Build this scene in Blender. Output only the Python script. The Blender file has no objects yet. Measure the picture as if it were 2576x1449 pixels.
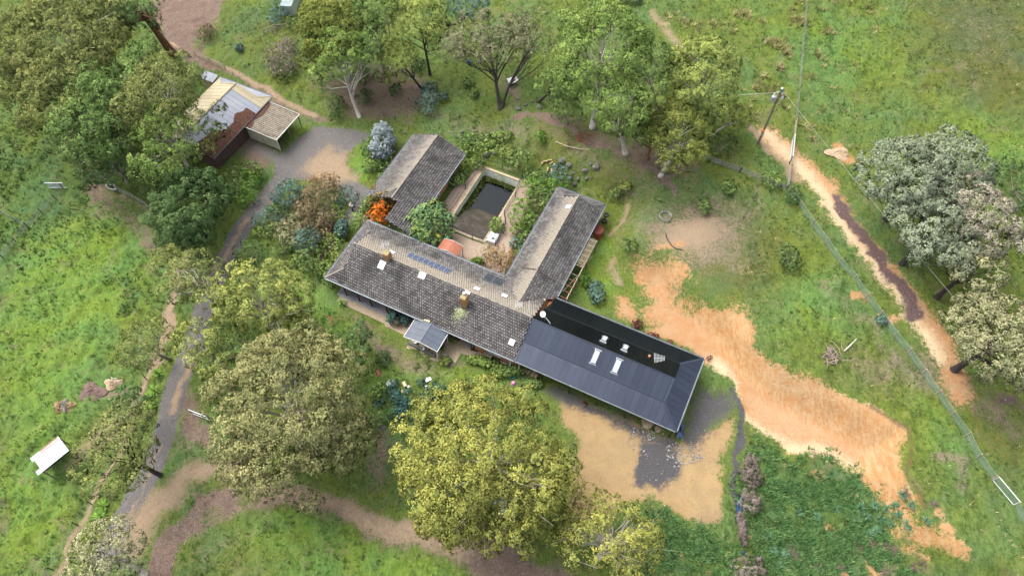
import bpy, math, random
import numpy as np
from mathutils import Matrix, Vector

S = bpy.context.scene
COL = S.collection
R = math.radians

# ------------------------------------------------------------------ camera
PITCH = R(58.0)
CAM_H = 75.0
FPX = 1950.0 / 1.10287          # focal length in pixels of a 2576 px wide picture
PW, PH = 2576.0, 1449.0
cd = bpy.data.cameras.new("camera")
cam = bpy.data.objects.new("camera", cd)
COL.objects.link(cam)
cam.location = (0, 0, CAM_H)
cam.rotation_euler = (R(90) - PITCH, 0, 0)
cd.sensor_fit = 'HORIZONTAL'
cd.sensor_width = 36.0
cd.lens = 36.0 * FPX / PW
cd.clip_start = 1.0
cd.clip_end = 3000.0
S.camera = cam

# ------------------------------------------------------------------ sky, sun, exposure
SUN_EL, SUN_AZ = R(58), R(-52)   # azimuth measured from +Y towards +X
w = bpy.data.worlds.new("World")
S.world = w
w.use_nodes = True
nt = w.node_tree
nt.nodes.clear()
sky = nt.nodes.new('ShaderNodeTexSky')
sky.sky_type = 'NISHITA'
sky.sun_disc = False
sky.sun_elevation = SUN_EL
sky.sun_rotation = SUN_AZ
sky.air_density = 1.0
sky.dust_density = 4.0
sky.ozone_density = 1.0
hs = nt.nodes.new('ShaderNodeHueSaturation')
hs.inputs['Saturation'].default_value = 0.38
bg = nt.nodes.new('ShaderNodeBackground')
bg.inputs['Strength'].default_value = 0.15
wo = nt.nodes.new('ShaderNodeOutputWorld')
nt.links.new(sky.outputs[0], hs.inputs['Color'])
nt.links.new(hs.outputs[0], bg.inputs['Color'])
nt.links.new(bg.outputs[0], wo.inputs['Surface'])
sd = bpy.data.lights.new("sun", 'SUN')
sd.energy = 1.1
sd.angle = R(38)
sd.color = (1.0, 0.96, 0.90)
sun = bpy.data.objects.new("sun", sd)
COL.objects.link(sun)
dv = Vector((math.sin(SUN_AZ) * math.cos(SUN_EL), math.cos(SUN_AZ) * math.cos(SUN_EL), math.sin(SUN_EL)))
sun.rotation_euler = dv.to_track_quat('Z', 'Y').to_euler()
sun.location = (0, 0, 120)
S.view_settings.view_transform = 'Standard'
S.view_settings.look = 'None'
S.view_settings.gamma = 1.0
S.view_settings.exposure = 1.70
S.view_settings.use_curve_mapping = False
S.cycles.max_bounces = 6
S.cycles.diffuse_bounces = 3
S.cycles.transparent_max_bounces = 12

# ------------------------------------------------------------------ frames and projection
TH = R(-25.9)
OX, OY = -22.864, 46.677
E1 = np.array([math.cos(TH), math.sin(TH)])
E2 = np.array([-math.sin(TH), math.cos(TH)])
cp, sp = math.cos(PITCH), math.sin(PITCH)


def hw(x, y):
    """house frame -> world XY"""
    return (OX + E1[0] * x + E2[0] * y, OY + E1[1] * x + E2[1] * y)


def un(px, py, z=0.0):
    u = (px - PW / 2) / FPX
    v = (PH / 2 - py) / FPX
    d = (u, v * sp + cp, v * cp - sp)
    t = (CAM_H - z) / -d[2]
    return (d[0] * t, d[1] * t)


def depth_of(p):
    return p[1] * cp + (CAM_H - p[2]) * sp


# ------------------------------------------------------------------ numeric noise
_rs = np.random.RandomState(11)
_tab = _rs.rand(256, 256)


def vn(x, y, scale=1.0, seed=0):
    x = np.asarray(x, float) * scale + seed * 17.31
    y = np.asarray(y, float) * scale + seed * 9.77
    xi = np.floor(x).astype(int)
    yi = np.floor(y).astype(int)
    fx = x - xi
    fy = y - yi
    fx = fx * fx * (3 - 2 * fx)
    fy = fy * fy * (3 - 2 * fy)
    a = _tab[xi % 256, yi % 256]
    b = _tab[(xi + 1) % 256, yi % 256]
    c = _tab[xi % 256, (yi + 1) % 256]
    d = _tab[(xi + 1) % 256, (yi + 1) % 256]
    return (a * (1 - fx) + b * fx) * (1 - fy) + (c * (1 - fx) + d * fx) * fy


def fbm(x, y, scale=1.0, seed=0, o=3):
    s = 0
    a = 1.0
    t = 0
    for i in range(o):
        s = s + a * vn(x, y, scale * 2 ** i, seed + i * 3)
        t += a
        a *= 0.55
    return s / t


def sd_poly(X, Y, poly):
    """signed distance, positive inside"""
    P = np.asarray(poly, float)
    d2 = np.full(X.shape, 1e18)
    ins = np.zeros(X.shape, bool)
    n = len(P)
    for i in range(n):
        ax, ay = P[i]
        bx, by = P[(i + 1) % n]
        ex, ey = bx - ax, by - ay
        wx, wy = X - ax, Y - ay
        t = np.clip((wx * ex + wy * ey) / (ex * ex + ey * ey + 1e-12), 0, 1)
        dx, dy = wx - ex * t, wy - ey * t
        d2 = np.minimum(d2, dx * dx + dy * dy)
        c = ((ay > Y) != (by > Y))
        with np.errstate(divide='ignore', invalid='ignore'):
            xx = ex * (Y - ay) / (by - ay if by != ay else 1e-12) + ax
        ins ^= c & (X < xx)
    d = np.sqrt(d2)
    return np.where(ins, d, -d)


def sd_line(X, Y, pts):
    P = np.asarray(pts, float)
    d2 = np.full(X.shape, 1e18)
    for i in range(len(P) - 1):
        ax, ay = P[i]
        bx, by = P[i + 1]
        ex, ey = bx - ax, by - ay
        wx, wy = X - ax, Y - ay
        t = np.clip((wx * ex + wy * ey) / (ex * ex + ey * ey + 1e-12), 0, 1)
        dx, dy = wx - ex * t, wy - ey * t
        d2 = np.minimum(d2, dx * dx + dy * dy)
    return np.sqrt(d2)


# ------------------------------------------------------------------ ground height
TOP_EDGE = [(1600, 585), (1690, 640), (1780, 720), (1870, 790), (1905, 845), (1990, 915), (2100, 975), (2200, 1025),
            (2285, 1078), (2295, 1130), (2278, 1190), (2310, 1240), (2340, 1300), (2450, 1380), (2600, 1440)]
HILL = [un(x, y, 3.0) for x, y in TOP_EDGE] + [(120, 5), (140, 220), (-5, 220), (2, 82)]


def hh(X, Y):
    X = np.asarray(X, float)
    Y = np.asarray(Y, float)
    d = sd_poly(X, Y, HILL)
    wid = 3.8 + 7.0 * np.clip((10 - X) / 8, 0, 1)
    t = np.clip(1 + d / wid, 0, 1)
    h = 3.0 * (t * t * (3 - 2 * t) * .6 + t * .4) + 0.03 * np.clip(d, 0, 60)
    hx = (X - OX) * E1[0] + (Y - OY) * E1[1]
    hy = (X - OX) * E2[0] + (Y - OY) * E2[1]
    fl = np.full(X.shape, 1e9)
    for (a0, a1, b0, b1) in ((-4, 47, -4, 10.6), (-4, 28, -4, 29)):
        fl = np.minimum(fl, np.hypot(np.maximum(np.maximum(a0 - hx, hx - a1), 0), np.maximum(np.maximum(b0 - hy, hy - b1), 0)))
    fl = np.clip(fl / 4.5, 0, 1)
    h = h * fl * fl * (3 - 2 * fl)
    far = np.clip((Y - 150) / 330, 0, 1)
    h = h + 260 * far * far * (3 - 2 * far)  # steep unseen rise, added to block low sky from the metal roof
    dh = np.hypot(np.maximum(np.abs((X - 2) * E1[0] + (Y - 45) * E1[1]) - 26, 0), np.maximum(np.abs((X - 2) * E2[0] + (Y - 45) * E2[1]) - 18, 0))
    und = (fbm(X, Y, 0.06, 3, 2) - 0.5) * 1.2 * np.clip(dh / 10, 0, 1)
    return h + und


def gz(x, y):
    return float(hh(np.array([x]), np.array([y]))[0])


def gp(px, py, dz=0.0):
    """pixel of the photograph -> point on the ground"""
    z = 0.0
    for _ in range(14):
        x, y = un(px, py, z + dz)
        z = z * 0.4 + 0.6 * gz(x, y)
    return (x, y, z)


# ------------------------------------------------------------------ object helpers
def link(o):
    COL.objects.link(o)
    return o


def tag(o, label=None, cat=None, group=None, kind=None):
    if label:
        o['label'] = label
    if cat:
        o['category'] = cat
    if group:
        o['group'] = group
    if kind:
        o['kind'] = kind
    return o


def thing(name, label, cat, loc=(0, 0, 0), rz=0.0, group=None):
    o = link(bpy.data.objects.new(name, None))
    o.location = loc
    o.rotation_euler = (0, 0, rz)
    o.empty_display_size = 0.3
    return tag(o, label, cat, group)


def hthing(name, label, cat, x, y, z=0.0, rz=0.0, group=None):
    a, b = hw(x, y)
    return thing(name, label, cat, (a, b, z), TH + rz, group)


def np_mesh(name, verts, faces, mat=None, smooth=False, attrs=None):
    """faces: int array (n,3|4), or list of such arrays"""
    fl = faces if isinstance(faces, list) else [faces]
    me = bpy.data.meshes.new(name)
    V = np.ascontiguousarray(verts, dtype=np.float32)
    me.vertices.add(len(V))
    me.vertices.foreach_set('co', V.ravel())
    fl = [np.asarray(f, dtype=np.int32) for f in fl if len(f)]
    nl = sum(f.size for f in fl)
    me.loops.add(nl)
    me.loops.foreach_set('vertex_index', np.concatenate([f.ravel() for f in fl]))
    tot = np.concatenate([np.full(len(f), f.shape[1], np.int32) for f in fl])
    st = np.concatenate([[0], np.cumsum(tot)[:-1]]).astype(np.int32)
    me.polygons.add(len(tot))
    me.polygons.foreach_set('loop_start', st)
    try:
        me.polygons.foreach_set('loop_total', tot)
    except Exception:
        pass
    if smooth:
        me.polygons.foreach_set('use_smooth', np.ones(len(tot), bool))
    if attrs:
        for k, a in attrs.items():
            a = np.asarray(a, dtype=np.float32)
            if a.ndim == 1:
                at = me.attributes.new(k, 'FLOAT', 'POINT')
                at.data.foreach_set('value', a)
            else:
                at = me.attributes.new(k, 'FLOAT_COLOR', 'POINT')
                at.data.foreach_set('color', a.ravel())
    me.update(calc_edges=True)
    me.validate(verbose=False)
    if mat:
        me.materials.append(mat)
    return me


def obj(name, me, parent=None):
    o = link(bpy.data.objects.new(name, me))
    if parent is not None:
        o.parent = parent
    return o


def rot_to(d):
    return Vector(d).to_track_quat('Z', 'Y').to_matrix()


class MB:
    def __init__(s):
        s.v = []
        s.f = []

    def add(s, V, F):
        b = len(s.v)
        s.v.extend([tuple(map(float, p)) for p in V])
        s.f.extend([tuple(b + i for i in q) for q in F])
        return s

    def box(s, cx, cy, cz, sx, sy, sz, rz=0.0, M=None):
        V = []
        for dz in (-.5, .5):
            for dx, dy in ((-.5, -.5), (.5, -.5), (.5, .5), (-.5, .5)):
                p = Vector((dx * sx, dy * sy, dz * sz))
                if M is not None:
                    p = M @ p
                elif rz:
                    c, q = math.cos(rz), math.sin(rz)
                    p = Vector((p.x * c - p.y * q, p.x * q + p.y * c, p.z))
                V.append((cx + p.x, cy + p.y, cz + p.z))
        return s.add(V, [(0, 3, 2, 1), (4, 5, 6, 7), (0, 1, 5, 4), (1, 2, 6, 5), (2, 3, 7, 6), (3, 0, 4, 7)])

    def bar(s, a, b, w, h=None):
        """square bar between two points"""
        a, b = Vector(a), Vector(b)
        h = h or w
        d = b - a
        L = d.length
        d.normalize()
        up = Vector((0, 0, 1)) if abs(d.z) < 0.95 else Vector((1, 0, 0))
        x = d.cross(up).normalized()
        y = x.cross(d).normalized()
        V = []
        for p in (a, b):
            for i, j in ((-1, -1), (1, -1), (1, 1), (-1, 1)):
                V.append(p + x * i * w / 2 + y * j * h / 2)
        return s.add(V, [(0, 3, 2, 1), (4, 5, 6, 7), (0, 1, 5, 4), (1, 2, 6, 5), (2, 3, 7, 6), (3, 0, 4, 7)])

    def tube(s, pts, rad, n=7, cap=True):
        P = [Vector(p) for p in pts]
        if not hasattr(rad, '__len__'):
            rad = [rad] * len(P)
        b = len(s.v)
        ref = None
        for i, p in enumerate(P):
            d = (P[min(i + 1, len(P) - 1)] - P[max(i - 1, 0)])
            if d.length < 1e-9:
                d = Vector((0, 0, 1))
            d.normalize()
            if ref is None:
                ref = Vector((0, 0, 1)) if abs(d.z) < 0.9 else Vector((1, 0, 0))
            x = d.cross(ref)
            if x.length < 1e-6:
                x = d.cross(Vector((0, 1, 0)))
            x.normalize()
            y = x.cross(d).normalized()
            ref = y
            for k in range(n):
                a = 2 * math.pi * k / n
                q = p + (x * math.cos(a) + y * math.sin(a)) * rad[i]
                s.v.append((q.x, q.y, q.z))
        for i in range(len(P) - 1):
            for k in range(n):
                k2 = (k + 1) % n
                s.f.append((b + i * n + k, b + i * n + k2, b + (i + 1) * n + k2, b + (i + 1) * n + k))
        if cap:
            s.f.append(tuple(b + k for k in range(n)))
            s.f.append(tuple(b + (len(P) - 1) * n + k for k in reversed(range(n))))
        return s

    def lathe(s, prof, c=(0, 0, 0), n=14, sx=1.0, sy=1.0):
        b = len(s.v)
        for r, z in prof:
            for k in range(n):
                a = 2 * math.pi * k / n
                s.v.append((c[0] + r * math.cos(a) * sx, c[1] + r * math.sin(a) * sy, c[2] + z))
        for i in range(len(prof) - 1):
            for k in range(n):
                k2 = (k + 1) % n
                s.f.append((b + i * n + k, b + i * n + k2, b + (i + 1) * n + k2, b + (i + 1) * n + k))
        s.f.append(tuple(b + k for k in reversed(range(n))))
        s.f.append(tuple(b + (len(prof) - 1) * n + k for k in range(n)))
        return s

    def poly(s, pts):
        b = len(s.v)
        s.v.extend([tuple(map(float, p)) for p in pts])
        s.f.append(tuple(range(b, b + len(pts))))
        return s

    def slab(s, xy, z0, z1):
        n = len(xy)
        b = len(s.v)
        for z in (z0, z1):
            s.v.extend([(float(p[0]), float(p[1]), float(z)) for p in xy])
        s.f.append(tuple(b + n + k for k in range(n)))
        s.f.append(tuple(b + k for k in reversed(range(n))))
        for k in range(n):
            k2 = (k + 1) % n
            s.f.append((b + k, b + k2, b + n + k2, b + n + k))
        return s

    def build(s, name, mat, parent=None, smooth=False, bevel=0.0):
        me = bpy.data.meshes.new(name)
        me.from_pydata(s.v, [], s.f)
        if smooth:
            me.polygons.foreach_set('use_smooth', np.ones(len(me.polygons), bool))
        me.update()
        if mat:
            me.materials.append(mat)
        o = obj(name, me, parent)
        if bevel:
            m = o.modifiers.new('bevel', 'BEVEL')
            m.width = bevel
            m.segments = 2
        return o


def copy_tree(o, parent=None, label=None):
    c = o.copy()
    COL.objects.link(c)
    if parent is not None:
        c.parent = parent
    if label:
        c['label'] = label
    for ch in list(o.children):
        copy_tree(ch, c)
    return c


ORD = ['leftmost', 'second from the left', 'third from the left', 'fourth from the left', 'fifth from the left', 'sixth from the left', 'seventh from the left', 'eighth from the left', 'ninth from the left', 'tenth from the left', 'eleventh from the left', 'twelfth from the left',
       'thirteenth from the left', 'fourteenth from the left', 'fifteenth from the left', 'sixteenth from the left', 'seventeenth from the left', 'eighteenth from the left', 'nineteenth from the left', 'twentieth from the left', 'last but one on the right', 'rightmost', 'x', 'x']


def by_left(lst, it, what):
    o = sorted(lst, key=lambda q: (q[0], q[1]))
    i = o.index(it)
    w_ = 'rightmost' if i == len(o) - 1 else ORD[i]
    return w_ + ' of the ' + what


# ------------------------------------------------------------------ materials
def nodes_of(name):
    m = bpy.data.materials.new(name)
    m.use_nodes = True
    t = m.node_tree
    t.nodes.clear()
    out = t.nodes.new('ShaderNodeOutputMaterial')
    return m, t, out


def N(t, typ, **kw):
    n = t.nodes.new(typ)
    for k, v in kw.items():
        if k in n.inputs:
            n.inputs[k].default_value = v
        else:
            setattr(n, k, v)
    return n


def noise(t, vec, scale, detail=3.0, rough=0.6, dist=0.0):
    n = N(t, 'ShaderNodeTexNoise')
    n.inputs['Scale'].default_value = scale
    n.inputs['Detail'].default_value = detail
    n.inputs['Roughness'].default_value = rough
    n.inputs['Distortion'].default_value = dist
    t.links.new(vec, n.inputs['Vector'])
    return n.outputs['Fac']


def mixc(t, fac, a, b, mode='MIX'):
    n = N(t, 'ShaderNodeMix')
    n.data_type = 'RGBA'
    n.blend_type = mode
    for s, v in ((n.inputs[0], fac), (n.inputs[6], a), (n.inputs[7], b)):
        if hasattr(v, 'is_output'):
            t.links.new(v, s)
        elif isinstance(v, (tuple, list)):
            s.default_value = tuple(v)[:3] + (1.0,)
        else:
            s.default_value = v
    return n.outputs[2]


def ramp(t, fac, stops):
    n = N(t, 'ShaderNodeValToRGB')
    e = n.color_ramp.elements
    while len(e) < len(stops):
        e.new(0.5)
    for i, (p, c) in enumerate(stops):
        e[i].position = p
        e[i].color = tuple(c)[:3] + (1.0,) if hasattr(c, '__len__') else (c, c, c, 1)
    t.links.new(fac, n.inputs[0])
    return n.outputs[0]


def mth(t, op, a, b=None, c=None, clamp=False):
    n = N(t, 'ShaderNodeMath')
    n.operation = op
    n.use_clamp = clamp
    for i, v in enumerate((a, b, c)):
        if v is None:
            continue
        if hasattr(v, 'is_output'):
            t.links.new(v, n.inputs[i])
        else:
            n.inputs[i].default_value = v
    return n.outputs[0]


def sstep(t, v, a, b):
    n = N(t, 'ShaderNodeMapRange')
    n.interpolation_type = 'SMOOTHSTEP'
    t.links.new(v, n.inputs[0])
    n.inputs[1].default_value = a
    n.inputs[2].default_value = b
    return n.outputs[0]


def mat(name, c1, c2=None, scale=3.0, rough=0.8, metal=0.0, bump=0.3, bscale=None, spec=0.3, c3=None, stain=None):
    m, t, out = nodes_of(name)
    tc = N(t, 'ShaderNodeTexCoord').outputs['Object']
    b = N(t, 'ShaderNodeBsdfPrincipled')
    c2 = c2 or tuple(x * 0.75 for x in c1)
    f = noise(t, tc, scale, 4, 0.65)
    f = sstep(t, f, 0.32, 0.68)
    col = mixc(t, f, c1, c2)
    if c3:
        g = noise(t, tc, scale * 0.27, 3, 0.6)
        col = mixc(t, sstep(t, g, 0.5, 0.7), col, c3)
    if stain:
        g = noise(t, tc, scale * 4.1, 2, 0.6)
        col = mixc(t, sstep(t, g, 0.58, 0.72), col, stain)
    if 'sheet' in name or 'tile' in name:
        oi = N(t, 'ShaderNodeObjectInfo')
        k_ = mth(t, 'MULTIPLY_ADD', oi.outputs['Random'], .16, .92)
        cb = N(t, 'ShaderNodeCombineColor')
        for i_ in range(3):
            t.links.new(k_, cb.inputs[i_])
        col = mixc(t, 1.0, col, cb.outputs[0], 'MULTIPLY')
    t.links.new(col, b.inputs['Base Color'])
    b.inputs['Roughness'].default_value = rough
    b.inputs['Metallic'].default_value = metal
    b.inputs['Specular IOR Level'].default_value = spec
    if bump:
        bn = N(t, 'ShaderNodeBump')
        bn.inputs['Strength'].default_value = bump
        bn.inputs['Distance'].default_value = 0.03
        t.links.new(noise(t, tc, bscale or scale * 4, 3, 0.6), bn.inputs['Height'])
        t.links.new(bn.outputs[0], b.inputs['Normal'])
    t.links.new(b.outputs[0], out.inputs[0])
    return m


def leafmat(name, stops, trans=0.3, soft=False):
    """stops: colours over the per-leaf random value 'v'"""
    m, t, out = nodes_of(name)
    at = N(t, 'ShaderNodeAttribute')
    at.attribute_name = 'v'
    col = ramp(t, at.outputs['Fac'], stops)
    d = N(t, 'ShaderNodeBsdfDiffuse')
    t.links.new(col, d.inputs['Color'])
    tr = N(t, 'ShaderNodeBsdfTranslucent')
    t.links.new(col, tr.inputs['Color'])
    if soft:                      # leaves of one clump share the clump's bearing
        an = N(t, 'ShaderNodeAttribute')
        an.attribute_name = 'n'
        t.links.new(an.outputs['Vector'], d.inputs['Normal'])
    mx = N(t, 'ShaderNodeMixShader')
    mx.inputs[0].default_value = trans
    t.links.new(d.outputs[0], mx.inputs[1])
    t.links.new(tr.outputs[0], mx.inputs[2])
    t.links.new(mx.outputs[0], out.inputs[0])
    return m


def netmat(name, col, alpha):
    """woven wire or shade netting: mostly holes"""
    m, t, out = nodes_of(name)
    tc = N(t, 'ShaderNodeTexCoord').outputs['Object']
    d = N(t, 'ShaderNodeBsdfDiffuse')
    d.inputs['Color'].default_value = tuple(col) + (1,)
    tr = N(t, 'ShaderNodeBsdfTransparent')
    mx = N(t, 'ShaderNodeMixShader')
    f = mth(t, 'MULTIPLY_ADD', noise(t, tc, 1.3, 3), alpha * 0.9, alpha * 0.55)
    t.links.new(f, mx.inputs[0])
    t.links.new(tr.outputs[0], mx.inputs[1])
    t.links.new(d.outputs[0], mx.inputs[2])
    t.links.new(mx.outputs[0], out.inputs[0])
    return m


M = {}
M['timber'] = mat('weathered_timber', (.19, .155, .12), (.11, .09, .07), 6, .85)
M['timber_pale'] = mat('pale_timber', (.34, .28, .20), (.23, .18, .12), 6, .85)
M['timber_dark'] = mat('dark_timber', (.06, .045, .035), (.035, .026, .02), 6, .8)
M['steel'] = mat('galvanised_steel', (.42, .44, .46), (.33, .35, .37), 5, .45, .6, .1)
M['white'] = mat('white_paint', (.52, .52, .51), (.45, .44, .42), 2, .5, 0, .05)
M['black'] = mat('black_metal', (.018, .019, .021), (.012, .012, .013), 4, .45, 0, .1)
M['brick'] = mat('orange_brick', (.36, .175, .085), (.27, .12, .06), 7, .85, 0, .4)
M['chim'] = mat('chimney_brick', (.33, .18, .09), (.24, .12, .06), 9, .85, 0, .5)
M['terracotta'] = mat('terracotta', (.38, .17, .09), (.28, .13, .07), 5, .75)
M['rust'] = mat('rusty_red_steel', (.20, .05, .032), (.13, .035, .025), 4, .6)
M['rock'] = mat('grey_rock', (.125, .12, .105), (.07, .067, .058), 2.5, .9, 0, .9, 5, .2, (.16, .15, .115))
M['rock_tan'] = mat('sandstone', (.30, .235, .15), (.22, .17, .11), 2.5, .9, 0, .9, 5)
M['soil'] = mat('dark_soil', (.07, .05, .038), (.045, .032, .025), 3, .95)
M['bark_white'] = mat('pale_gum_bark', (.44, .40, .34), (.30, .27, .22), 2.2, .8, 0, .5, 6, .2, (.2, .17, .13))
M['bark_grey'] = mat('grey_bark', (.24, .21, .18), (.15, .13, .11), 2.5, .85, 0, .6)
M['bark_black'] = mat('black_wattle_bark', (.035, .028, .024), (.02, .016, .014), 3, .9, 0, .7)
M['bark_red'] = mat('red_brown_bark', (.17, .075, .042), (.085, .04, .026), 2.2, .85, 0, .8)
M['twig'] = mat('dead_twigs', (.27, .20, .17), (.19, .14, .12), 4, .9)
M['glass'] = mat('skylight_glass', (.36, .42, .42), (.30, .36, .37), 2, .12, 0, 0, None, .8)
M['tarp'] = mat('blue_plastic_sheet', (.03, .065, .13), (.02, .04, .09), 3, .3, 0, .6, None, .6)
M['rubber'] = mat('black_rubber', (.02, .02, .02), (.035, .033, .03), 8, .8)
M['skin'] = mat('skin', (.42, .26, .19), (.38, .23, .17), 4, .6, 0, 0)
M['cloth_white'] = mat('white_cotton', (.74, .73, .71), (.66, .65, .63), 8, .9)
M['cloth_dark'] = mat('dark_trousers', (.02, .02, .024), (.03, .03, .034), 8, .9)
M['teal'] = mat('teal_plastic', (.03, .22, .21), (.02, .16, .16), 4, .4)
M['blue'] = mat('bright_blue_plastic', (.02, .22, .55), (.02, .18, .45), 4, .4)
M['pink'] = mat('pink_plastic', (.55, .15, .30), (.48, .12, .26), 4, .45)
M['cream'] = mat('cream_paint', (.42, .36, .23), (.36, .30, .19), 1.5, .6)
M['straw'] = mat('straw', (.25, .18, .09), (.15, .105, .055), 7, .95, 0, .8)
M['log'] = mat('split_firewood', (.36, .26, .15), (.22, .15, .09), 6, .9)
M['wire'] = mat('fence_wire', (.25, .25, .24), (.2, .2, .19), 4, .5, .5, 0)
M['net_green'] = netmat('green_wire_netting', (.17, .25, .17), 0.52)
M['net_grey'] = netmat('grey_wire_netting', (.30, .31, .30), 0.30)
M['net_cage'] = netmat('fine_cage_netting', (.36, .42, .45), 0.55)
M['orange'] = mat('orange_band', (.75, .26, .01), (.7, .24, .01), 4, .5, 0, 0)
M['redleaf'] = mat('red_leaf_litter', (.15, .07, .045), (.09, .045, .032), 9, .95, 0, .9, 20)

# ================================================================== GROUND
def GP(pts):
    return [gp(x, y)[:2] for x, y in pts]


def HP(pts):
    return [hw(x, y) for x, y in pts]


STEP = 0.32
gx = np.linspace(-112, 112, 701)
gy = np.linspace(4, 150, 457)
X, Y = np.meshgrid(gx, gy)           # rows = y
SH = X.shape
Z0 = hh(X, Y)
# masks are read at wandering positions so that their edges run unevenly
WX = X + (fbm(X, Y, .16, 101, 2) - .5) * 4.6 + (fbm(X, Y, .7, 103, 3) - .5) * 2.0
WY = Y + (fbm(X, Y, .16, 107, 2) - .5) * 4.6 + (fbm(X, Y, .7, 109, 3) - .5) * 2.0
WARP = [1.0]


def wxy(s, world):
    k = 0.0 if world else WARP[0]
    return X[s] * (1 - k) + WX[s] * k, Y[s] * (1 - k) + WY[s] * k



def mask_poly(acc, pts, soft=2.0, wgt=1.0, world=False):
    P = np.array(pts if world else GP(pts))
    soft = soft * 1.25
    x0, y0 = P.min(0) - soft - 3
    x1, y1 = P.max(0) + soft + 3
    i0, i1 = np.searchsorted(gx, [x0, x1])
    j0, j1 = np.searchsorted(gy, [y0, y1])
    if i1 <= i0 or j1 <= j0:
        return
    s = (slice(j0, j1), slice(i0, i1))
    v = np.clip(0.5 + sd_poly(*wxy(s, world), P) / soft, 0, 1) * wgt
    acc[s] = np.maximum(acc[s], v)


def mask_line(acc, pts, width, soft=1.2, wgt=1.0, world=False):
    P = np.array(pts if world else GP(pts))
    m = width / 2 + soft + 3
    x0, y0 = P.min(0) - m
    x1, y1 = P.max(0) + m
    i0, i1 = np.searchsorted(gx, [x0, x1])
    j0, j1 = np.searchsorted(gy, [y0, y1])
    if i1 <= i0 or j1 <= j0:
        return
    s = (slice(j0, j1), slice(i0, i1))
    v = np.clip(0.5 + (width / 2 - sd_line(*wxy(s, world), P)) / soft, 0, 1) * wgt
    acc[s] = np.maximum(acc[s], v)


K = {k: np.zeros(SH) for k in ('litter', 'tan', 'clay', 'gravel', 'coal', 'bright', 'dull', 'weed', 'cream', 'purple', 'dirt', 'mulch', 'bank', 'yard', 'pink', 'lip')}

# ---- gravel drive
WARP[0] = .10
mask_line(K['gravel'], [(262, 1400), (300, 1330), (345, 1250), (385, 1170), (412, 1090), (440, 985), (470, 900), (512, 785), (560, 665), (600, 590), (655, 515), (705, 455), (740, 425)], 2.5, 0.8)
mask_poly(K['gravel'], [(690, 400), (745, 350), (790, 318), (870, 322), (935, 338), (905, 365), (862, 395), (868, 430), (900, 455), (940, 480), (905, 500), (860, 470), (800, 450), (740, 452), (690, 490)], 1.6, .95)
mask_line(K['gravel'], [(868, 465), (905, 505), (893, 530), (868, 560)], 2.2, 1.2, .75)
mask_line(K['gravel'], [(640, 370), (700, 400), (740, 400)], 3.0, 2.0, .6)
# ---- tan earth
WARP[0] = .6
mask_poly(K['tan'], [(762, 405), (820, 372), (868, 388), (905, 448), (860, 462), (790, 442), (750, 432)], 3.0, .92)
mask_line(K['tan'], [(545, 700), (580, 620), (625, 562)], 0.8, .8, .75)
mask_line(K['tan'], [(428, 1060), (470, 925)], .9, .8, .8)
mask_line(K['tan'], [(398, 1120), (345, 1290), (312, 1365)], .5, .7, .75)
mask_line(K['tan'], [(325, 1360), (395, 1275), (470, 1215), (540, 1185), (600, 1190)], 2.6, 3.2, .9)
mask_line(K['tan'], [(560, 1180), (640, 1205), (720, 1245), (800, 1262), (880, 1285)], 2.8, 2.5, .62)
mask_line(K['tan'], [(880, 1285), (960, 1310), (1040, 1345), (1120, 1375), (1180, 1400)], 2.6, 2.0, .85)
mask_poly(K['tan'], [(470, 1170), (560, 1150), (620, 1180), (600, 1230), (500, 1215)], 2.4, .75)
mask_line(K['tan'], [(560, 175), (620, 205), (700, 245), (760, 275), (800, 290)], 1.3, 1.3, .85)
mask_line(K['tan'], [(455, 690), (437, 760), (420, 820), (410, 840)], 1.2, .9, .9)
mask_line(K['tan'], [(398, 900), (365, 955), (335, 1030)], 1.3, 1.0, .7)
mask_line(K['tan'], [(478, 640), (455, 700), (436, 768), (420, 815), (396, 880), (368, 955), (338, 1035), (300, 1120), (262, 1200), (228, 1270), (190, 1325), (130, 1436)], .7, .9, .85)
mask_line(K['tan'], [(250, 470), (285, 490), (330, 500), (400, 545)], 1.8, 1.4, .5)
mask_poly(K['tan'], [(1655, 590), (1700, 545), (1790, 520), (1830, 580), (1800, 635), (1720, 650), (1650, 640)], 4.5, .74)
mask_poly(K['dirt'], [(1560, 560), (1660, 520), (1800, 480), (1900, 560), (1880, 700), (1760, 690), (1640, 640)], 6, .62)
mask_poly(K['dirt'], [(1000, 260), (1150, 290), (1400, 300), (1700, 470), (1640, 520), (1400, 380), (1100, 330)], 5, .5)
mask_poly(K['dirt'], [(2060, 880), (2360, 860), (2420, 990), (2300, 990), (2150, 960)], 5, .6)
mask_poly(K['dirt'], [(2340, 0), (2576, 0), (2576, 200), (2440, 150)], 10, .38)
mask_poly(K['dirt'], [(870, 800), (1000, 860), (1080, 910), (1130, 950), (1040, 960), (930, 880)], 3, .66)
mask_poly(K['tan'], [(205, 1110), (240, 1050), (340, 1015), (330, 1080), (250, 1150), (180, 1190), (150, 1160)], 2.5, .55)
mask_line(K['tan'], [(1535, 590), (1572, 545), (1585, 520)], 1.0, 1.0, .7)
mask_line(K['tan'], [(1555, 660), (1560, 720)], 1.4, 1.4, .6)
mask_line(K['tan'], [(1640, 30), (1700, 100), (1740, 140)], 2.5, 2, .55)
mask_line(K['tan'], [(1900, 330), (1975, 400), (2000, 440)], 2.2, 1.4, .7)
mask_line(K['tan'], [(2560, 1250), (2480, 1180)], 1.0, 1.0, .4)
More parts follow.
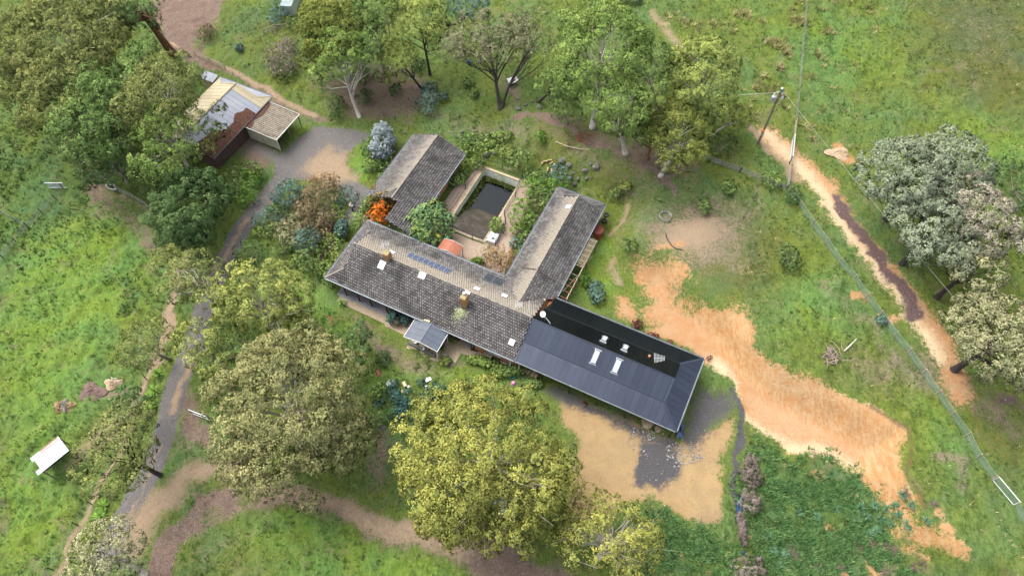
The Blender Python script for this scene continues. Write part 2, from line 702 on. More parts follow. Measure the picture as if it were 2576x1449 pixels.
# ---- orange clay
WARP[0] = .32
mask_poly(K['clay'], [(1640, 838), (1690, 800), (1760, 782), (1870, 785), (1900, 830), (1890, 872), (1990, 925), (2100, 985),
                      (2200, 1028), (2286, 1080), (2290, 1110), (2282, 1150), (2275, 1190), (2290, 1225), (2312, 1250), (2255, 1258), (2180, 1190), (2085, 1152), (1985, 1130), (1935, 1090), (1872, 1062), (1852, 1000),
                      (1842, 955), (1800, 925), (1765, 915), (1740, 880), (1680, 850)], 1.8)
mask_poly(K['clay'], [(1590, 690), (1600, 655), (1650, 640), (1730, 655), (1745, 700), (1700, 750), (1770, 770), (1880, 775), (1900, 830), (1800, 860), (1660, 835), (1595, 800), (1620, 760)], 4.5, .8)
mask_line(K['clay'], [(2085, 1152), (2180, 1190), (2255, 1258), (2330, 1330)], 2.0, 4.0, .7)
mask_poly(K['clay'], [(1545, 740), (1580, 745), (1620, 790), (1600, 820), (1550, 790)], 1.8, .72)
mask_poly(K['clay'], [(1405, 990), (1500, 1020), (1600, 1060), (1640, 1085), (1700, 1110), (1800, 1080), (1835, 1060), (1838, 1110), (1815, 1160), (1825, 1240), (1812, 1310), (1760, 1322), (1690, 1280), (1640, 1250),
                      (1560, 1262), (1500, 1300), (1440, 1300), (1430, 1200), (1455, 1120), (1420, 1060)], 2.2, .96)
mask_line(K['clay'], [(2180, 1195), (2245, 1270), (2300, 1330), (2370, 1365), (2430, 1385)], 1.8, 2.2, .78)
for q in [(2050, 1195, 1.5), (2160, 1310, .8), (2080, 1330, 1.2), (2360, 1290, 1.2), (2260, 1335, 1.2), (2380, 1330, 1.6), (2410, 1375, 1.5), (2290, 1370, 1.3), (2120, 1430, 1.2), (1990, 1380, 1.0), (2205, 1440, 1.5), (2330, 1400, 1.0), (1870, 1340, .9), (1700, 1400, 1.0), (2040, 1420, .8), (2150, 1250, .7)]:
    mask_line(K['clay'], [(q[0], q[1]), (q[0] + 12, q[1] + 10)], q[2], 1.6, .74)
mask_line(K['clay'], [(1940, 340), (2000, 395), (2075, 470), (2150, 590), (2235, 690), (2315, 790), (2385, 900), (2420, 990)], 3.6, 3.2, .80)
mask_line(K['cream'], [(1940, 340), (2000, 400), (2065, 480), (2130, 590), (2215, 690), (2290, 790), (2360, 900)], 2.2, 2.5, .85)
mask_line(K['clay'], [(2185, 750), (2150, 745)], 1.5, 1.5, .65)
mask_line(K['clay'], [(2235, 800), (2290, 790)], 1.5, 1.5, .7)
mask_line(K['clay'], [(1660, 770), (1690, 750)], 1.5, 1.5, .7)
mask_poly(K['clay'], [(1640, 640), (1660, 620), (1720, 600), (1730, 620), (1680, 640)], 1.5, .75)
mask_line(K['clay'], [(2110, 370), (2130, 400)], 2.2, 1.5, .6)
# ---- cream subsoil inside the clay
mask_poly(K['cream'], [(1770, 890), (1830, 905), (1850, 960), (1850, 1010), (1790, 960)], 1.8, .9)
mask_poly(K['cream'], [(1730, 700), (1690, 770), (1640, 720), (1720, 660)], 3.0, .4)
mask_line(K['cream'], [(1870, 1060), (1960, 1110), (2070, 1140), (2160, 1190)], 1.8, 2.5, .85)
mask_poly(K['cream'], [(1900, 900), (1990, 925), (2080, 980), (2110, 1020), (2040, 1020), (1930, 960)], 2.4, .72)
mask_poly(K['cream'], [(1780, 780), (1880, 780), (1890, 850), (1820, 830)], 2.4, .5)
mask_poly(K['cream'], [(1410, 1010), (1460, 1020), (1480, 1100), (1450, 1110)], 3, .5)
mask_line(K['cream'], [(2100, 985), (2200, 1028), (2288, 1082)], .8, 1.0, .6)
mask_line(K['cream'], [(1620, 1090), (1690, 1100)], 1.6, 2.0, .8)
# ---- charcoal and dark earth
WARP[0] = .55
mask_poly(K['coal'], [(1572, 1215), (1600, 1150), (1612, 1100), (1670, 1100), (1712, 1130), (1735, 1150), (1705, 1205), (1660, 1232), (1600, 1222)], 1.6)
mask_line(K['coal'], [(1828, 975), (1850, 1030), (1858, 1090), (1854, 1150), (1856, 1210), (1866, 1260), (1866, 1370)], 0.7, .7)
mask_poly(K['coal'], [(1738, 955), (1785, 975), (1830, 990), (1840, 1030), (1800, 1075), (1760, 1150), (1705, 1105), (1718, 1035)], 3.0, .85)
mask_poly(K['coal'], [(1600, 1075), (1690, 1105), (1710, 1130), (1650, 1140), (1600, 1120)], 2.0, .72)
mask_line(K['coal'], [(1395, 985), (1500, 1032), (1600, 1076), (1700, 1120)], 1.8, 2.2, .8)
mask_line(K['coal'], [(1122, 925), (1130, 932)], .8, 1.0, .85)
# ---- leaf litter
WARP[0] = 1.0
mask_poly(K['litter'], [(380, -20), (575, -20), (535, 60), (500, 130), (560, 185), (500, 200), (420, 140), (395, 60)], 3.0, .86)
mask_line(K['litter'], [(500, 160), (600, 205), (720, 260), (820, 300)], 2.8, 2.5, .66)
mask_poly(K['litter'], [(740, 170), (900, 160), (1060, 170), (1110, 230), (1060, 300), (960, 320), (860, 300), (800, 240)], 5.0, .62)
mask_poly(K['litter'], [(1400, 260), (1500, 300), (1600, 350), (1760, 390), (1790, 430), (1690, 480), (1560, 420), (1420, 310)], 4.0, .64)
mask_line(K['litter'], [(1300, 285), (1400, 300), (1500, 350), (1590, 390), (1660, 420), (1720, 480)], 1.2, 1.2, .85)
mask_poly(K['litter'], [(1220, 200), (1310, 200), (1330, 270), (1260, 290)], 3, .58)
mask_poly(K['litter'], [(365, 1370), (470, 1280), (560, 1245), (700, 1225), (860, 1262), (1000, 1322), (1150, 1382), (1300, 1400), (1430, 1420), (1430, 1475), (1230, 1475), (1060, 1400), (900, 1325), (760, 1300), (620, 1270), (520, 1340), (420, 1480), (370, 1480)], 2.6, .88)
mask_poly(K['litter'], [(440, 1000), (520, 1010), (540, 1080), (530, 1150), (470, 1160), (430, 1110)], 2.5, .68)
mask_poly(K['litter'], [(915, 1010), (970, 1050), (990, 1180), (960, 1260), (900, 1240), (900, 1120)], 3.0, .56)
mask_poly(K['litter'], [(150, 350), (260, 430), (340, 560), (420, 620), (380, 640), (290, 540), (200, 450), (120, 380)], 3.0, .72)
mask_poly(K['litter'], [(860, 780), (960, 830), (1030, 870), (1060, 900), (990, 890), (880, 830)], 2.0, .66)
mask_poly(K['litter'], [(1100, 920), (1150, 910), (1180, 930), (1130, 950)], 1.8, .7)
mask_poly(K['litter'], [(180, 1000), (250, 970), (300, 950), (310, 990), (240, 1010)], 1.8, .7)
mask_poly(K['litter'], [(1230, 1360), (1420, 1390), (1400, 1470), (1220, 1470)], 3, .8)
mask_poly(K['litter'], [(2390, 1000), (2576, 1000), (2576, 1130), (2470, 1110)], 4, .55)
mask_poly(K['litter'], [(2400, 60), (2576, 60), (2576, 330), (2480, 260)], 10, .36)
mask_poly(K['litter'], [(1880, 230), (1990, 300), (1900, 330)], 4, .5)
mask_poly(K['litter'], [(560, 330), (690, 380), (690, 440), (600, 420), (540, 380)], 2.5, .7)
# purple-brown strips of shed bark
mask_line(K['purple'], [(2105, 490), (2150, 565), (2200, 640), (2250, 715), (2300, 775)], 1.5, 1.5, 1.0)
mask_poly(K['purple'], [(2230, 600), (2330, 700), (2410, 800), (2420, 960), (2520, 1040), (2576, 1060), (2576, 1000), (2440, 930), (2400, 760), (2280, 600)], 4.0, .62)
mask_poly(K['purple'], [(2470, 1000), (2600, 1000), (2600, 1060), (2500, 1050)], 3.0, .75)
# ---- dry brown dirt
mask_line(K['dirt'], [(2060, 690), (2120, 760), (2200, 850), (2240, 910)], 1.4, 3.0, .6)
mask_poly(K['dirt'], [(2180, 880), (2330, 870), (2370, 960), (2300, 960), (2200, 930)], 4, .56)
mask_line(K['dirt'], [(2395, 1150), (2425, 1185), (2430, 1230)], 1.2, 1.5, .7)
mask_poly(K['dirt'], [(560, 1330), (700, 1330), (600, 1400), (480, 1400)], 4, .45)
mask_poly(K['dirt'], [(860, 420), (900, 430), (880, 330), (830, 310)], 2, .3)
mask_line(K['dirt'], [(270, 520), (330, 590), (400, 620)], 2.4, 3, .62)
mask_line(K['dirt'], [(1895, 455), (1880, 520), (1865, 560)], .5, .8, .7)
# ---- garden beds
mask_poly(K['mulch'], [(845, 530), (880, 560), (862, 590), (835, 640), (810, 690), (800, 660), (820, 600)], 1.4, .8)
mask_poly(K['mulch'], [(690, 520), (760, 470), (880, 480), (880, 520), (830, 580), (790, 680), (740, 640), (660, 580)], 2.5, .55)
mask_poly(K['mulch'], HP([(15.8, 12), (19.9, 11.5), (19.9, 26), (15.6, 28)]), 1.0, .55, True)
mask_line(K['mulch'], HP([(0, -1.8), (8, -2.4), (12, -3.2)]), 1.5, 2, .5, True)
# ---- tone of the grass
mask_poly(K['bright'], [(-40, 560), (130, 560), (240, 480), (330, 560), (420, 650), (400, 760), (330, 860), (290, 960), (200, 1060), (230, 1230), (150, 1400), (-40, 1460)], 9, .75)
mask_poly(K['bright'], [(720, 690), (800, 680), (830, 740), (860, 830), (960, 920), (1090, 930), (1200, 950), (1390, 960), (1380, 985), (1250, 960), (1100, 965), (960, 960), (880, 900), (800, 800)], 3.0, .95)
mask_poly(K['bright'], [(640, 1300), (800, 1315), (960, 1370), (1100, 1420), (1200, 1475), (700, 1475), (760, 1400), (620, 1330)], 5.0, 1.0)
mask_poly(K['bright'], [(868, 380), (915, 345), (960, 350), (985, 360), (930, 450), (905, 440)], 1.6, 1.0)
mask_poly(K['bright'], [(740, 310), (775, 315), (700, 385), (690, 375)], 1.6, .9)
mask_poly(K['bright'], [(1480, 600), (1540, 560), (1560, 640), (1550, 760), (1520, 790), (1460, 750)], 3.0, .8)
mask_poly(K['bright'], [(2010, 640), (2090, 640), (2130, 780), (2080, 850), (1960, 800), (1990, 860), (1930, 840)], 6.0, .7)
mask_poly(K['bright'], [(2290, 1000), (2350, 990), (2430, 1150), (2400, 1200), (2330, 1100)], 5.0, .7)
mask_poly(K['bright'], [(1760, 0), (2250, 0), (2300, 200), (2150, 330), (1960, 200)], 14, .55)
mask_poly(K['bright'], [(2380, 300), (2576, 330), (2576, 460), (2480, 400)], 8, .9)
mask_line(K['bright'], [(480, 925), (440, 1050), (400, 1180), (370, 1260)], .6, .8, .9)
mask_poly(K['bright'], [(0, 430), (110, 450), (0, 560)], 5, .8)
mask_poly(K['dull'], [(2300, -30), (2620, -30), (2620, 330), (2450, 260), (2330, 200)], 14, .95)
mask_poly(K['dull'], [(1000, 300), (1130, 260), (1380, 280), (1560, 400), (1740, 470), (1660, 560), (1520, 480), (1340, 380), (1150, 330)], 5, .55)
mask_poly(K['dull'], [(1640, 480), (1860, 480), (1990, 600), (1960, 760), (1880, 780), (1780, 740), (1640, 620)], 6, .75)
mask_poly(K['dull'], [(2080, 900), (2340, 850), (2420, 1000), (2360, 980), (2250, 940), (2140, 960)], 5, .75)
mask_poly(K['dull'], [(500, 0), (760, 0), (740, 240), (600, 190), (520, 120)], 8, .45)
mask_poly(K['dull'], [(1020, 930), (1130, 940), (1110, 965), (1030, 960)], 3, .7)
mask_poly(K['dull'], [(-40, 1290), (200, 1270), (130, 1420), (-40, 1475)], 10, .45)
mask_poly(K['dull'], [(2400, 1050), (2600, 1060), (2600, 1300), (2480, 1180)], 6, .7)
mask_poly(K['dull'], [(1700, 1240), (1830, 1150), (1820, 1200), (1760, 1260)], 3, .5)
mask_poly(K['weed'], [(-40, 300), (140, 370), (240, 470), (200, 560), (100, 560), (60, 640), (-40, 660)], 8, .62)
mask_poly(K['weed'], [(1890, 1120), (1990, 1150), (2090, 1170), (2200, 1230), (2250, 1330), (2330, 1400), (2350, 1475), (1880, 1475), (1880, 1300)], 5, .85)
mask_poly(K['weed'], [(1600, 1270), (1700, 1290), (1790, 1340), (1850, 1340), (1840, 1475), (1640, 1475), (1580, 1330)], 4, .7)
mask_poly(K['weed'], [(285, 690), (330, 690), (350, 740), (330, 790), (300, 800)], 3, .8)
mask_poly(K['weed'], [(1180, 935), (1300, 940), (1385, 975), (1330, 985), (1200, 950)], 2.5, .6)
mask_poly(K['weed'], [(930, 960), (1000, 930), (1110, 990), (1000, 1060), (940, 1200), (930, 1100)], 3, .55)

WARP[0] = .7
mask_poly(K['yard'], [(1400, 980), (1600, 1050), (1720, 1105), (1845, 1080), (1830, 1330), (1700, 1330), (1440, 1310), (1400, 1100)], 2.0)
mask_poly(K['pink'], [(1900, 985), (2060, 1040), (2200, 1090), (2270, 1130), (2250, 1180), (2100, 1130), (1960, 1080), (1880, 1040)], 3.0, .9)
K['bank'] = np.clip(1.3 - np.abs(sd_poly(X, Y, HILL) + 1.9) / 2.3, 0, 1) * np.clip((X - 15) / 8, 0, 1) * (K['clay'] > .05)
_d = sd_poly(X, Y, HILL)
K['lip'] = np.exp(-((_d - .1) / .30) ** 2) * np.clip((X - 20) / 6, 0, 1) * (sd_line(X, Y, GP([(2240, 1055), (2288, 1080), (2292, 1120), (2280, 1190), (2295, 1225)])) < 2.5) * (.55 + .6 * vn(X, Y, .5, 9))  # dark line on the bank lip: eroded soil, with its shadow painted in
# keep paved courts and the house plot free of grass masks
GRASSY = np.clip(1 - np.maximum.reduce([K['gravel'], K['tan'] * .9, K['clay'], K['coal'], K['litter'] * .6, K['purple'] * .7]), 0, 1)
HXg = (X - OX) * E1[0] + (Y - OY) * E1[1]
HYg = (X - OX) * E2[0] + (Y - OY) * E2[1]
plot = ((HXg > -1) & (HXg < 45.5) & (HYg > -2.5) & (HYg < 28))
plot |= ((HXg > -27) & (HXg < -19) & (HYg > 8) & (HYg < 24))
plot |= ((HXg > -3) & (HXg < 6.5) & (HYg > 8) & (HYg < 26))
GRASSY = GRASSY * (1 - plot)

clump = fbm(X, Y, 0.9, 21, 3)
rough_ = (fbm(X, Y, 2.1, 31, 2) - 0.5)
Z = Z0 + (clump - 0.5) * 0.85 * GRASSY * (0.5 + fbm(X, Y, .08, 41, 2)) + rough_ * 0.30 * GRASSY
Z += (fbm(X, Y, 1.4, 51, 3) - .5) * 0.10 * K['clay'] * (1 - plot)
# erosion rills down the cut bank
dT = sd_poly(X, Y, HILL)
rill = np.clip(1 - np.abs(dT + 2.2) / 2.2, 0, 1) * (X > 8)
Z += (vn(X * 0.9 + Y * 0.25, Y * 0.12 - X * .1, 1.5, 61) - .5) * 1.0 * rill

# pool pit: sink the sheet well below the pool shell
inpool = (HXg > 8.15) & (HXg < 14.15) & (HYg > 14.85) & (HYg < 26.55)

ny, nx = SH
vi = np.arange(ny * nx).reshape(ny, nx)
F = np.stack([vi[:-1, :-1], vi[:-1, 1:], vi[1:, 1:], vi[1:, :-1]], -1)
keep = ~(inpool[:-1, :-1] & inpool[1:, 1:] & inpool[:-1, 1:] & inpool[1:, :-1])
F = F[keep]
V = np.stack([X, Y, Z], -1).reshape(-1, 3)


def col4(a, b, c, d):
    return np.stack([K[a].ravel(), K[b].ravel(), K[c].ravel(), K[d].ravel() if d else np.ones(X.size)], -1)


def ground_material():
    m, t, out = nodes_of('ground_surface')
    tc = N(t, 'ShaderNodeTexCoord').outputs['Object']
    b = N(t, 'ShaderNodeBsdfPrincipled')
    b.inputs['Roughness'].default_value = 0.95
    b.inputs['Specular IOR Level'].default_value = 0.1
    ch = {}
    for an, names in (('ma', ('litter', 'tan', 'clay', 'gravel')), ('mb', ('coal', 'bright', 'dull', 'weed')), ('mc', ('cream', 'purple', 'dirt', 'mulch')), ('md', ('bank', 'yard', 'pink', 'lip'))):
        at = N(t, 'ShaderNodeAttribute')
        at.attribute_name = an
        sp_ = N(t, 'ShaderNodeSeparateColor')
        t.links.new(at.outputs['Color'], sp_.inputs[0])
        for i in range(3):
            ch[names[i]] = sp_.outputs[i]
        ch[names[3]] = at.outputs['Alpha']
    n1 = noise(t, tc, 0.09, 4, .6)
    n2 = noise(t, tc, 0.55, 4, .65)
    n3 = noise(t, tc, 2.6, 4, .7)
    n4 = noise(t, tc, 9.0, 3, .7)
    mp = N(t, 'ShaderNodeMapping')
    mp.inputs['Scale'].default_value = (3.2, 0.9, 1)
    mp.inputs['Rotation'].default_value = (0, 0, 0.7)
    t.links.new(tc, mp.inputs[0])
    n5 = noise(t, mp.outputs[0], 1.6, 4, .7, .8)
    # grass
    g = mixc(t, sstep(t, n3, .3, .7), (.052, .092, .022), (.100, .145, .038))
    g = mixc(t, sstep(t, n5, .42, .66), g, (.125, .168, .048))
    g = mixc(t, mth(t, 'MULTIPLY', sstep(t, n2, .55, .75), .6), g, (.15, .145, .07))
    g = mixc(t, mth(t, 'MULTIPLY', sstep(t, n4, .60, .72), .45), g, (.20, .20, .095))
    g = mixc(t, mth(t, 'MULTIPLY', sstep(t, n4, .40, .30), .5), g, (.022, .044, .010))
    br = mixc(t, sstep(t, n3, .3, .7), (.072, .145, .022), (.125, .21, .042))
    br = mixc(t, sstep(t, n5, .45, .7), br, (.165, .23, .068))
    br = mixc(t, mth(t, 'MULTIPLY', sstep(t, n4, .40, .30), .4), br, (.045, .095, .018))
    br = mixc(t, mth(t, 'MULTIPLY', sstep(t, n2, .62, .8), .5), br, (.20, .21, .05))
    du = mixc(t, sstep(t, n3, .35, .65), (.055, .075, .020), (.098, .108, .040))
    du = mixc(t, mth(t, 'MULTIPLY', sstep(t, n4, .56, .70), .7), du, (.29, .25, .185))
    du = mixc(t, mth(t, 'MULTIPLY', sstep(t, n2, .5, .7), .5), du, (.085, .12, .030))
    we = mixc(t, sstep(t, n3, .35, .65), (.034, .075, .026), (.085, .145, .052))
    we = mixc(t, mth(t, 'MULTIPLY', sstep(t, n2, .55, .7), .6), we, (.045, .10, .062))
    we = mixc(t, mth(t, 'MULTIPLY', sstep(t, n4, .60, .70), .5), we, (.15, .19, .09))

    def fac(nm, amp=0.75, w_=0.16):
        a = mth(t, 'MULTIPLY_ADD', mth(t, 'SUBTRACT', n3, .5), amp, ch[nm])
        a = mth(t, 'MULTIPLY_ADD', mth(t, 'SUBTRACT', n4, .5), amp * .8, a)
        a = mth(t, 'MULTIPLY_ADD', mth(t, 'SUBTRACT', n2, .5), amp * .7, a)
        return sstep(t, a, .5 - w_, .5 + w_)
    c = mixc(t, fac('dull', .9, .3), g, du)
    c = mixc(t, fac('bright', .9, .3), c, br)
    c = mixc(t, fac('weed', .9, .25), c, we)
    n8 = noise(t, tc, .13, 4, .65, .6)
    c = mixc(t, sstep(t, n8, .35, .68), mixc(t, 1.0, c, (1.10, 1.0, .72), 'MULTIPLY'), mixc(t, 1.0, c, (.86, 1.0, 1.18), 'MULTIPLY'))
    n6 = noise(t, tc, .23, 5, .7, 1.2)
    c = mixc(t, mth(t, 'MULTIPLY', sstep(t, mth(t, 'MULTIPLY_ADD', n4, .35, n6), .74, .86), .62), c, (.165, .14, .085))
    n7 = noise(t, tc, .42, 5, .72, .8)
    c = mixc(t, mth(t, 'MULTIPLY', sstep(t, mth(t, 'MULTIPLY_ADD', n3, .4, n7), .78, .90), .7), c, (.032, .060, .014))
    c = mixc(t, mth(t, 'MULTIPLY', sstep(t, n6, .42, .28), .45), c, (.165, .215, .05))
    di = mixc(t, sstep(t, n4, .35, .65), (.15, .115, .085), (.225, .18, .135))
    di = mixc(t, mth(t, 'MULTIPLY', sstep(t, n4, .60, .68), .7), di, (.33, .275, .215))
    c = mixc(t, fac('dirt', .95, .25), c, di)
    mu = mixc(t, sstep(t, n4, .35, .65), (.085, .058, .042), (.16, .115, .08))
    c = mixc(t, fac('mulch'), c, mu)
    li = mixc(t, sstep(t, n4, .35, .65), (.125, .085, .068), (.225, .17, .135))
    li = mixc(t, mth(t, 'MULTIPLY', sstep(t, n2, .5, .7), .55), li, (.10, .075, .062))
    li = mixc(t, mth(t, 'MULTIPLY', sstep(t, n3, .6, .72), .6), li, (.27, .20, .15))
    c = mixc(t, fac('litter'), c, li)
    ta = mixc(t, sstep(t, n3, .3, .7), (.31, .235, .16), (.24, .178, .12))
    ta = mixc(t, mth(t, 'MULTIPLY', sstep(t, n4, .58, .72), .5), ta, (.38, .31, .225))
    c = mixc(t, fac('gravel', .5, .18), c, mixc(t, sstep(t, n4, .3, .7), (.095, .09, .09), (.175, .165, .158)))
    c = mixc(t, fac('tan', .7, .22), c, ta)
    cl = mixc(t, sstep(t, n2, .35, .65), (.37, .235, .130), (.35, .19, .088))
    cl = mixc(t, mth(t, 'MULTIPLY', sstep(t, n3, .55, .75), .55), cl, (.46, .34, .21))
    cl = mixc(t, mth(t, 'MULTIPLY', sstep(t, n4, .60, .74), .4), cl, (.30, .185, .095))
    cl = mixc(t, mth(t, 'MULTIPLY', sstep(t, n1, .5, .7), .35), cl, (.41, .25, .14))
    cl = mixc(t, fac('cream', 1.0, .25), cl, mixc(t, sstep(t, n3, .35, .65), (.53, .43, .29), (.46, .35, .21)))
    cl = mixc(t, mth(t, 'MULTIPLY', fac('pink', .9, .3), .7), cl, mixc(t, sstep(t, n3, .3, .7), (.47, .26, .145), (.45, .29, .175)))
    ya = mixc(t, sstep(t, n2, .3, .7), (.33, .235, .115), (.29, .20, .105))
    ya = mixc(t, mth(t, 'MULTIPLY', sstep(t, n4, .55, .72), .5), ya, (.38, .30, .19))
    ya = mixc(t, mth(t, 'MULTIPLY', sstep(t, n3, .52, .70), .6), ya, (.22, .155, .082))
    ya = mixc(t, mth(t, 'MULTIPLY', sstep(t, n1, .50, .64), .6), ya, (.235, .175, .10))
    ya = mixc(t, mth(t, 'MULTIPLY', sstep(t, n5, .56, .74), .45), ya, (.40, .315, .205))
    cl = mixc(t, fac('yard', .8, .25), cl, ya)
    mb_ = N(t, 'ShaderNodeMapping')
    mb_.inputs['Rotation'].default_value = (0, 0, -TH - .05)
    mb_.inputs['Scale'].default_value = (1.6, .22, 1)
    t.links.new(tc, mb_.inputs[0])
    nb = noise(t, mb_.outputs[0], 2.0, 4, .7, .4)
    ba = mixc(t, sstep(t, nb, .38, .62), (.355, .175, .062), (.40, .285, .155))
    ba = mixc(t, mth(t, 'MULTIPLY', sstep(t, n3, .56, .72), .5), ba, (.30, .15, .06))
    cl = mixc(t, mth(t, 'MULTIPLY', fac('bank', .5, .3), .72), cl, ba)
    c = mixc(t, fac('clay', .85, .12), c, cl)
    pu = mixc(t, sstep(t, n4, .35, .65), (.075, .050, .050), (.145, .098, .092))
    c = mixc(t, fac('purple'), c, pu)
    c = mixc(t, mth(t, 'MULTIPLY', fac('lip', .9, .25), .7), c, (.11, .075, .04))
    co = mixc(t, sstep(t, n4, .3, .7), (.045, .045, .05), (.10, .098, .10))
    co = mixc(t, mth(t, 'MULTIPLY', sstep(t, n3, .58, .7), .5), co, (.16, .14, .115))
    c = mixc(t, fac('coal', .8, .2), c, co)
    c = mixc(t, 1.0, c, (.80, .78, .76), 'MULTIPLY')
    t.links.new(c, b.inputs['Base Color'])
    bn = N(t, 'ShaderNodeBump')
    bn.inputs['Strength'].default_value = 0.9
    bn.inputs['Distance'].default_value = 0.12
    t.links.new(mth(t, 'ADD', n3, mth(t, 'MULTIPLY', n4, .6)), bn.inputs['Height'])
    t.links.new(bn.outputs[0], b.inputs['Normal'])
    t.links.new(b.outputs[0], out.inputs[0])
    return m


M['ground'] = ground_material()
me = np_mesh('ground', V, F, M['ground'], True,
             {'ma': col4('litter', 'tan', 'clay', 'gravel'), 'mb': col4('coal', 'bright', 'dull', 'weed'), 'mc': col4('cream', 'purple', 'dirt', 'mulch'), 'md': col4('bank', 'yard', 'pink', 'lip')})
tag(obj('ground', me), kind='structure')

# coarse paddocks and unseen wooded hill added to darken roof reflections, butted to the fine sheet
fx = np.concatenate([np.arange(-1000, -112, 37.0), np.arange(-112, 112.01, 8), np.arange(149, 1001, 37.0)])
fy = np.concatenate([np.arange(-500, 4, 36.0), np.array([4.0]), np.arange(12.11, 150, 8.11), np.array([150.0]), np.arange(165, 500, 15.0), np.arange(520, 1500, 60.0)])
FX, FY = np.meshgrid(fx, fy)
FZ = hh(FX, FY)
wood = fbm(FX, FY, .03, 71, 3)
FZ = FZ + np.clip((FY - 165) / 60, 0, 1) * wood * 9
n2y, n2x = FX.shape
vi = np.arange(n2y * n2x).reshape(n2y, n2x)
F2 = np.stack([vi[:-1, :-1], vi[:-1, 1:], vi[1:, 1:], vi[1:, :-1]], -1)
cxm = (FX[:-1, :-1] + FX[1:, 1:]) / 2
cym = (FY[:-1, :-1] + FY[1:, 1:]) / 2
F2 = F2[~((cxm > -112) & (cxm < 112) & (cym > 4) & (cym < 150))]
M['paddocks_added_hill'] = mat('distant_paddock', (.08, .11, .035), (.055, .075, .026), .02, .95, 0, 0, None, .1, (.035, .05, .02))
tag(obj('paddocks_added_hill', np_mesh('paddocks_added_hill', np.stack([FX, FY, FZ], -1).reshape(-1, 3), F2, M['paddocks_added_hill'], True)), kind='structure')

# ================================================================== BUILDINGS
K_ = 0.4556            # slope of the tiled roofs
EAVE = 2.7
W_MAIN = 9.65
rng = np.random.RandomState(5)


def tile_material():
    m, t, out = nodes_of('concrete_roof_tile')
    tc = N(t, 'ShaderNodeTexCoord').outputs['Object']
    geo = N(t, 'ShaderNodeNewGeometry')
    b = N(t, 'ShaderNodeBsdfPrincipled')
    at = N(t, 'ShaderNodeAttribute')
    at.attribute_name = 'v'
    pa = N(t, 'ShaderNodeAttribute')
    pa.attribute_name = 'pale'
    pos = geo.outputs['Position']
    big = noise(t, pos, .35, 4, .6)
    mid = noise(t, pos, 1.7, 4, .7)
    fine = noise(t, pos, 7, 2, .6)
    oi = N(t, 'ShaderNodeObjectInfo')
    c = mixc(t, at.outputs['Fac'], (.062, .058, .056), (.130, .122, .117))
    c = mixc(t, mth(t, 'MULTIPLY', sstep(t, mid, .5, .72), .65), c, (.036, .034, .033))
    c = mixc(t, mth(t, 'MULTIPLY', sstep(t, big, .52, .66), .75), c, (.032, .031, .030))
    for sc_ in ((1.5, .22, 1), (.22, 1.5, 1)):
        mp = N(t, 'ShaderNodeMapping')
        mp.inputs['Scale'].default_value = sc_
        t.links.new(tc, mp.inputs[0])
        c = mixc(t, mth(t, 'MULTIPLY', sstep(t, noise(t, mp.outputs[0], 1.1, 4, .7), .54, .70), .5), c, (.030, .029, .029))
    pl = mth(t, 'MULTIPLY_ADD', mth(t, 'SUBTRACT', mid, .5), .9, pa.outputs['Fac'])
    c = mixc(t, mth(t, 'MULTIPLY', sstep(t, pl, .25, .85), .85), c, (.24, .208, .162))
    c = mixc(t, mth(t, 'MULTIPLY', sstep(t, fine, .68, .74), .8), c, (.30, .30, .22))
    t.links.new(c, b.inputs['Base Color'])
    b.inputs['Roughness'].default_value = .85
    b.inputs['Specular IOR Level'].default_value = .25
    t.links.new(b.outputs[0], out.inputs[0])
    return m


M['tile'] = tile_material()
M['under'] = mat('roof_underlay', (.012, .011, .010), (.009, .008, .008), 3, .95, 0, 0)
M['ridge'] = mat('mortared_ridge_cap', (.27, .235, .185), (.17, .15, .125), 2.5, .9, 0, .4, None, .2, (.11, .105, .10))
M['ridge_dark'] = mat('grey_ridge_cap', (.12, .11, .105), (.08, .075, .072), 2.5, .9, 0, .4)
M['gutter'] = mat('blue_grey_gutter', (.16, .18, .20), (.12, .135, .15), 1.5, .5, .2, .2, None, .4, (.10, .11, .11))
M['slate'] = mat('slate_paving', (.13, .13, .145), (.19, .185, .19), .7, .5, 0, .2, None, .4, (.22, .20, .18))

TW, TL, TG = 0.30, 0.275, 0.325       # tile width pitch, length, course gauge
_tv = []
for (x_, z_) in ((-.5, 0), (-.2, .012), (.2, .012), (.5, 0)):
    _tv.append((x_ * TW * .90, -TL / 2, .058 + z_))
for (x_, z_) in ((-.5, 0), (-.2, .012), (.2, .012), (.5, 0)):
    _tv.append((x_ * TW * .90, TL / 2, .010 + z_))
for (x_, y_, z_) in ((-.5, -1, .004), (.5, -1, .004), (-.5, 1, -.012), (.5, 1, -.012)):
    _tv.append((x_ * TW * .90, y_ * TL / 2, z_))
TILE_V = np.array(_tv)
TILE_F = [(0, 1, 5, 4), (1, 2, 6, 5), (2, 3, 7, 6), (8, 9, 3, 0), (8, 0, 4, 10), (3, 9, 11, 7)]


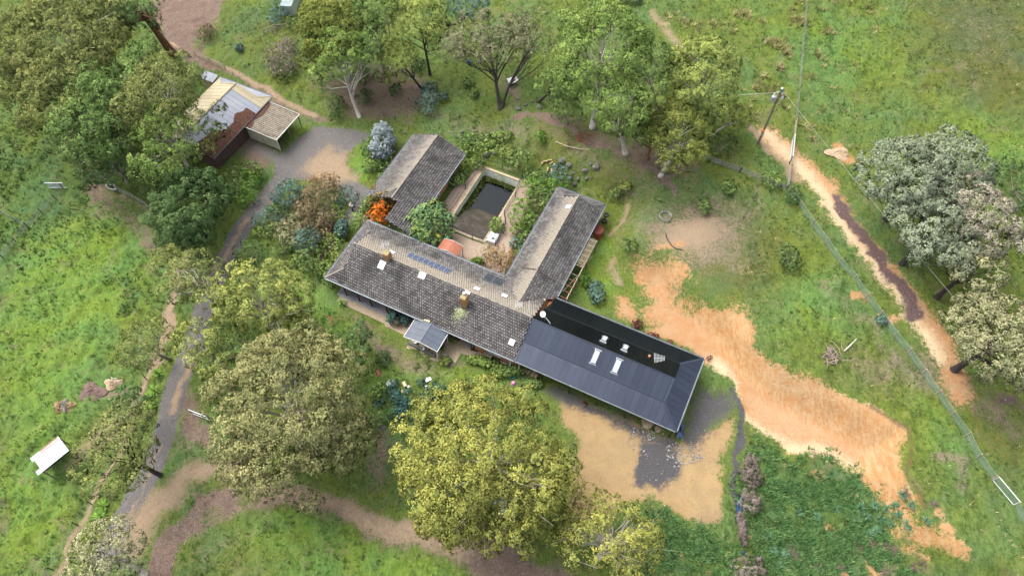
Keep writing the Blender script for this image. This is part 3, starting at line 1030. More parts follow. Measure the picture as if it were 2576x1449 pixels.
def tile_plane(c0, ax, upd, L, T, keep, z0=EAVE, kk=K_):
    """tiles on a slope. c0: eave corner XY, ax: along eave, upd: uphill XY; L run along, T horizontal run uphill"""
    ax = np.array(ax, float)
    upd = np.array(upd, float)
    nrow = int(T * math.sqrt(1 + kk * kk) / TG) + 1
    ncol = int(L / TW) + 1
    P, PALE = [], []
    cs = 1 / math.sqrt(1 + kk * kk)
    for r in range(nrow):
        d = (r + .5) * TG * cs
        if d > T - .02:
            break
        s = (np.arange(ncol) + .5 + (.5 if r % 2 else 0)) * TW
        xy = np.array(c0) + np.outer(s, ax) + upd * d
        k = keep(xy[:, 0], xy[:, 1], s, d) & (s < L)
        xy = xy[k]
        P.append(np.column_stack([xy, np.full(len(xy), z0 + kk * d)]))
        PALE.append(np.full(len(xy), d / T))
    P = np.concatenate(P)
    B = np.array([[ax[0], ax[1], 0], [upd[0] * cs, upd[1] * cs, kk * cs], [0, 0, 0]], float)
    B[2] = np.cross(B[0], B[1])
    if B[2][2] < 0:
        B[0] = -B[0]
        B[2] = -B[2]
    return P, np.concatenate(PALE), B


def put_tiles(parent, planes, n_single):
    """the n_single tiles nearest the camera as single parts, the rest as one part"""
    allP = np.concatenate([p[0] for p in planes])
    idx = np.concatenate([np.full(len(p[0]), i) for i, p in enumerate(planes)])
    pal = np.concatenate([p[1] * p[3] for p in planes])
    mw = parent.matrix_world if False else None
    wx = OX + allP[:, 0] * E1[0] + allP[:, 1] * E2[0]
    wy = OY + allP[:, 0] * E1[1] + allP[:, 1] * E2[1]
    dist = wx ** 2 + wy ** 2
    order = np.argsort(dist)
    single = order[:n_single]
    rest = order[n_single:]
    vs, fs, va, pa = [], [], [], []
    n = len(TILE_V)
    base = 0
    for i, pl in enumerate(planes):
        q = rest[idx[rest] == i]
        if not len(q):
            continue
        B = pl[2]
        jit = rng.randn(len(q), 1, 3) * .004
        v = (TILE_V @ B)[None] + allP[q][:, None, :] + jit
        vs.append(v.reshape(-1, 3))
        f = np.array(TILE_F)[None] + (base + np.arange(len(q)) * n)[:, None, None]
        fs.append(f.reshape(-1, 4))
        va.append(np.repeat(rng.rand(len(q)), n))
        pa.append(np.repeat(pal[q], n))
        base += len(q) * n
    me = np_mesh('tiles', np.concatenate(vs), np.concatenate(fs), M['tile'], False, {'v': np.concatenate(va), 'pale': np.concatenate(pa)})
    tag(obj('tiles', me, parent), kind='stuff')
    var = []
    for k in range(5):
        var.append(np_mesh('tile', TILE_V, np.array(TILE_F), M['tile'], False, {'v': np.full(n, (k + .5) / 5), 'pale': np.full(n, .05)}))
    for q in single:
        o = obj('tile', var[rng.randint(5)], parent)
        B = planes[idx[q]][2]
        m4 = Matrix(((B[0][0], B[1][0], B[2][0], allP[q][0]), (B[0][1], B[1][1], B[2][1], allP[q][1]), (B[0][2], B[1][2], B[2][2], allP[q][2]), (0, 0, 0, 1)))
        o.matrix_local = m4


def ridge_run(pts, r=.11):
    """half-round caps laid end to end along a line"""
    m = MB()
    for a, b in zip(pts[:-1], pts[1:]):
        a, b = Vector(a), Vector(b)
        L = (b - a).length
        n = max(1, int(L / .42))
        for i in range(n):
            p = a.lerp(b, i / n)
            q = a.lerp(b, (i + .97) / n)
            m.tube([p, q], [r * 1.08, r * .96], 8)
    return m


# ------------------------------------------------------------------ tiled homestead (main range and east wing)
house = hthing('tiled_house', 'long L-shaped homestead with weathered grey tiled roof, brick chimneys and white skylights', 'house', 0, 0)
GX = 1.8
XE, XW0, XW1 = 25.7, 19.9, 26.58
XM = (XW0 + XW1) / 2
YT = 25.5


def zmain(x, y):
    return EAVE + K_ * np.minimum(y, W_MAIN - y)


roof = MB()
e = EAVE - .03
zr = e + K_ * W_MAIN / 2
zg = e + K_ * GX
hW = W_MAIN / 2
roof.poly([(0, 0, e), (XE, 0, e), (XE, hW, zr), (GX, hW, zr), (GX, GX, zg)])
roof.poly([(0, W_MAIN, e), (GX, W_MAIN - GX, zg), (GX, hW, zr), (XE, hW, zr), (XE, W_MAIN, e)])
roof.poly([(0, W_MAIN, e), (0, 0, e), (GX, GX, zg), (GX, W_MAIN - GX, zg)])
roof.poly([(GX + .3, GX, zg), (GX + .3, hW, zr - .14), (GX + .3, W_MAIN - GX, zg)])
# east wing
hw2 = (XW1 - XW0) / 2
zr2 = e + K_ * hw2
GY = 1.5
yv = W_MAIN - hw2
roof.poly([(XW0, W_MAIN, e), (XM, yv, zr2), (XM, YT - GY, zr2), (XW0 + GY, YT - GY, e + K_ * GY), (XW0, YT, e)])
roof.poly([(XW1, W_MAIN, e), (XW1, YT, e), (XW1 - GY, YT - GY, e + K_ * GY), (XM, YT - GY, zr2), (XM, yv, zr2)])
roof.poly([(XW0, YT, e), (XW0 + GY, YT - GY, e + K_ * GY), (XW1 - GY, YT - GY, e + K_ * GY), (XW1, YT, e)])
ro = roof.build('roof', M['under'], house)

ANX0 = 25.75
planes = []
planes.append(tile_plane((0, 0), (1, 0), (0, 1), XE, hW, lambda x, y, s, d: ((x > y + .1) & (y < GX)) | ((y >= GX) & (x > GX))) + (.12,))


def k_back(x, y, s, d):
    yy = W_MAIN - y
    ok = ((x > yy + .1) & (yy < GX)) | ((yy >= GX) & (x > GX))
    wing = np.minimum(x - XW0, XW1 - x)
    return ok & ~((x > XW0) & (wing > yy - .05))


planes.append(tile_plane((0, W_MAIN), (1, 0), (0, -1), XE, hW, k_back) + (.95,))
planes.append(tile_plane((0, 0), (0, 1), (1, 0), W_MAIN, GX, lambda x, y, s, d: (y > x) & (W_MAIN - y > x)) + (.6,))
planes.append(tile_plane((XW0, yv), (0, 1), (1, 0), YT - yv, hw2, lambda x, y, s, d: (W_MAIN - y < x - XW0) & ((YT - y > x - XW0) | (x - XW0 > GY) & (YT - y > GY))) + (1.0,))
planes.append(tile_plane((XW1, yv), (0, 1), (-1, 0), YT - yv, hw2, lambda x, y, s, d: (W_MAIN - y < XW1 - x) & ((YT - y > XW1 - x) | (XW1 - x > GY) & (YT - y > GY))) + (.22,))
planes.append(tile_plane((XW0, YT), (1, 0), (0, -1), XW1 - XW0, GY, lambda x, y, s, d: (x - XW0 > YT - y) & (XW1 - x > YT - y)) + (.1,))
put_tiles(ro, planes, 300)
zR, zR2 = zr + .03, zr2 + .03
ridge_run([(GX - .25, hW, zR), (XE, hW, zR)]).build('ridge_cap', M['ridge'], ro)
ridge_run([(XM, yv + .2, zR2), (XM, 11.4, zR2)]).build('ridge_cap', M['ridge'], ro)
ridge_run([(XM, 11.4, zR2 + .04), (XM, YT - GY + .2, zR2 + .04)]).build('ridge_cap', M['ridge'], ro)
hip = ridge_run([(0, 0, EAVE), (GX, GX, zg + .03)])
hip.build('hip_cap', M['ridge'], ro)
ridge_run([(0, W_MAIN, EAVE), (GX, W_MAIN - GX, zg + .03)]).build('hip_cap', M['ridge_dark'], ro)
ridge_run([(XW0, YT, EAVE), (XW0 + GY, YT - GY, EAVE + K_ * GY)]).build('hip_cap', M['ridge_dark'], ro)
ridge_run([(XW1, YT, EAVE), (XW1 - GY, YT - GY, EAVE + K_ * GY)]).build('hip_cap', M['ridge_dark'], ro)
# verges of the gablets and the step across the east wing
b = MB()
for sg in (1, -1):
    b.bar((GX - .22, hW - sg * (hW - GX), zg + .03), (GX - .22, hW, zR - .02), .16, .06)
b.build('verge', M['ridge_dark'], ro)
b = MB()
for xs in (XW0 + GY, XW1 - GY):
    b.bar((xs, YT - GY + .2, EAVE + K_ * GY + .05), (XM, YT - GY + .2, zR2), .16, .08)
b.build('verge', M['ridge_dark'], ro)
b = MB()
b.bar((XW0 + 1.15, 11.4, EAVE + K_ * 1.15 + .07), (XM, 11.4, zR2 + .05), .16, .10)
b.bar((XW1 - .9, 11.4, EAVE + K_ * .9 + .07), (XM, 11.4, zR2 + .05), .16, .10)
b.build('step_flashing', M['timber_dark'], ro)
b = MB()
b.bar((XW0 + .1, W_MAIN - .1, EAVE + .08), (XM, yv, zR2), .09, .05)
b.bar((XW1 - .1, W_MAIN - .1, EAVE + .08), (XM, yv, zR2), .09, .05)
b.build('valley_flashing', mat('leaf_filled_valley', (.10, .065, .05), (.16, .09, .06), 4, .9), ro)


def gutter(segs, parent, z=EAVE - .05, wd=.20, name='gutter'):
    for (x0, y0, x1, y1) in segs:
        m = MB()
        d = Vector((x1 - x0, y1 - y0, 0)).normalized()
        n = Vector((d.y, -d.x, 0))
        a = Vector((x0, y0, z)) + n * wd / 2
        c = Vector((x1, y1, z)) + n * wd / 2
        m.bar(a, c, wd, .03)
        m.bar(a + n * wd / 2 + Vector((0, 0, .05)), c + n * wd / 2 + Vector((0, 0, .05)), .025, .12)
        m.bar(a - n * wd / 2 + Vector((0, 0, -.06)), c - n * wd / 2 + Vector((0, 0, -.06)), .025, .17)
        m.build(name, M['gutter'], parent)


gutter([(0, 0, 12.6, 0), (12.6, 0, XE, 0), (0, W_MAIN, 0, 0), (XW0, W_MAIN, 0, W_MAIN), (XW0, YT, XW0, W_MAIN), (XW1, YT, XW0, YT), (XW1, W_MAIN + .3, XW1, YT)], ro)
# walls
wl = MB()
wl.box(10.4, 5.6, 1.3, 19.6, 7.2, 2.6)
wl.box(23.1, 4.7, 1.3, 5.6, 8.6, 2.6)
wl.box(XM, 17.3, 1.3, 5.6, 15.4, 2.6)
wl.build('wall', M['brick'], house)
for i, xw in enumerate((3.2, 6.4, 9.4, 15.2, 18.4)):
    f = MB().box(xw, 1.975, 1.2, 1.5, .06, 2.0).build('window', M['white'], house)
    MB().box(xw, 1.945, 1.2, 1.3, .03, 1.8).build('pane', M['glass'], f)
for i, (xw, yw) in enumerate(((XW0 + .55, 13.5), (XW0 + .55, 17), (XW0 + .55, 21))):
    f = MB().box(xw - .02, yw, 1.35, .06, 1.6, 1.4).build('window', M['white'], house)
    MB().box(xw - .05, yw, 1.35, .03, 1.4, 1.2).build('pane', M['glass'], f)
f = MB().box(23.0, .385, 1.5, 1.6, .05, 1.2).build('window', M['white'], house)
MB().box(23.0, .355, 1.5, 1.4, .03, 1.0).build('pane', M['glass'], f)
for xp in (2.4, 4.3, 6.1, 8.4, 13.0, 17.2, 20.0):
    MB().box(xp, .16, 1.3, .14, .14, 2.6).build('verandah_post', M['timber_dark'], house)
for xp in (25.2,):
    MB().tube([(xp, -.02, 2.55), (xp, -.06, 1.2), (xp, -.06, .1)], .06).build('downpipe', M['white'], house)


def chimney(x, y, zt, sx, sy):
    m = MB()
    m.box(x, y, (3.4 + zt) / 2, sx, sy, zt - 3.4)
    m.box(x, y, zt - .2, sx + .08, sy + .08, .12)
    c = m.build('chimney', M['chim'], house)
    MB().box(x, y, zt + .015, sx - .1, sy - .1, .05).build('crown', mat('mossy_mortar', (.30, .25, .15), (.16, .16, .05), 5, .95), c)
    return c


chimney(6.4, 4.72, 5.95, .78, .78)
c = chimney(17.65, 3.42, 6.0, .72, .95)
MB().lathe([(.13, 0), (.13, .25), (.2, .27), (.2, .36), (.02, .42)], (17.6, 3.6, 6.04), 12).build('flue_cowl', M['steel'], c)


def on_main(x, y):
    return EAVE + K_ * min(y, W_MAIN - y)


def roof_panel(name, x0, x1, y0, y1, mt, off, th, parent, frame=None):
    """flat panel following the main roof slope"""
    m = MB()
    V = []
    for dz in (off - th, off):
        for x, y in ((x0, y0), (x1, y0), (x1, y1), (x0, y1)):
            V.append((x, y, on_main(x, y) + dz))
    m.add(V, [(0, 3, 2, 1), (4, 5, 6, 7), (0, 1, 5, 4), (1, 2, 6, 5), (2, 3, 7, 6), (3, 0, 4, 7)])
    return m.build(name, mt, parent)


M['skywhite'] = mat('white_acrylic_skylight', (.55, .55, .56), (.50, .50, .51), 1, .35, 0, 0)
for (x0, x1, y0, y1) in ((5.72, 6.55, 3.22, 4.15), (10.95, 11.83, 4.0, 4.7), (24.28, 24.95, 1.25, 1.9), (17.72, 18.4, 5.43, 5.95), (20.98, 21.68, 6.18, 6.67)):
    s_ = roof_panel('skylight', x0, x1, y0, y1, M['skywhite'], .16, .12, ro)
roof_panel('skylight', 5.9, 6.68, 5.6, 6.12, mat('clear_roof_sheet', (.42, .47, .52), (.36, .40, .45), 2, .2, 0, 0, None, .6), .14, .1, ro)
roof_panel('skylight', 17.05, 17.75, 4.2, 4.72, M['skywhite'], .16, .12, ro)
m = MB()
V = []
for dz in (.03, .14):
    for x, y in ((22.42, 21.75), (23.05, 21.75), (23.05, 22.35), (22.42, 22.35)):
        V.append((x, y, EAVE + K_ * (x - XW0) + dz))
m.add(V, [(0, 3, 2, 1), (4, 5, 6, 7), (0, 1, 5, 4), (1, 2, 6, 5), (2, 3, 7, 6), (3, 0, 4, 7)])
m.build('skylight', M['skywhite'], ro)


# ------------------------------------------------------------------ solar panels and hot-water collectors (lie on the roof)
def cell_material():
    m, t, out = nodes_of('solar_cells')
    tc = N(t, 'ShaderNodeTexCoord').outputs['Object']
    b = N(t, 'ShaderNodeBsdfPrincipled')
    br = N(t, 'ShaderNodeTexBrick')
    br.offset = 0
    br.inputs['Color1'].default_value = (.012, .02, .055, 1)
    br.inputs['Color2'].default_value = (.016, .026, .066, 1)
    br.inputs['Mortar'].default_value = (.20, .23, .30, 1)
    br.inputs['Scale'].default_value = 1
    br.inputs['Mortar Size'].default_value = .012
    br.inputs['Brick Width'].default_value = .16
    br.inputs['Row Height'].default_value = .16
    t.links.new(tc, br.inputs['Vector'])
    t.links.new(br.outputs['Color'], b.inputs['Base Color'])
    b.inputs['Roughness'].default_value = .3
    b.inputs['Specular IOR Level'].default_value = .25
    t.links.new(b.outputs[0], out.inputs[0])
    return m


M['cells'] = cell_material()
sx0, sx1 = 8.08, 13.92
nP = 8
ang = -math.atan(K_)
pw = (sx1 - sx0) / nP
solar_lab = ['westernmost solar panel of the row, nearest the chimney', 'second solar panel from the chimney end of the row', 'third solar panel from the chimney end of the row', 'fourth solar panel from the chimney end of the row',
             'fifth solar panel from the chimney end of the row', 'sixth solar panel from the chimney end of the row', 'seventh solar panel from the chimney end, second last of the row', 'easternmost solar panel of the row, nearest the hot water collectors']
for i in range(nP):
    cx_ = sx0 + pw * (i + .5)
    cy_ = 6.66
    root = hthing('solar_panel', solar_lab[i] + ' on the tiled roof', 'solar panel', cx_, cy_, on_main(cx_, cy_) + .12, 0, 'solar panels on the tiled roof')
    L = .98
    fr = MB()
    for (a, bb) in (((-pw / 2 + .02, -L / 2), (pw / 2 - .02, -L / 2)), ((-pw / 2 + .02, L / 2), (pw / 2 - .02, L / 2)), ((-pw / 2 + .035, -L / 2 + .02), (-pw / 2 + .035, L / 2 - .02)), ((pw / 2 - .035, -L / 2 + .02), (pw / 2 - .035, L / 2 - .02))):
        fr.bar((a[0], a[1], 0), (bb[0], bb[1], 0), .04, .05)
    fo = fr.build('frame', M['steel'], root)
    fo.rotation_euler = (ang, 0, 0)
    co = MB().box(0, 0, 0, pw - .1, L - .06, .03).build('cells', M['cells'], root)
    co.rotation_euler = (ang, 0, 0)
M['collector'] = mat('dark_collector_glass', (.045, .052, .062), (.035, .04, .05), 1.2, .15, 0, 0, None, .6)
for i, lb in enumerate(('left of two dark glass hot water collectors on the back slope of the tiled roof', 'right of two dark glass hot water collectors, beside the east wing valley')):
    x0 = 17.72 + i * 1.17
    cx_, cy_ = x0 + .57, 8.38
    root = hthing('hot_water_collector', lb, 'solar collector', cx_, cy_, on_main(cx_, cy_) + .14, 0, 'hot water collectors on the tiled roof')
    fo = MB().box(0, 0, -.02, 1.14, 1.45, .08).build('casing', M['gutter'], root)
    fo.rotation_euler = (ang, 0, 0)
    co = MB().box(0, 0, .025, 1.04, 1.35, .03).build('glass_cover', M['collector'], root)
    co.rotation_euler = (ang, 0, 0)


# ------------------------------------------------------------------ antennas
def yagi(x, y, z0, h, lab, rz=0.0, n=6, L=.9, s=1.0):
    root = hthing('tv_antenna', lab, 'antenna', x, y, z0, rz)
    MB().tube([(0, 0, 0), (0, 0, h)], .03, 6).build('mast', M['steel'], root)
    bm_ = MB().tube([(-L / 2, 0, h), (L / 2, 0, h)], .022, 5)
    bm_.build('boom', M['steel'], root)
    el = MB()
    for i in range(n):
        xx = -L / 2 + L * i / (n - 1)
        ww = (.55 - .04 * i) * s
        el.tube([(xx, -ww, h + .03), (xx, ww, h + .03)], .013, 5)
    el.build('elements', M['steel'], root)


yagi(6.1, 5.2, 4.4, 2.6, 'spiky television antenna on a mast behind the western brick chimney', .5)
yagi(23.6, 5.5, 4.5, .8, 'small television antenna on the tiled roof beside the dark metal roof', .3, 5, .7)
root = hthing('whip_antenna', 'thin white pole antenna leaning on the tiled roof edge by the dark metal roof', 'antenna', 24.9, 5.6, 4.5)
MB().tube([(0, 0, 0), (-.4, .9, .9)], .03, 6).build('pole', M['white'], root)

# stack of spare tiles and old dish on the east wing roof
root = hthing('broken_tiles', 'pile of broken cream tiles lying on the east wing roof', 'tile pile', 24.75, 8.3, 3.42)
for k in range(7):
    a = rng.rand(3)
    MB().box((a[0] - .5) * 1.1, (a[1] - .5) * .7, .06 + .05 * a[2] - (a[0] - .5) * .45, .34, .26, .03, a[2] * 6).build('broken_tile', M['rock_tan'], root)
MB().lathe([(.16, 0), (.2, .05), (.12, .06), (.08, .03)], (.75, .2, -.22), 12).build('ring', M['cream'], root)

# ------------------------------------------------------------------ west wing
west = hthing('tiled_garage', 'detached gabled outbuilding with mottled grey tiled roof beside the swimming pool', 'outbuilding', -2.2, 10)
WW, WL = 8.05, 15.35
h2 = WW / 2
m = MB()
ez = EAVE - .03
zrw = ez + K_ * h2
m.poly([(0, 3.1, ez), (h2, 3.1, zrw), (h2, WL, zrw), (0, WL, ez)])
m.poly([(WW, 0, ez), (WW, WL, ez), (h2, WL, zrw), (h2, 3.1, zrw), (h2 + .9, 3.1, ez + K_ * (h2 - .9)), (h2 + .9, 0, ez + K_ * (h2 - .9))])
wro = m.build('roof', M['under'], west)


def shift(pl, dx, dy):
    return pl


# planes are worked out in the house frame, then moved into the outbuilding's own frame
class _L:
    pass


pl1 = tile_plane((0, 3.1), (0, 1), (1, 0), WL - 3.1, h2, lambda x, y, s, d: x > -1) + (.75,)
pl2 = tile_plane((WW, 0), (0, 1), (-1, 0), WL, h2, lambda x, y, s, d: (y > 3.1) | (x > h2 + .9)) + (.12,)
_o = (OX, OY)
OXs, OYs = OX, OY
OX, OY = hw(-2.2, 10)
put_tiles(wro, [pl1, pl2], 300)
OX, OY = OXs, OYs
ridge_run([(h2, 3.1, zrw + .03), (h2, WL, zrw + .03)]).build('ridge_cap', M['ridge'], wro)
b = MB()
b.bar((0, WL + .03, ez + .05), (h2, WL + .03, zrw + .05), .12, .14)
b.bar((WW, WL + .03, ez + .05), (h2, WL + .03, zrw + .05), .12, .14)
b.build('bargeboard', M['ridge_dark'], wro)
gutter([(WW, 0, WW, WL), (0, WL, 0, 3.1)], wro)
w2 = MB().box(h2, 9.4, 1.3, WW - 1.2, 11.3, 2.6)
w2.add([(.62, 15.0, 2.6), (WW - .62, 15.0, 2.6), (h2, 15.0, zrw - .1), (.62, 14.8, 2.6), (WW - .62, 14.8, 2.6), (h2, 14.8, zrw - .1)], [(0, 1, 2), (3, 5, 4), (0, 2, 5, 3), (1, 4, 5, 2)])
w2.build('wall', M['brick'], west)
for (px_, py_) in ((h2 + 1.1, .25), (WW - .3, .25), (h2 + 1.1, 2.6)):
    MB().box(px_, py_, 1.33, .14, .14, 2.66).build('post', M['timber'], west)
for yy in (5.2, 8.2, 11.2):
    f = MB().box(WW - .575, yy, 1.4, .06, 1.5, 1.3).build('window', M['white'], west)
    MB().box(WW - .545, yy, 1.4, .03, 1.3, 1.1).build('pane', M['glass'], f)
d_ = MB().box(.57, 7.0, 1.1, .06, 4.6, 2.2).build('roller_door', M['cream'], west)
MB().box(.535, 7.0, .5, .03, .3, .08).build('handle', M['steel'], d_)


# ------------------------------------------------------------------ dark metal extension
def sheetmat(name, c1, c2, rough, metal, spec=.5, c3=None):
    return mat(name, c1, c2, .8, rough, metal, .12, 9, spec, c3)


M['monument'] = sheetmat('charcoal_steel_sheet', (.078, .089, .115), (.069, .079, .102), .15, .95)
RIBW = .762


def ribbed(name, mt, parent, O, ax, upd, kk, z0, s0, s1, lo, hi, rib=.03, nr=4):
    """one profiled sheet per part. lo(s), hi(s): horizontal uphill distance of its lower and upper ends"""
    ax = Vector((ax[0], ax[1], 0))
    upd = Vector((upd[0], upd[1], 0))
    n = Vector((-upd.x * kk, -upd.y * kk, 1)).normalized()
    k = 0
    s = s0
    while s < s1 - .02:
        e_ = min(s + RIBW, s1)
        prof = []
        p = RIBW / nr
        for i in range(nr):
            for o_, h_ in ((0, rib), (.035, rib), (.055, 0), (p - .02, 0)):
                q = s + i * p + o_
                if q < e_:
                    prof.append((q, h_))
        prof.append((e_ - .03, 0.0))
        V, F_ = [], []
        for (q, h_) in prof:
            for t_ in (lo(q), max(hi(q), lo(q) + .001)):
                P = Vector((O[0], O[1], z0)) + ax * q + upd * t_ + Vector((0, 0, kk * t_)) + n * h_
                V.append(P)
        for i in range(len(prof) - 1):
            F_.append((2 * i, 2 * i + 2, 2 * i + 3, 2 * i + 1))
        MB().add(V, F_).build(name, mt, parent)
        s += RIBW
        k += 1


annex = hthing('metal_roofed_extension', 'long extension with dark charcoal ribbed metal roof joined to the tiled house', 'house extension', 0, 0)
AX0, AX1, AW = 25.75, 45.05, 9.64
FD = 2.28               # width of the shallow skirt
KS, KU = .325, .465
zs = EAVE + KS * FD
zt = zs + KU * (AW / 2 - FD)
ar = MB()
ar.poly([(AX0, 0, EAVE - .12), (AX1, 0, EAVE - .12), (AX1, AW, EAVE - .12), (AX0 + .85, AW, EAVE - .12), (AX0, AW / 2, EAVE - .12)])
aro = ar.build('roof', M['black'], annex)
XG = AX1 - FD


def left_cut(y):
    return AX0 + max(0, (y - AW / 2)) * .18


# front skirt and front upper slope
ribbed('roof_sheet', M['monument'], aro, (AX0, 0), (1, 0), (0, 1), KS, EAVE, 0, AX1 - AX0, lambda s: 0 if AX0 + s < AX1 - .01 else 0, lambda s: min(FD, AX1 - AX0 - s))
ribbed('roof_sheet', M['monument'], aro, (AX0, FD), (1, 0), (0, 1), KU, zs + .05, 0, XG - AX0, lambda s: -.02, lambda s: AW / 2 - FD)
# back
ribbed('roof_sheet', M['monument'], aro, (AX0, AW), (1, 0), (0, -1), KS, EAVE, 0, AX1 - AX0, lambda s: max(0, AW / 2 - s / .18) if s < .85 else 0, lambda s: min(FD, AX1 - AX0 - s) if s >= .4 else 0)
ribbed('roof_sheet', M['monument'], aro, (AX0, AW - FD), (1, 0), (0, -1), KU, zs + .05, 0, XG - AX0, lambda s: max(-.02, AW / 2 - FD - s / .18) if s < .45 else -.02, lambda s: AW / 2 - FD)
# east end skirt
ribbed('roof_sheet', M['monument'], aro, (AX1, 0), (0, 1), (-1, 0), KS, EAVE, 0, AW, lambda s: 0, lambda s: min(FD, s, AW - s))
# gablet, cappings
g = MB()
g.poly([(XG - .05, FD, zs), (XG - .05, AW - FD, zs), (XG - .05, AW / 2, zt - .02)])
g.build('gable_end', M['monument'], aro)
cp_ = MB()
cp_.tube([(AX0, AW / 2, zt + .05), (XG, AW / 2, zt + .05)], .07, 6)
cp_.build('ridge_cap', M['monument'], aro)
cp_ = MB()
for y_ in (0, AW):
    sg = 1 if y_ == 0 else -1
    cp_.bar((AX1, y_, EAVE + .04), (XG, y_ + sg * FD, zs + .05), .26, .03)
cp_.build('hip_cap', M['monument'], aro)
cp_ = MB()
for sg, yb in ((1, FD), (-1, AW - FD)):
    cp_.bar((XG, yb, zs + .09), (XG, AW / 2, zt + .09), .2, .04)
cp_.bar((AX0 + .05, 0, EAVE + .06), (AX0 + .05, FD, zs + .06), .18, .04)
cp_.bar((AX0 + .05, FD, zs + .09), (AX0 + .05, AW / 2, zt + .1), .18, .04)
cp_.build('barge_cap', M['monument'], aro)
fl = MB()
fl.bar((AX0, FD - .03, zs + .03), (XG, FD - .03, zs + .03), .03, .09)
fl.bar((AX0 + .4, AW - FD + .03, zs + .03), (XG, AW - FD + .03, zs + .03), .03, .09)
fl.build('flashing', M['black'], aro)
gutter([(AX0, -.02, AX1, -.02), (AX1 + .02, 0, AX1 + .02, AW), (AX1, AW + .02, AX0 + .85, AW + .02)], aro, EAVE - .06, .12)
aw_ = MB()
aw_.box(35.2, 5.6, 1.28, 18.4, 6.9, 2.5)
aw_.build('wall', M['brick'], annex)
for xp in (29.2, 32.6, 36.0, 39.4, 42.8, 44.7):
    MB().box(xp, .2, 1.29, .12, .12, 2.55).build('post', M['black'], annex)
MB().tube([(26.3, .02, 2.5), (26.3, .02, .1)], .05).build('downpipe', M['white'], annex)


def annex_z(x, y):
    yy = min(y, AW - y)
    return EAVE + KS * yy if yy < FD else zs + .05 + KU * (yy - FD)


def roof_window(x0, x1, y0, y1, lab):
    cx_, cy_ = (x0 + x1) / 2, (y0 + y1) / 2
    k = KU if cy_ < AW / 2 else -KU
    root = hthing('roof_window', lab, 'skylight', cx_, cy_, annex_z(cx_, cy_), 0, 'framed skylights in the dark metal roof')
    an = math.atan(k)
    wx, wy = (x1 - x0) * .62, (y1 - y0)
    f = MB()
    for sx_ in (-1, 1):
        f.box(sx_ * wx / 2, 0, .16, .07, wy * .8, .3)
        f.box(0, sx_ * wy * .4, .16, wx, .07, .3)
    fo = f.build('frame', M['steel'], root)
    fo.rotation_euler = (an, 0, 0)
    go = MB().box(0, 0, .24, wx - .06, wy * .8 - .06, .04).build('pane', M['glass'], root)
    go.rotation_euler = (an, 0, 0)
    s_ = MB()
    ww = (x1 - x0) / 2
    s_.bar((-ww, wy / 2, .06), (ww, wy / 2, .06), .05)
    s_.bar((-ww, -wy / 2, .06), (ww, -wy / 2, .06), .05)
    for sx_ in (-1, 1):
        for sy_ in (-1, 1):
            s_.bar((sx_ * wx / 2, sy_ * wy * .4, .2), (sx_ * ww, sy_ * wy / 2, .06), .035)
    so = s_.build('flashing_stay', M['white'], root)
    so.rotation_euler = (an, 0, 0)


roof_window(33.6, 34.4, 2.85, 4.6, 'long glazed skylight on the front metal slope, nearer the tiled roof')
roof_window(36.17, 36.98, 2.82, 4.57, 'long glazed skylight on the front metal slope, farther from the tiled roof')
roof_window(33.65, 34.45, 5.68, 6.68, 'short glazed skylight on the black back slope, nearer the tiled roof')
roof_window(36.2, 36.98, 5.66, 6.68, 'short glazed skylight on the black back slope, nearer the comb antenna')


def dish(x, y, lab):
    root = hthing('satellite_dish', lab, 'satellite dish', x, y, annex_z(x, y), .3)
    MB().tube([(0, 0, 0), (0, 0, .5), (-.25, .25, .9)], .03, 6).build('mast', M['steel'], root)
    d = MB().lathe([(.02, 0), (.2, .03), (.36, .1), (.38, .12), (.2, .05), (.02, .02)], (0, 0, 0), 14).build('reflector', M['white'], root)
    d.location = (-.25, .25, .95)
    d.rotation_euler = (R(35), R(-30), 0)
    MB().tube([(-.25, .25, .9), (.7, -.5, .25)], .035, 6).build('stay', M['white'], root)


dish(27.0, 5.4, 'white satellite dish on a stay at the western end of the black metal slope')
yagi(40.5, 6.3, annex_z(40.5, 6.3), .9, 'comb shaped white antenna at the eastern end of the black metal slope', .4, 8, 1.1, 1.1)
root = hthing('roof_vent', 'small pinkish vent pipe on the black metal slope beside the comb antenna', 'vent pipe', 39.4, 6.4, annex_z(39.4, 6.4))
MB().lathe([(.09, 0), (.09, .35), (.15, .36), (.15, .42), (.02, .47)], (0, 0, 0), 10).build('pipe', M['terracotta'], root)

# ------------------------------------------------------------------ corrugated shed in the trees, with its lean-to
M['shedwall'] = mat('dark_red_boards', (.075, .04, .03), (.04, .03, .026), 3, .85)
shed = hthing('gabled_shed', 'large farm shed with pale blue-grey metal roof half hidden by gum trees', 'shed', -29.4, 16)
M['zinc'] = sheetmat('pale_blue_grey_sheet', (.225, .24, .275), (.195, .21, .245), .6, .0, .3, (.25, .255, .265))
M['zinc_cream'] = sheetmat('cream_sheet', (.33, .285, .19), (.29, .25, .165), .65, 0, .2)
SX0, SX1 = -4.7, 4.7
SY0, SY1 = -6.5, 6.9
KZ = .38
ZE = 2.75
zrd = ZE + KZ * 4.7
GS = 1.5
m = MB()
m.poly([(SX1, SY0, ZE - .04), (SX1, SY1, ZE - .04), (SX1 - GS, SY1 - GS, ZE - .04 + KZ * GS), (0, SY1 - GS, zrd - .04), (0, SY0, zrd - .04)])
m.poly([(SX0, SY0, ZE - .04), (0, SY0, zrd - .04), (0, SY1 - GS, zrd - .04), (SX0 + GS, SY1 - GS, ZE - .04 + KZ * GS), (SX0, SY1, ZE - .04)])
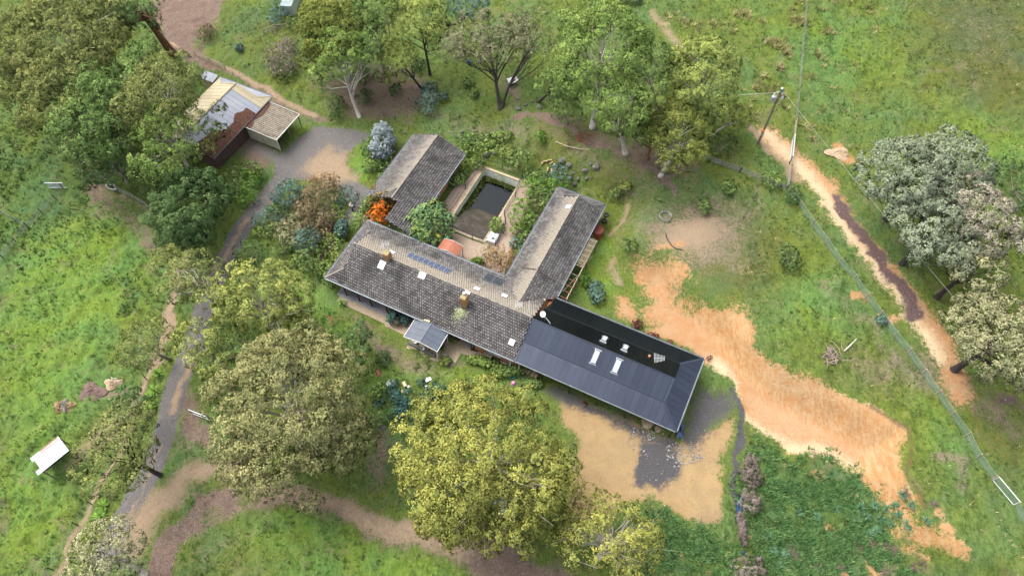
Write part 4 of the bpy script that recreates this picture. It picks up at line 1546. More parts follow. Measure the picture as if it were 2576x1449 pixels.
m.poly([(SX0, SY1, ZE - .04), (SX0 + GS, SY1 - GS, ZE - .04 + KZ * GS), (SX1 - GS, SY1 - GS, ZE - .04 + KZ * GS), (SX1, SY1, ZE - .04)])
sro = m.build('roof', M['under'], shed)
fcut = lambda s: 0.0
ribbed('roof_sheet', M['zinc'], sro, (SX1, SY0), (0, 1), (-1, 0), KZ, ZE, 0, SY1 - SY0 - 2.6, fcut, lambda s: 4.7, .015, 3)
ribbed('roof_sheet', M['zinc_cream'], sro, (SX1, SY0 + 10.8), (0, 1), (-1, 0), KZ, ZE, 0, 2.6, fcut, lambda s: 4.7 if 10.8 + s < SY1 - SY0 - GS else (SY1 - SY0 - 10.8 - s), .015, 3)
ribbed('roof_sheet', M['zinc_cream'], sro, (SX0, SY0), (0, 1), (1, 0), KZ, ZE, 0, SY1 - SY0, fcut, lambda s: 4.7 if s < SY1 - SY0 - GS else (SY1 - SY0 - s), .015, 3)
ribbed('roof_sheet', M['zinc'], sro, (SX0, SY1), (1, 0), (0, -1), KZ, ZE, 0, SX1 - SX0, fcut, lambda s: min(GS, s, SX1 - SX0 - s), .015, 3)
MB().tube([(0, SY0, zrd + .03), (0, SY1 - GS + .1, zrd + .03)], .11, 7).build('ridge_cap', M['zinc_cream'], sro)
b = MB()
for sg in (-1, 1):
    b.bar((0, SY1 - GS + .05, zrd + .03), (sg * (4.7 - GS), SY1 - GS + .05, ZE + KZ * GS + .03), .2, .05)
    b.bar((sg * 4.7, SY1, ZE + .03), (sg * (4.7 - GS), SY1 - GS, ZE + KZ * GS + .03), .16, .04)
b.build('verge', M['zinc_cream'], sro)
b = MB()
b.poly([(SX0 + GS, SY1 - GS + .02, ZE + KZ * GS), (SX1 - GS, SY1 - GS + .02, ZE + KZ * GS), (0, SY1 - GS + .02, zrd - .05)])
b.build('gable_end', M['cream'], sro)
gutter([(SX1, SY0, SX1, SY1), (SX1, SY1, SX0, SY1)], sro, ZE - .05, .14)
w3 = MB()
w3.box(0, 0, 1.33, 8.7, 12.4, 2.62)
w3.build('wall', M['shedwall'], shed)
for k in range(5):
    MB().box(4.375, -5 + k * 1.9, 1.25, .05, .12, 2.4).build('stud', M['timber_dark'], shed)
# drift of leaves on the lower slope
nl = 5200
u = rng.rand(nl)
yy = SY0 + 9.5 * rng.rand(nl) ** 1.0
edge = .5 + 1.5 * vn(yy, yy * 0, .7, 4) + np.clip(-(yy - 0) * .28, 0, 2.2)
tt = edge * u ** 1.3
px_, py_, pz_ = SX1 - tt, yy, ZE + KZ * tt + .035 + rng.rand(nl) * .05
ang_ = rng.rand(nl) * 6.28
dx, dy = np.cos(ang_) * .11, np.sin(ang_) * .11
ctr = np.stack([px_, py_, pz_], -1)
a_ = np.stack([dx, dy, -dx * KZ + rng.randn(nl) * .03], -1)
b_ = np.stack([-dy * .5, dx * .5, dy * .5 * KZ + rng.randn(nl) * .03], -1)
V = np.stack([ctr - a_ - b_, ctr + a_ - b_, ctr + a_ + b_, ctr - a_ + b_], 1).reshape(-1, 3)
tag(obj('leaf_drift', np_mesh('leaf_drift', V, np.arange(nl * 4).reshape(-1, 4), M['redleaf']), sro), kind='stuff')
# small roof at the back corner
sm = hthing('small_lean_to', 'small pale metal roof at the back corner of the farm shed', 'lean-to', -35.5, 22.2)
r_ = MB().poly([(-1.2, -.7, 2.72), (1.2, -.7, 2.72), (1.2, .7, 3.0), (-1.2, .7, 3.0)]).build('roof', M['under'], sm)
ribbed('roof_sheet', M['zinc'], r_, (-1.2, -.7), (1, 0), (0, 1), .2, 2.76, 0, 2.4, fcut, lambda s: 1.4, .015, 3)
MB().box(0, 0, 1.33, 2.2, 1.2, 2.66).build('wall', M['cream'], sm)

lean = hthing('carport', 'open carport with mossy corrugated roof and cream side wall joined to the farm shed', 'carport', -22.2, 19.2)
M['corr'] = mat('weathered_corrugated_sheet', (.25, .215, .165), (.17, .145, .11), 1.6, .8, .0, .3, 8, .3, (.11, .085, .06), (.08, .06, .045))
KC = -.075
r_ = MB().poly([(-2.62, -2.78, 2.46), (2.78, -2.78, 2.20), (2.78, 2.78, 2.20), (-2.62, 2.78, 2.46)]).build('roof', M['under'], lean)
for i in range(9):
    y0 = -2.78 + i * .62
    n_ = 13
    V, F_ = [], []
    for j in range(n_):
        yv_ = y0 + .615 * j / (n_ - 1)
        hz_ = .05 * math.sin(j * math.pi / 3)
        for xx in (-2.62, 2.8):
            V.append((xx, yv_, 2.5 + (xx + 2.62) * -.048 + hz_))
    for j in range(n_ - 1):
        F_.append((2 * j, 2 * j + 1, 2 * j + 3, 2 * j + 2))
    MB().add(V, F_).build('roof_sheet', M['corr'], r_)
b = MB()
b.bar((-2.6, -2.83, 2.52), (2.85, -2.83, 2.26), .05, .16)
b.bar((-2.6, 2.83, 2.52), (2.85, 2.83, 2.26), .05, .16)
b.bar((2.86, -2.83, 2.26), (2.86, 2.83, 2.26), .08, .12)
b.build('fascia', M['white'], lean)
M['fibro'] = mat('cream_fibro_board', (.40, .37, .27), (.34, .32, .24), 1.4, .8, 0, .1, None, .2, (.29, .28, .21))
for k in range(2):
    MB().box(-1.27 + k * 2.62, -2.6, 1.16, 2.55, .06, 2.2).build('wall_panel', M['fibro'], lean)
MB().box(.04, -2.64, 1.16, .07, .05, 2.2).build('cover_strip', M['timber'], lean)
for (a, c_) in ((2.65, -2.6), (2.65, 0), (2.65, 2.6)):
    MB().box(a, c_, 1.1, .12, .12, 2.2).build('post', M['white' if c_ < -2 else 'timber'], lean)
nl = 2600
yy = -2.7 + 5.4 * rng.rand(nl)
tt = (.25 + .75 * vn(yy, yy * 0, .8, 9)) * rng.rand(nl) ** 1.2 * 1.1
ctr = np.stack([-2.6 + tt, yy, 2.54 - tt * .048 + rng.rand(nl) * .06], -1)
ang_ = rng.rand(nl) * 6.28
a_ = np.stack([np.cos(ang_), np.sin(ang_), rng.randn(nl) * .3], -1) * .1
b_ = np.stack([-np.sin(ang_), np.cos(ang_), rng.randn(nl) * .3], -1) * .05
V = np.stack([ctr - a_ - b_, ctr + a_ - b_, ctr + a_ + b_, ctr - a_ + b_], 1).reshape(-1, 3)
tag(obj('leaf_drift', np_mesh('leaf_drift', V, np.arange(nl * 4).reshape(-1, 4), M['redleaf']), lean), kind='stuff')

# ------------------------------------------------------------------ white animal shelter in the left paddock
ws = thing('animal_shelter', 'small open animal shelter with white iron roof in the left paddock', 'shelter', (-49.25, 24.5, gz(-49.25, 24.5)), math.atan2(2.67, 2.32))
M['whiteiron'] = mat('white_painted_iron', (.40, .40, .41), (.34, .34, .35), 1, .5, 0, .1, None, .3, (.36, .33, .30))
M['rustiron'] = mat('rust_streaked_iron', (.36, .17, .10), (.28, .12, .07), 1.6, .6, 0, .1)
L2, W2 = 3.55, 2.62
for i in range(4):
    y0 = -W2 / 2 + i * W2 / 4
    z0, z1 = 2.55 + .04 * (3 - i), 2.55 + .04 * (2 - i)
    x0 = -L2 / 2 + (.55 if i in (1, 2) else (.25 if i == 3 else -.1))
    x0 = -L2 / 2 + (.0 if i == 0 else (.5 if i < 3 else .3))
    mm = MB()
    n_ = 7
    V, F_ = [], []
    for j in range(n_):
        yv_ = y0 + (W2 / 4 - .05) * j / (n_ - 1)
        for xx in (x0, L2 / 2):
            V.append((xx, yv_, 2.75 - .13 * (yv_ + W2 / 2) + (.02 if j % 2 else 0) + .012 * (i % 2)))
    for j in range(n_ - 1):
        F_.append((2 * j, 2 * j + 1, 2 * j + 3, 2 * j + 2))
    mm.add(V, F_)
    mm.build('roof_sheet', M['whiteiron'], ws)
for (yv_, x0) in ((.85, -.3), (1.15, -.5)):
    MB().box(.62, yv_, 2.83 - .13 * (yv_ + W2 / 2), 2.1, .08, .012).build('rust_strip', M['rustiron'], ws)
for (a, c_) in ((-L2 / 2 + .5, -W2 / 2 + .1), (L2 / 2 - .1, -W2 / 2 + .1), (-L2 / 2 + .5, W2 / 2 - .1), (L2 / 2 - .1, W2 / 2 - .1)):
    MB().box(a, c_, 1.2, .13, .13, 2.5).build('post', M['timber'], ws)
MB().bar((-L2 / 2 + .4, -W2 / 2 + .08, 2.5), (L2 / 2, -W2 / 2 + .08, 2.5), .06, .16).build('beam', M['timber_dark'], ws)
MB().box(0, W2 / 2 - .05, 1.25, L2 - .8, .04, 2.2).build('back_wall', M['rust'], ws)

# ------------------------------------------------------------------ canopies
can = hthing('patio_canopy', 'low gabled grey corrugated canopy over the front patio', 'canopy', 14.95, -1.35)
M['canopy'] = sheetmat('blue_grey_corrugated', (.075, .09, .115), (.06, .073, .095), .45, .0, .4)
cr = MB().poly([(-2.2, -1.38, 2.42), (0, -1.38, 2.86), (0, 1.35, 2.86), (-2.2, 1.35, 2.42)]).poly([(2.2, -1.38, 2.42), (2.2, 1.35, 2.42), (0, 1.35, 2.86), (0, -1.38, 2.86)]).build('roof', M['under'], can)
ribbed('roof_sheet', M['canopy'], cr, (-2.2, -1.38), (0, 1), (1, 0), .2, 2.45, 0, 2.73, fcut, lambda s: 2.2, .022, 7)
ribbed('roof_sheet', M['canopy'], cr, (2.2, -1.38), (0, 1), (-1, 0), .2, 2.45, 0, 2.73, fcut, lambda s: 2.2, .022, 7)
MB().tube([(0, -1.38, 2.91), (0, 1.35, 2.91)], .05, 6).build('ridge_cap', M['canopy'], cr)
b = MB()
for sg in (-1, 1):
    b.bar((sg * 2.24, -1.4, 2.44), (sg * 2.24, 1.4, 2.44), .06, .13)
    b.bar((sg * 2.24, -1.42, 2.42), (0, -1.42, 2.86), .05, .13)
b.build('fascia', M['white'], can)
b = MB()
for k in range(7):
    b.box(-2.05 + k * .27, 1.47, 2.62 + k * .045, .2, .28, .06)
b.build('cream_flashing', M['cream'], can)
for (a, c_) in ((-2.0, -1.25), (2.0, -1.25), (-2.0, 1.2), (2.0, 1.2)):
    MB().box(a, c_, 1.2, .1, .1, 2.4).build('post', M['white'], can)

red = hthing('red_canopy', 'small barrel topped canopy with rusty red roof beside the pool court', 'canopy', 11.4, 10.95)
M['redroof'] = mat('faded_red_sheet', (.27, .085, .05), (.20, .065, .04), 1.6, .6, 0, .2, None, .3, (.17, .10, .05), (.26, .17, .09))
b = MB()
npt = 13
V, F_ = [], []
for j in range(npt):
    a = -1 + 2 * j / (npt - 1)
    for yv_ in (-.85, .85):
        V.append((a * 1.42, yv_, 2.58 - .42 * abs(a) ** 1.4))
for j in range(npt - 1):
    F_.append((2 * j, 2 * j + 2, 2 * j + 3, 2 * j + 1))
V += [(p[0], p[1], p[2] - .04) for p in V]
k2 = npt * 2
F_ += [tuple(q + k2 for q in reversed(f)) for f in F_]
b.add(V, F_)
b.build('roof_sheet', M['redroof'], red)
b = MB()
for yv_ in (-.87, .87):
    for j in range(npt - 1):
        a0, a1 = -1 + 2 * j / (npt - 1), -1 + 2 * (j + 1) / (npt - 1)
        b.bar((a0 * 1.42, yv_, 2.55 - .42 * abs(a0) ** 1.4), (a1 * 1.42, yv_, 2.55 - .42 * abs(a1) ** 1.4), .04, .1)
b.build('edge_trim', M['white'], red)
for (a, c_) in ((-1.3, -.75), (1.3, -.75), (-1.3, .75), (1.3, .75)):
    MB().box(a, c_, 1.07, .1, .1, 2.14).build('post', M['white'], red)

# ------------------------------------------------------------------ timber pergola along the east wing
per = hthing('timber_pergola', 'weathered open timber pergola along the east side of the tiled east wing', 'pergola', 27.2, 14.9)
b = MB()
for xx in (-.52, .55):
    o = MB().bar((xx, -4.8, 2.38), (xx, 5.0, 2.38), .09, .14).build('beam', M['timber_pale'], per)
for k in range(6):
    MB().bar((-.62, .4 + k * .86, 2.49), (.72, .4 + k * .86 + .05, 2.49), .06, .08).build('rafter', M['timber_pale'], per)
for k in range(6):
    xx = -.42 + k * .17
    MB().bar((xx, .6, 2.55), (xx + .03, 4.95, 2.55), .045, .05).build('batten', M['timber_pale'], per)
for k in range(5):
    MB().bar((-.62, -4.6 + k * .9, 2.49), (.72, -4.6 + k * .9 - .1, 2.49), .07, .09).build('rafter', M['rust' if k < 4 else 'timber'], per)
MB().bar((-.3, -4.0, 2.56), (.5, -1.0, 2.56), .05).build('batten', M['timber'], per)
MB().bar((.3, .2, 2.6), (.9, 2.9, 1.9), .05).build('brace', M['timber_pale'], per)
for yy in (-4.7, -1.5, 1.8, 4.9):
    MB().box(.6, yy, 1.2, .1, .1, 2.4).build('post', M['timber'], per)

# ================================================================== POOL, PAVING, YARD
def paving_mat(name, c1, c2, mortar, bw, rh):
    m, t, out = nodes_of(name)
    tc = N(t, 'ShaderNodeTexCoord').outputs['Object']
    b = N(t, 'ShaderNodeBsdfPrincipled')
    br = N(t, 'ShaderNodeTexBrick')
    for k, v in (('Color1', c1), ('Color2', c2), ('Mortar', mortar)):
        br.inputs[k].default_value = tuple(v) + (1,)
    br.inputs['Scale'].default_value = 1
    br.inputs['Mortar Size'].default_value = .012
    br.inputs['Brick Width'].default_value = bw
    br.inputs['Row Height'].default_value = rh
    t.links.new(tc, br.inputs['Vector'])
    c = mixc(t, mth(t, 'MULTIPLY', sstep(t, noise(t, tc, .7, 4, .65), .5, .75), .5), br.outputs['Color'], (.19, .15, .10))
    c = mixc(t, mth(t, 'MULTIPLY', sstep(t, noise(t, tc, 6, 3, .65), .58, .72), .4), c, (.40, .33, .25))
    t.links.new(c, b.inputs['Base Color'])
    b.inputs['Roughness'].default_value = .9
    bn = N(t, 'ShaderNodeBump')
    bn.inputs['Strength'].default_value = .5
    bn.inputs['Distance'].default_value = .02
    t.links.new(br.outputs['Fac'], bn.inputs['Height'])
    bn.invert = True
    t.links.new(bn.outputs[0], b.inputs['Normal'])
    t.links.new(b.outputs[0], out.inputs[0])
    return m


M['pave'] = paving_mat('buff_brick_paving', (.33, .26, .17), (.27, .21, .135), (.13, .10, .075), .24, .12)
M['pave_pink'] = paving_mat('pinkish_brick_paving', (.34, .25, .185), (.29, .215, .155), (.14, .11, .085), .23, .115)


def court(name, xy, z0, z1, mt):
    a, b_ = hw(0, 0)
    o = MB().slab(xy, z0, z1).build(name, mt)
    o.location = (a, b_, 0)
    o.rotation_euler = (0, 0, TH)
    return tag(o, kind='structure')


court('slate_terrace', [(1.2, -.32), (8.6, -.32), (8.6, 2.0), (1.2, 2.0)], -.1, .05, M['slate'])
court('brick_terrace', [(1.75, -.95), (3.0, -1.15), (8.85, -1.27), (8.85, -1.5), (12.8, -1.6), (12.8, -.325), (1.75, -.325)], -.1, .06, M['pave'])
court('brick_patio', [(12.81, -3.0), (17.0, -3.0), (17.8, -2.1), (19.05, -2.12), (19.02, -.75), (20.65, -.5), (20.65, -.1), (21.8, -.05), (21.8, 1.9), (8.7, 1.9), (8.7, -.32), (12.81, -.32)], -.1, .056, M['pave'])
court('pool_court', [(6.7, 10.0), (19.2, 10.0), (18.6, 12.0), (18.0, 14.55), (6.7, 14.55)], -.1, .05, M['pave_pink'])
court('pool_court', [(6.2, 14.56), (8.02, 14.56), (8.02, 26.9), (7.4, 26.6), (7.1, 23.0), (6.2, 22.0)], -.1, .05, M['pave_pink'])
court('pool_court', [(14.28, 14.56), (18.0, 14.56), (16.9, 20.0), (16.2, 24.5), (15.2, 27.0), (14.28, 27.0)], -.1, .05, M['pave_pink'])
court('front_path', [(-1.4, 8.2), (-.4, 8.2), (-.5, 10.6), (-1.2, 12.0), (-2.2, 12.6), (-2.6, 11.6), (-1.7, 10.6)], -.1, .05, M['pave_pink'])

pool = hthing('swimming_pool', 'empty-looking rectangular swimming pool with mouldy pale walls and dark stagnant water', 'swimming pool', 11.15, 20.7)
PX0, PX1, PY0, PY1 = -2.75, 2.75, -5.6, 5.6
M['coping'] = mat('buff_coping', (.35, .28, .19), (.27, .21, .14), 3, .85, 0, .3, None, .2, (.24, .20, .13))
M['poolwall'] = mat('mouldy_pool_render', (.52, .53, .47), (.40, .43, .35), 1.2, .7, 0, .2, None, .2, (.26, .31, .14), (.17, .21, .10))
b = MB()
b.box(PX0 - .17, 0, -.03, .36, PY1 * 2 + .7, .2)
b.box(PX1 + .17, 0, -.03, .36, PY1 * 2 + .7, .2)
b.box(0, PY0 - .17, -.03, PX1 * 2 - .02, .36, .2)
b.box(0, PY1 + .17, -.03, PX1 * 2 - .02, .36, .2)
b.build('coping', M['coping'], pool)
b = MB()
iw = .22
b.poly([(PX0, PY0, -.05), (PX0 + iw, PY0, -2.2), (PX0 + iw, PY1 - .4, -2.2), (PX0, PY1, -.05)])
b.poly([(PX1, PY0, -.05), (PX1, PY1, -.05), (PX1 - iw, PY1 - .4, -2.2), (PX1 - iw, PY0, -2.2)])
b.poly([(PX0, PY1, -.05), (PX0 + iw, PY1 - .4, -2.2), (PX1 - iw, PY1 - .4, -2.2), (PX1, PY1, -.05)])
b.poly([(PX0, PY0, -.05), (PX1, PY0, -.05), (PX1 - iw, PY0, -2.2), (PX0 + iw, PY0, -2.2)])
b.poly([(PX0, PY0, -2.25), (PX1, PY0, -2.25), (PX1, PY1, -2.25), (PX0, PY1, -2.25)])
b.build('wall', M['poolwall'], pool)
# sludge bed rising to the shallow end
nx_, ny_ = 34, 60
xs = np.linspace(PX0 + .04, PX1 - .04, nx_)
ys = np.linspace(PY0 + .02, PY1 - .3, ny_)
XX, YY = np.meshgrid(xs, ys)
zz = -.34 - 1.02 * np.clip((YY - PY0) / 5.6, 0, 1) ** 1.0 - .8 * np.clip((YY + .3) / 2.0, 0, 1) + (fbm(XX, YY, .8, 81, 3) - .5) * .22
zz += .45 * np.clip((PX0 + .9 - XX) / .9, 0, 1) ** 2 * np.clip((YY + 2) / 2, 0, 1)
vi = np.arange(nx_ * ny_).reshape(ny_, nx_)
FF = np.stack([vi[:-1, :-1], vi[:-1, 1:], vi[1:, 1:], vi[1:, :-1]], -1).reshape(-1, 4)
M['sludge'] = mat('brown_leaf_sludge', (.030, .022, .012), (.014, .011, .006), 2.0, .5, 0, .7, 9, .4, (.045, .037, .022), (.07, .052, .022))
obj('sludge', np_mesh('sludge', np.stack([XX, YY, zz], -1).reshape(-1, 3), FF, M['sludge'], True), pool)
m, t, out = nodes_of('stagnant_water')
bs = N(t, 'ShaderNodeBsdfPrincipled')
bs.inputs['Base Color'].default_value = (.004, .006, .007, 1)
bs.inputs['Roughness'].default_value = .03
bs.inputs['IOR'].default_value = 1.33
bs.inputs['Specular IOR Level'].default_value = .45
t.links.new(bs.outputs[0], out.inputs[0])
MB().poly([(PX0 + .1, -2.2, -1.33), (PX1 - .1, -2.2, -1.33), (PX1 - .1, PY1 - .1, -1.33), (PX0 + .1, PY1 - .1, -1.33)]).build('water', m, pool)
# algae rim
na = 2600
side = rng.rand(na)
ax_ = np.where(side < .62, PX0 + .2 + np.abs(rng.randn(na)) * .22, PX0 + .2 + rng.rand(na) * 5.0)
ay_ = np.where(side < .62, -3.2 + rng.rand(na) * 8.2, PY1 - .45 - np.abs(rng.randn(na)) * .25)
az_ = -1.2 + rng.rand(na) * .25 + np.where(side < .62, np.clip((PX0 + .45 - ax_), 0, .3), 0)
M['algae'] = leafmat('pond_weed', [(0, (.03, .05, .012)), (.6, (.07, .10, .02)), (1, (.13, .15, .05))], .15)
s_ = .05 + rng.rand(na) * .06
a_ = rng.randn(na, 3) * s_[:, None]
b_ = rng.randn(na, 3) * s_[:, None]
ctr = np.stack([ax_, ay_, az_], -1)
V = np.stack([ctr - a_, ctr + b_, ctr + a_, ctr - b_], 1).reshape(-1, 3)
tag(obj('pond_weed', np_mesh('pond_weed', V, np.arange(na * 4).reshape(-1, 4), M['algae'], False, {'v': np.repeat(rng.rand(na), 4)}), pool), kind='stuff')

# black pool fence, panel by panel
pf = hthing('pool_fence', 'black tubular safety fence enclosing the swimming pool', 'fence', 0, 0)
PFP = [(7.7, 16.9), (7.72, 21.8), (7.73, 27.0), (10.8, 27.1), (13.85, 27.2), (14.5, 23.5), (14.55, 20.0), (15.35, 18.8), (15.6, 15.2), (12.6, 14.55), (9.6, 14.7)]
for i, (x, y) in enumerate(PFP):
    MB().box(x, y, .62, .07, .07, 1.3).build('post', M['black'], pf)
for i in range(len(PFP) - 1):
    a, c_ = PFP[i], PFP[i + 1]
    m_ = MB()
    L = math.dist(a, c_)
    for z in (.22, 1.18):
        m_.bar((a[0], a[1], z), (c_[0], c_[1], z), .05)
    n_ = int(L / .13)
    for k in range(1, n_):
        f = k / n_
        x, y = a[0] + (c_[0] - a[0]) * f, a[1] + (c_[1] - a[1]) * f
        m_.box(x, y, .7, .014, .014, .94)
    m_.build('fence_panel', M['black'], pf)
pb = hthing('pump_cover', 'white fibreglass pump cover box at the shallow corner of the pool', 'pump cover', 15.0, 15.75, 0, .05)
MB().box(0, 0, .32, 1.15, 1.5, .6).build('body', M['white'], pb, False, .05)
MB().box(0, 0, .65, 1.2, 1.55, .07).build('lid', M['skywhite'], pb, False, .03)
MB().box(.1, -.2, .70, .35, .28, .05).build('label_plate', M['black'], pb)

# ------------------------------------------------------------------ fences
def fence(name, lab, pts, h=1.25, net=None, rails=0, post=.06, mtp='timber', wires=2, rail_m='timber', dense=True, group=None, prot=.1):
    G3 = [gp(*p) for p in pts]
    o = thing(name, lab, 'fence', G3[0], 0, group)
    base = Vector(G3[0])
    P = [Vector(g) - base for g in G3]
    for i, p in enumerate(P):
        lean_ = Vector((rng.randn() * .05, rng.randn() * .05, h + prot))
        MB().tube([p + Vector((0, 0, -.2)), p + lean_], post, 7).build('post', M[mtp], o)
    w_ = MB()
    for z in np.linspace(h * .35, h, wires) if wires else []:
        for i in range(len(P) - 1):
            w_.tube([P[i] + Vector((0, 0, z)), (P[i] + P[i + 1]) / 2 + Vector((0, 0, z - .03)), P[i + 1] + Vector((0, 0, z))], .012, 4, False)
    if wires:
        w_.build('wires', M['wire'], o)
    for r_ in range(rails):
        z = h * (r_ + 1) / (rails + .15)
        for i in range(len(P) - 1):
            MB().bar(P[i] + Vector((0, 0, z)), P[i + 1] + Vector((0, 0, z + rng.randn() * .04)), .05, .11).build('rail', M[rail_m], o)
    if net:
        for i in range(len(P) - 1):
            V = []
            n_ = 9
            for k in range(n_):
                f = k / (n_ - 1)
                q = P[i].lerp(P[i + 1], f)
                sag = .10 * math.sin(f * math.pi) + rng.rand() * .03
                d = (P[i + 1] - P[i]).normalized()
                nn = Vector((-d.y, d.x, 0)) * .05 * math.sin(f * math.pi * 2)
                gzz = gz(q.x + base.x, q.y + base.y) - base.z
                V += [(q.x, q.y, gzz + .02), (q.x + nn.x, q.y + nn.y, gzz + h * .5), (q.x, q.y, q.z + h - sag)]
            F_ = []
            for k in range(n_ - 1):
                for j in range(2):
                    F_.append((3 * k + j, 3 * k + 3 + j, 3 * k + 4 + j, 3 * k + 1 + j))
            MB().add(V, F_).build('netting', M[net], o, True)
    return o


FR = [(1979, 484), (2011, 522), (2041, 568), (2075, 612), (2108, 662), (2145, 703), (2176, 750), (2211, 795), (2246, 845), (2281, 888), (2318, 940), (2353, 991), (2390, 1045), (2428, 1096), (2455, 1151), (2494, 1206)]
fence('netting_fence', 'long green netting boundary fence running down the right paddock', FR, 1.15, 'net_green', 0, .06, 'timber_pale', 2)
fence('netting_fence', 'short green netting fence in the lower right corner below the metal gate', [(2549, 1271), (2578, 1328), (2612, 1392)], 1.15, 'net_green', 0, .06, 'timber_pale', 2)
fence('rail_fence', 'old grey timber rail fence between the right gum trees and the fence corner', [(1769, 402), (1815, 419), (1859, 434)], 1.1, 'net_grey', 3, .07, 'timber', 0)
fence('netting_fence', 'sagging wire netting fence joining the rail fence to the fence corner', [(1861, 435), (1914, 453), (1975, 480)], 1.1, 'net_grey', 0, .07, 'timber_dark', 2)
fence('netting_fence', 'collapsed grey netting fence trailing downhill from a dark corner post', [(1914, 456), (1893, 505), (1868, 552)], .8, 'net_grey', 0, .05, 'timber', 1)
fence('wire_fence', 'straight rail and wire fence running up from the fence corner', [(1977, 481), (1986, 412)], 1.3, 'net_grey', 2, .1, 'timber', 2, 'timber_pale')
fence('wire_fence', 'short pale rail fence just beyond the white gate', [(1994, 352), (1999, 311)], 1.2, 'net_grey', 2, .06, 'timber', 0, 'timber_pale')
fence('wire_fence', 'far wire fence running to the top edge across the meadow', [(1999, 309), (2003, 275), (2008, 235), (2012, 190), (2016, 140), (2021, 85), (2027, 20), (2030, -10)], 1.1, 'net_grey', 0, .05, 'timber', 2)
fence('paddock_fence', 'netting paddock fence with rusty posts on the far left', [(-30, 690), (10, 650), (42, 610), (72, 573), (107, 538), (142, 502), (160, 475)], 1.1, 'net_grey', 0, .06, 'timber_dark', 3)
fence('paddock_fence', 'cross fence of grey posts meeting the left paddock fence from the edge of the picture', [(-40, 515), (5, 536), (38, 555), (70, 571)], 1.0, 'net_grey', 0, .05, 'timber', 2)
fence('drive_fence', 'wire fence with dark posts beside the gravel drive at the left', [(475, 636), (455, 700), (437, 767), (422, 812), (397, 880), (369, 955), (340, 1035), (302, 1120), (266, 1195), (231, 1268), (195, 1321), (134, 1433), (105, 1490)], 1.1, None, 0, .055, 'timber_dark', 3)
fence('wire_fence', 'low netting fence running past the bathtub trough under the round dark tree', [(247, 442), (280, 468), (300, 482), (335, 498), (372, 520)], 1.0, 'net_grey', 0, .05, 'timber_pale', 2)
fence('white_rail_fence', 'pale three-rail fence beside the leaf strewn track at the top left', [(492, 141), (530, 159), (568, 176)], 1.0, None, 3, .06, 'timber_pale', 0, 'timber_pale')
fence('post_rail_fence', 'thin single-rail timber fence beside the wire cage at the top left', [(664, 88), (695, 77), (724, 73)], 1.1, 'net_grey', 1, .05, 'timber_pale', 0, 'timber_pale')
fence('paddock_fence', 'few thin posts of a wire fence on the slope at the top', [(638, 95), (648, 60), (655, 20)], 1.0, None, 0, .04, 'timber', 2)


def gate(lab, a, b_, h, mt, net, wdt=.06):
    A, B = Vector(gp(*a)), Vector(gp(*b_))
    o = thing('gate', lab, 'gate', A)
    D = B - A
    z = Vector((0, 0, .12))
    up = Vector((0, 0, h))
    f = MB()
    f.tube([z, z + up], wdt / 2, 6).tube([D + z, D + z + up], wdt / 2, 6).tube([z, D + z], wdt / 2, 6).tube([z + up, D + z + up], wdt / 2, 6)
    f.build('frame', mt, o)
    if net:
        MB().poly([z, D + z, D + z + up, z + up]).build('mesh_panel', M[net], o)
    return o


gate('pale framed metal gate in the netting fence at the lower right', (2496, 1208), (2548, 1270), 1.1, M['white'], 'net_green', .1)
gate('narrow whitish gate seen edge-on beside the clay track', (1987, 411), (1993, 354), 1.2, M['white'], 'net_cage', .1)
gate('wire mesh gate standing open beside the left trees', (205, 436), (247, 403), 1.1, M['steel'], 'net_grey', .08)
gate('small steel mesh gate in the far left paddock fence corner', (124, 474), (168, 474), 1.0, M['steel'], 'net_cage', .08)
gate('short dark gate under the tan gum beside the red-brown earth', (484, 1040), (530, 1058), 1.0, M['steel'], 'net_grey', .09)

# wire cage at the top
A, B = gp(712, 42), gp(737, -20)
cg = thing('wire_cage', 'tall wire netting enclosure at the top left beside the blue-green bush', 'wire cage', A)
D = Vector(B) - Vector(A)
D.z = 0
n_ = Vector((-D.y, D.x, 0)).normalized() * -1.9
c4 = [Vector((0, 0, 0)), D, D + n_, n_]
for p in c4:
    MB().box(p.x, p.y, 1.0, .08, .08, 2.1).build('post', M['timber_pale'], cg)
for i in range(4):
    p, q = c4[i], c4[(i + 1) % 4]
    MB().poly([p, q, q + Vector((0, 0, 2)), p + Vector((0, 0, 2))]).build('netting', M['net_cage'], cg)
MB().poly([p + Vector((0, 0, 2.02)) for p in c4]).build('netting', M['net_cage'], cg)

# ------------------------------------------------------------------ power pole and lines
def z_for(px, py_top, base):
    """height above the base whose projection reaches image row py_top"""
    lo, hi = 0.5, 30
    for _ in range(40):
        h = (lo + hi) / 2
        p = Vector((base[0], base[1], base[2] + h)) - Vector((0, 0, CAM_H))
        v = (p.y * sp + p.z * cp) / (p.y * cp - p.z * sp)
        if PH / 2 - v * FPX > py_top:
            lo = h
        else:
            hi = h
    return lo


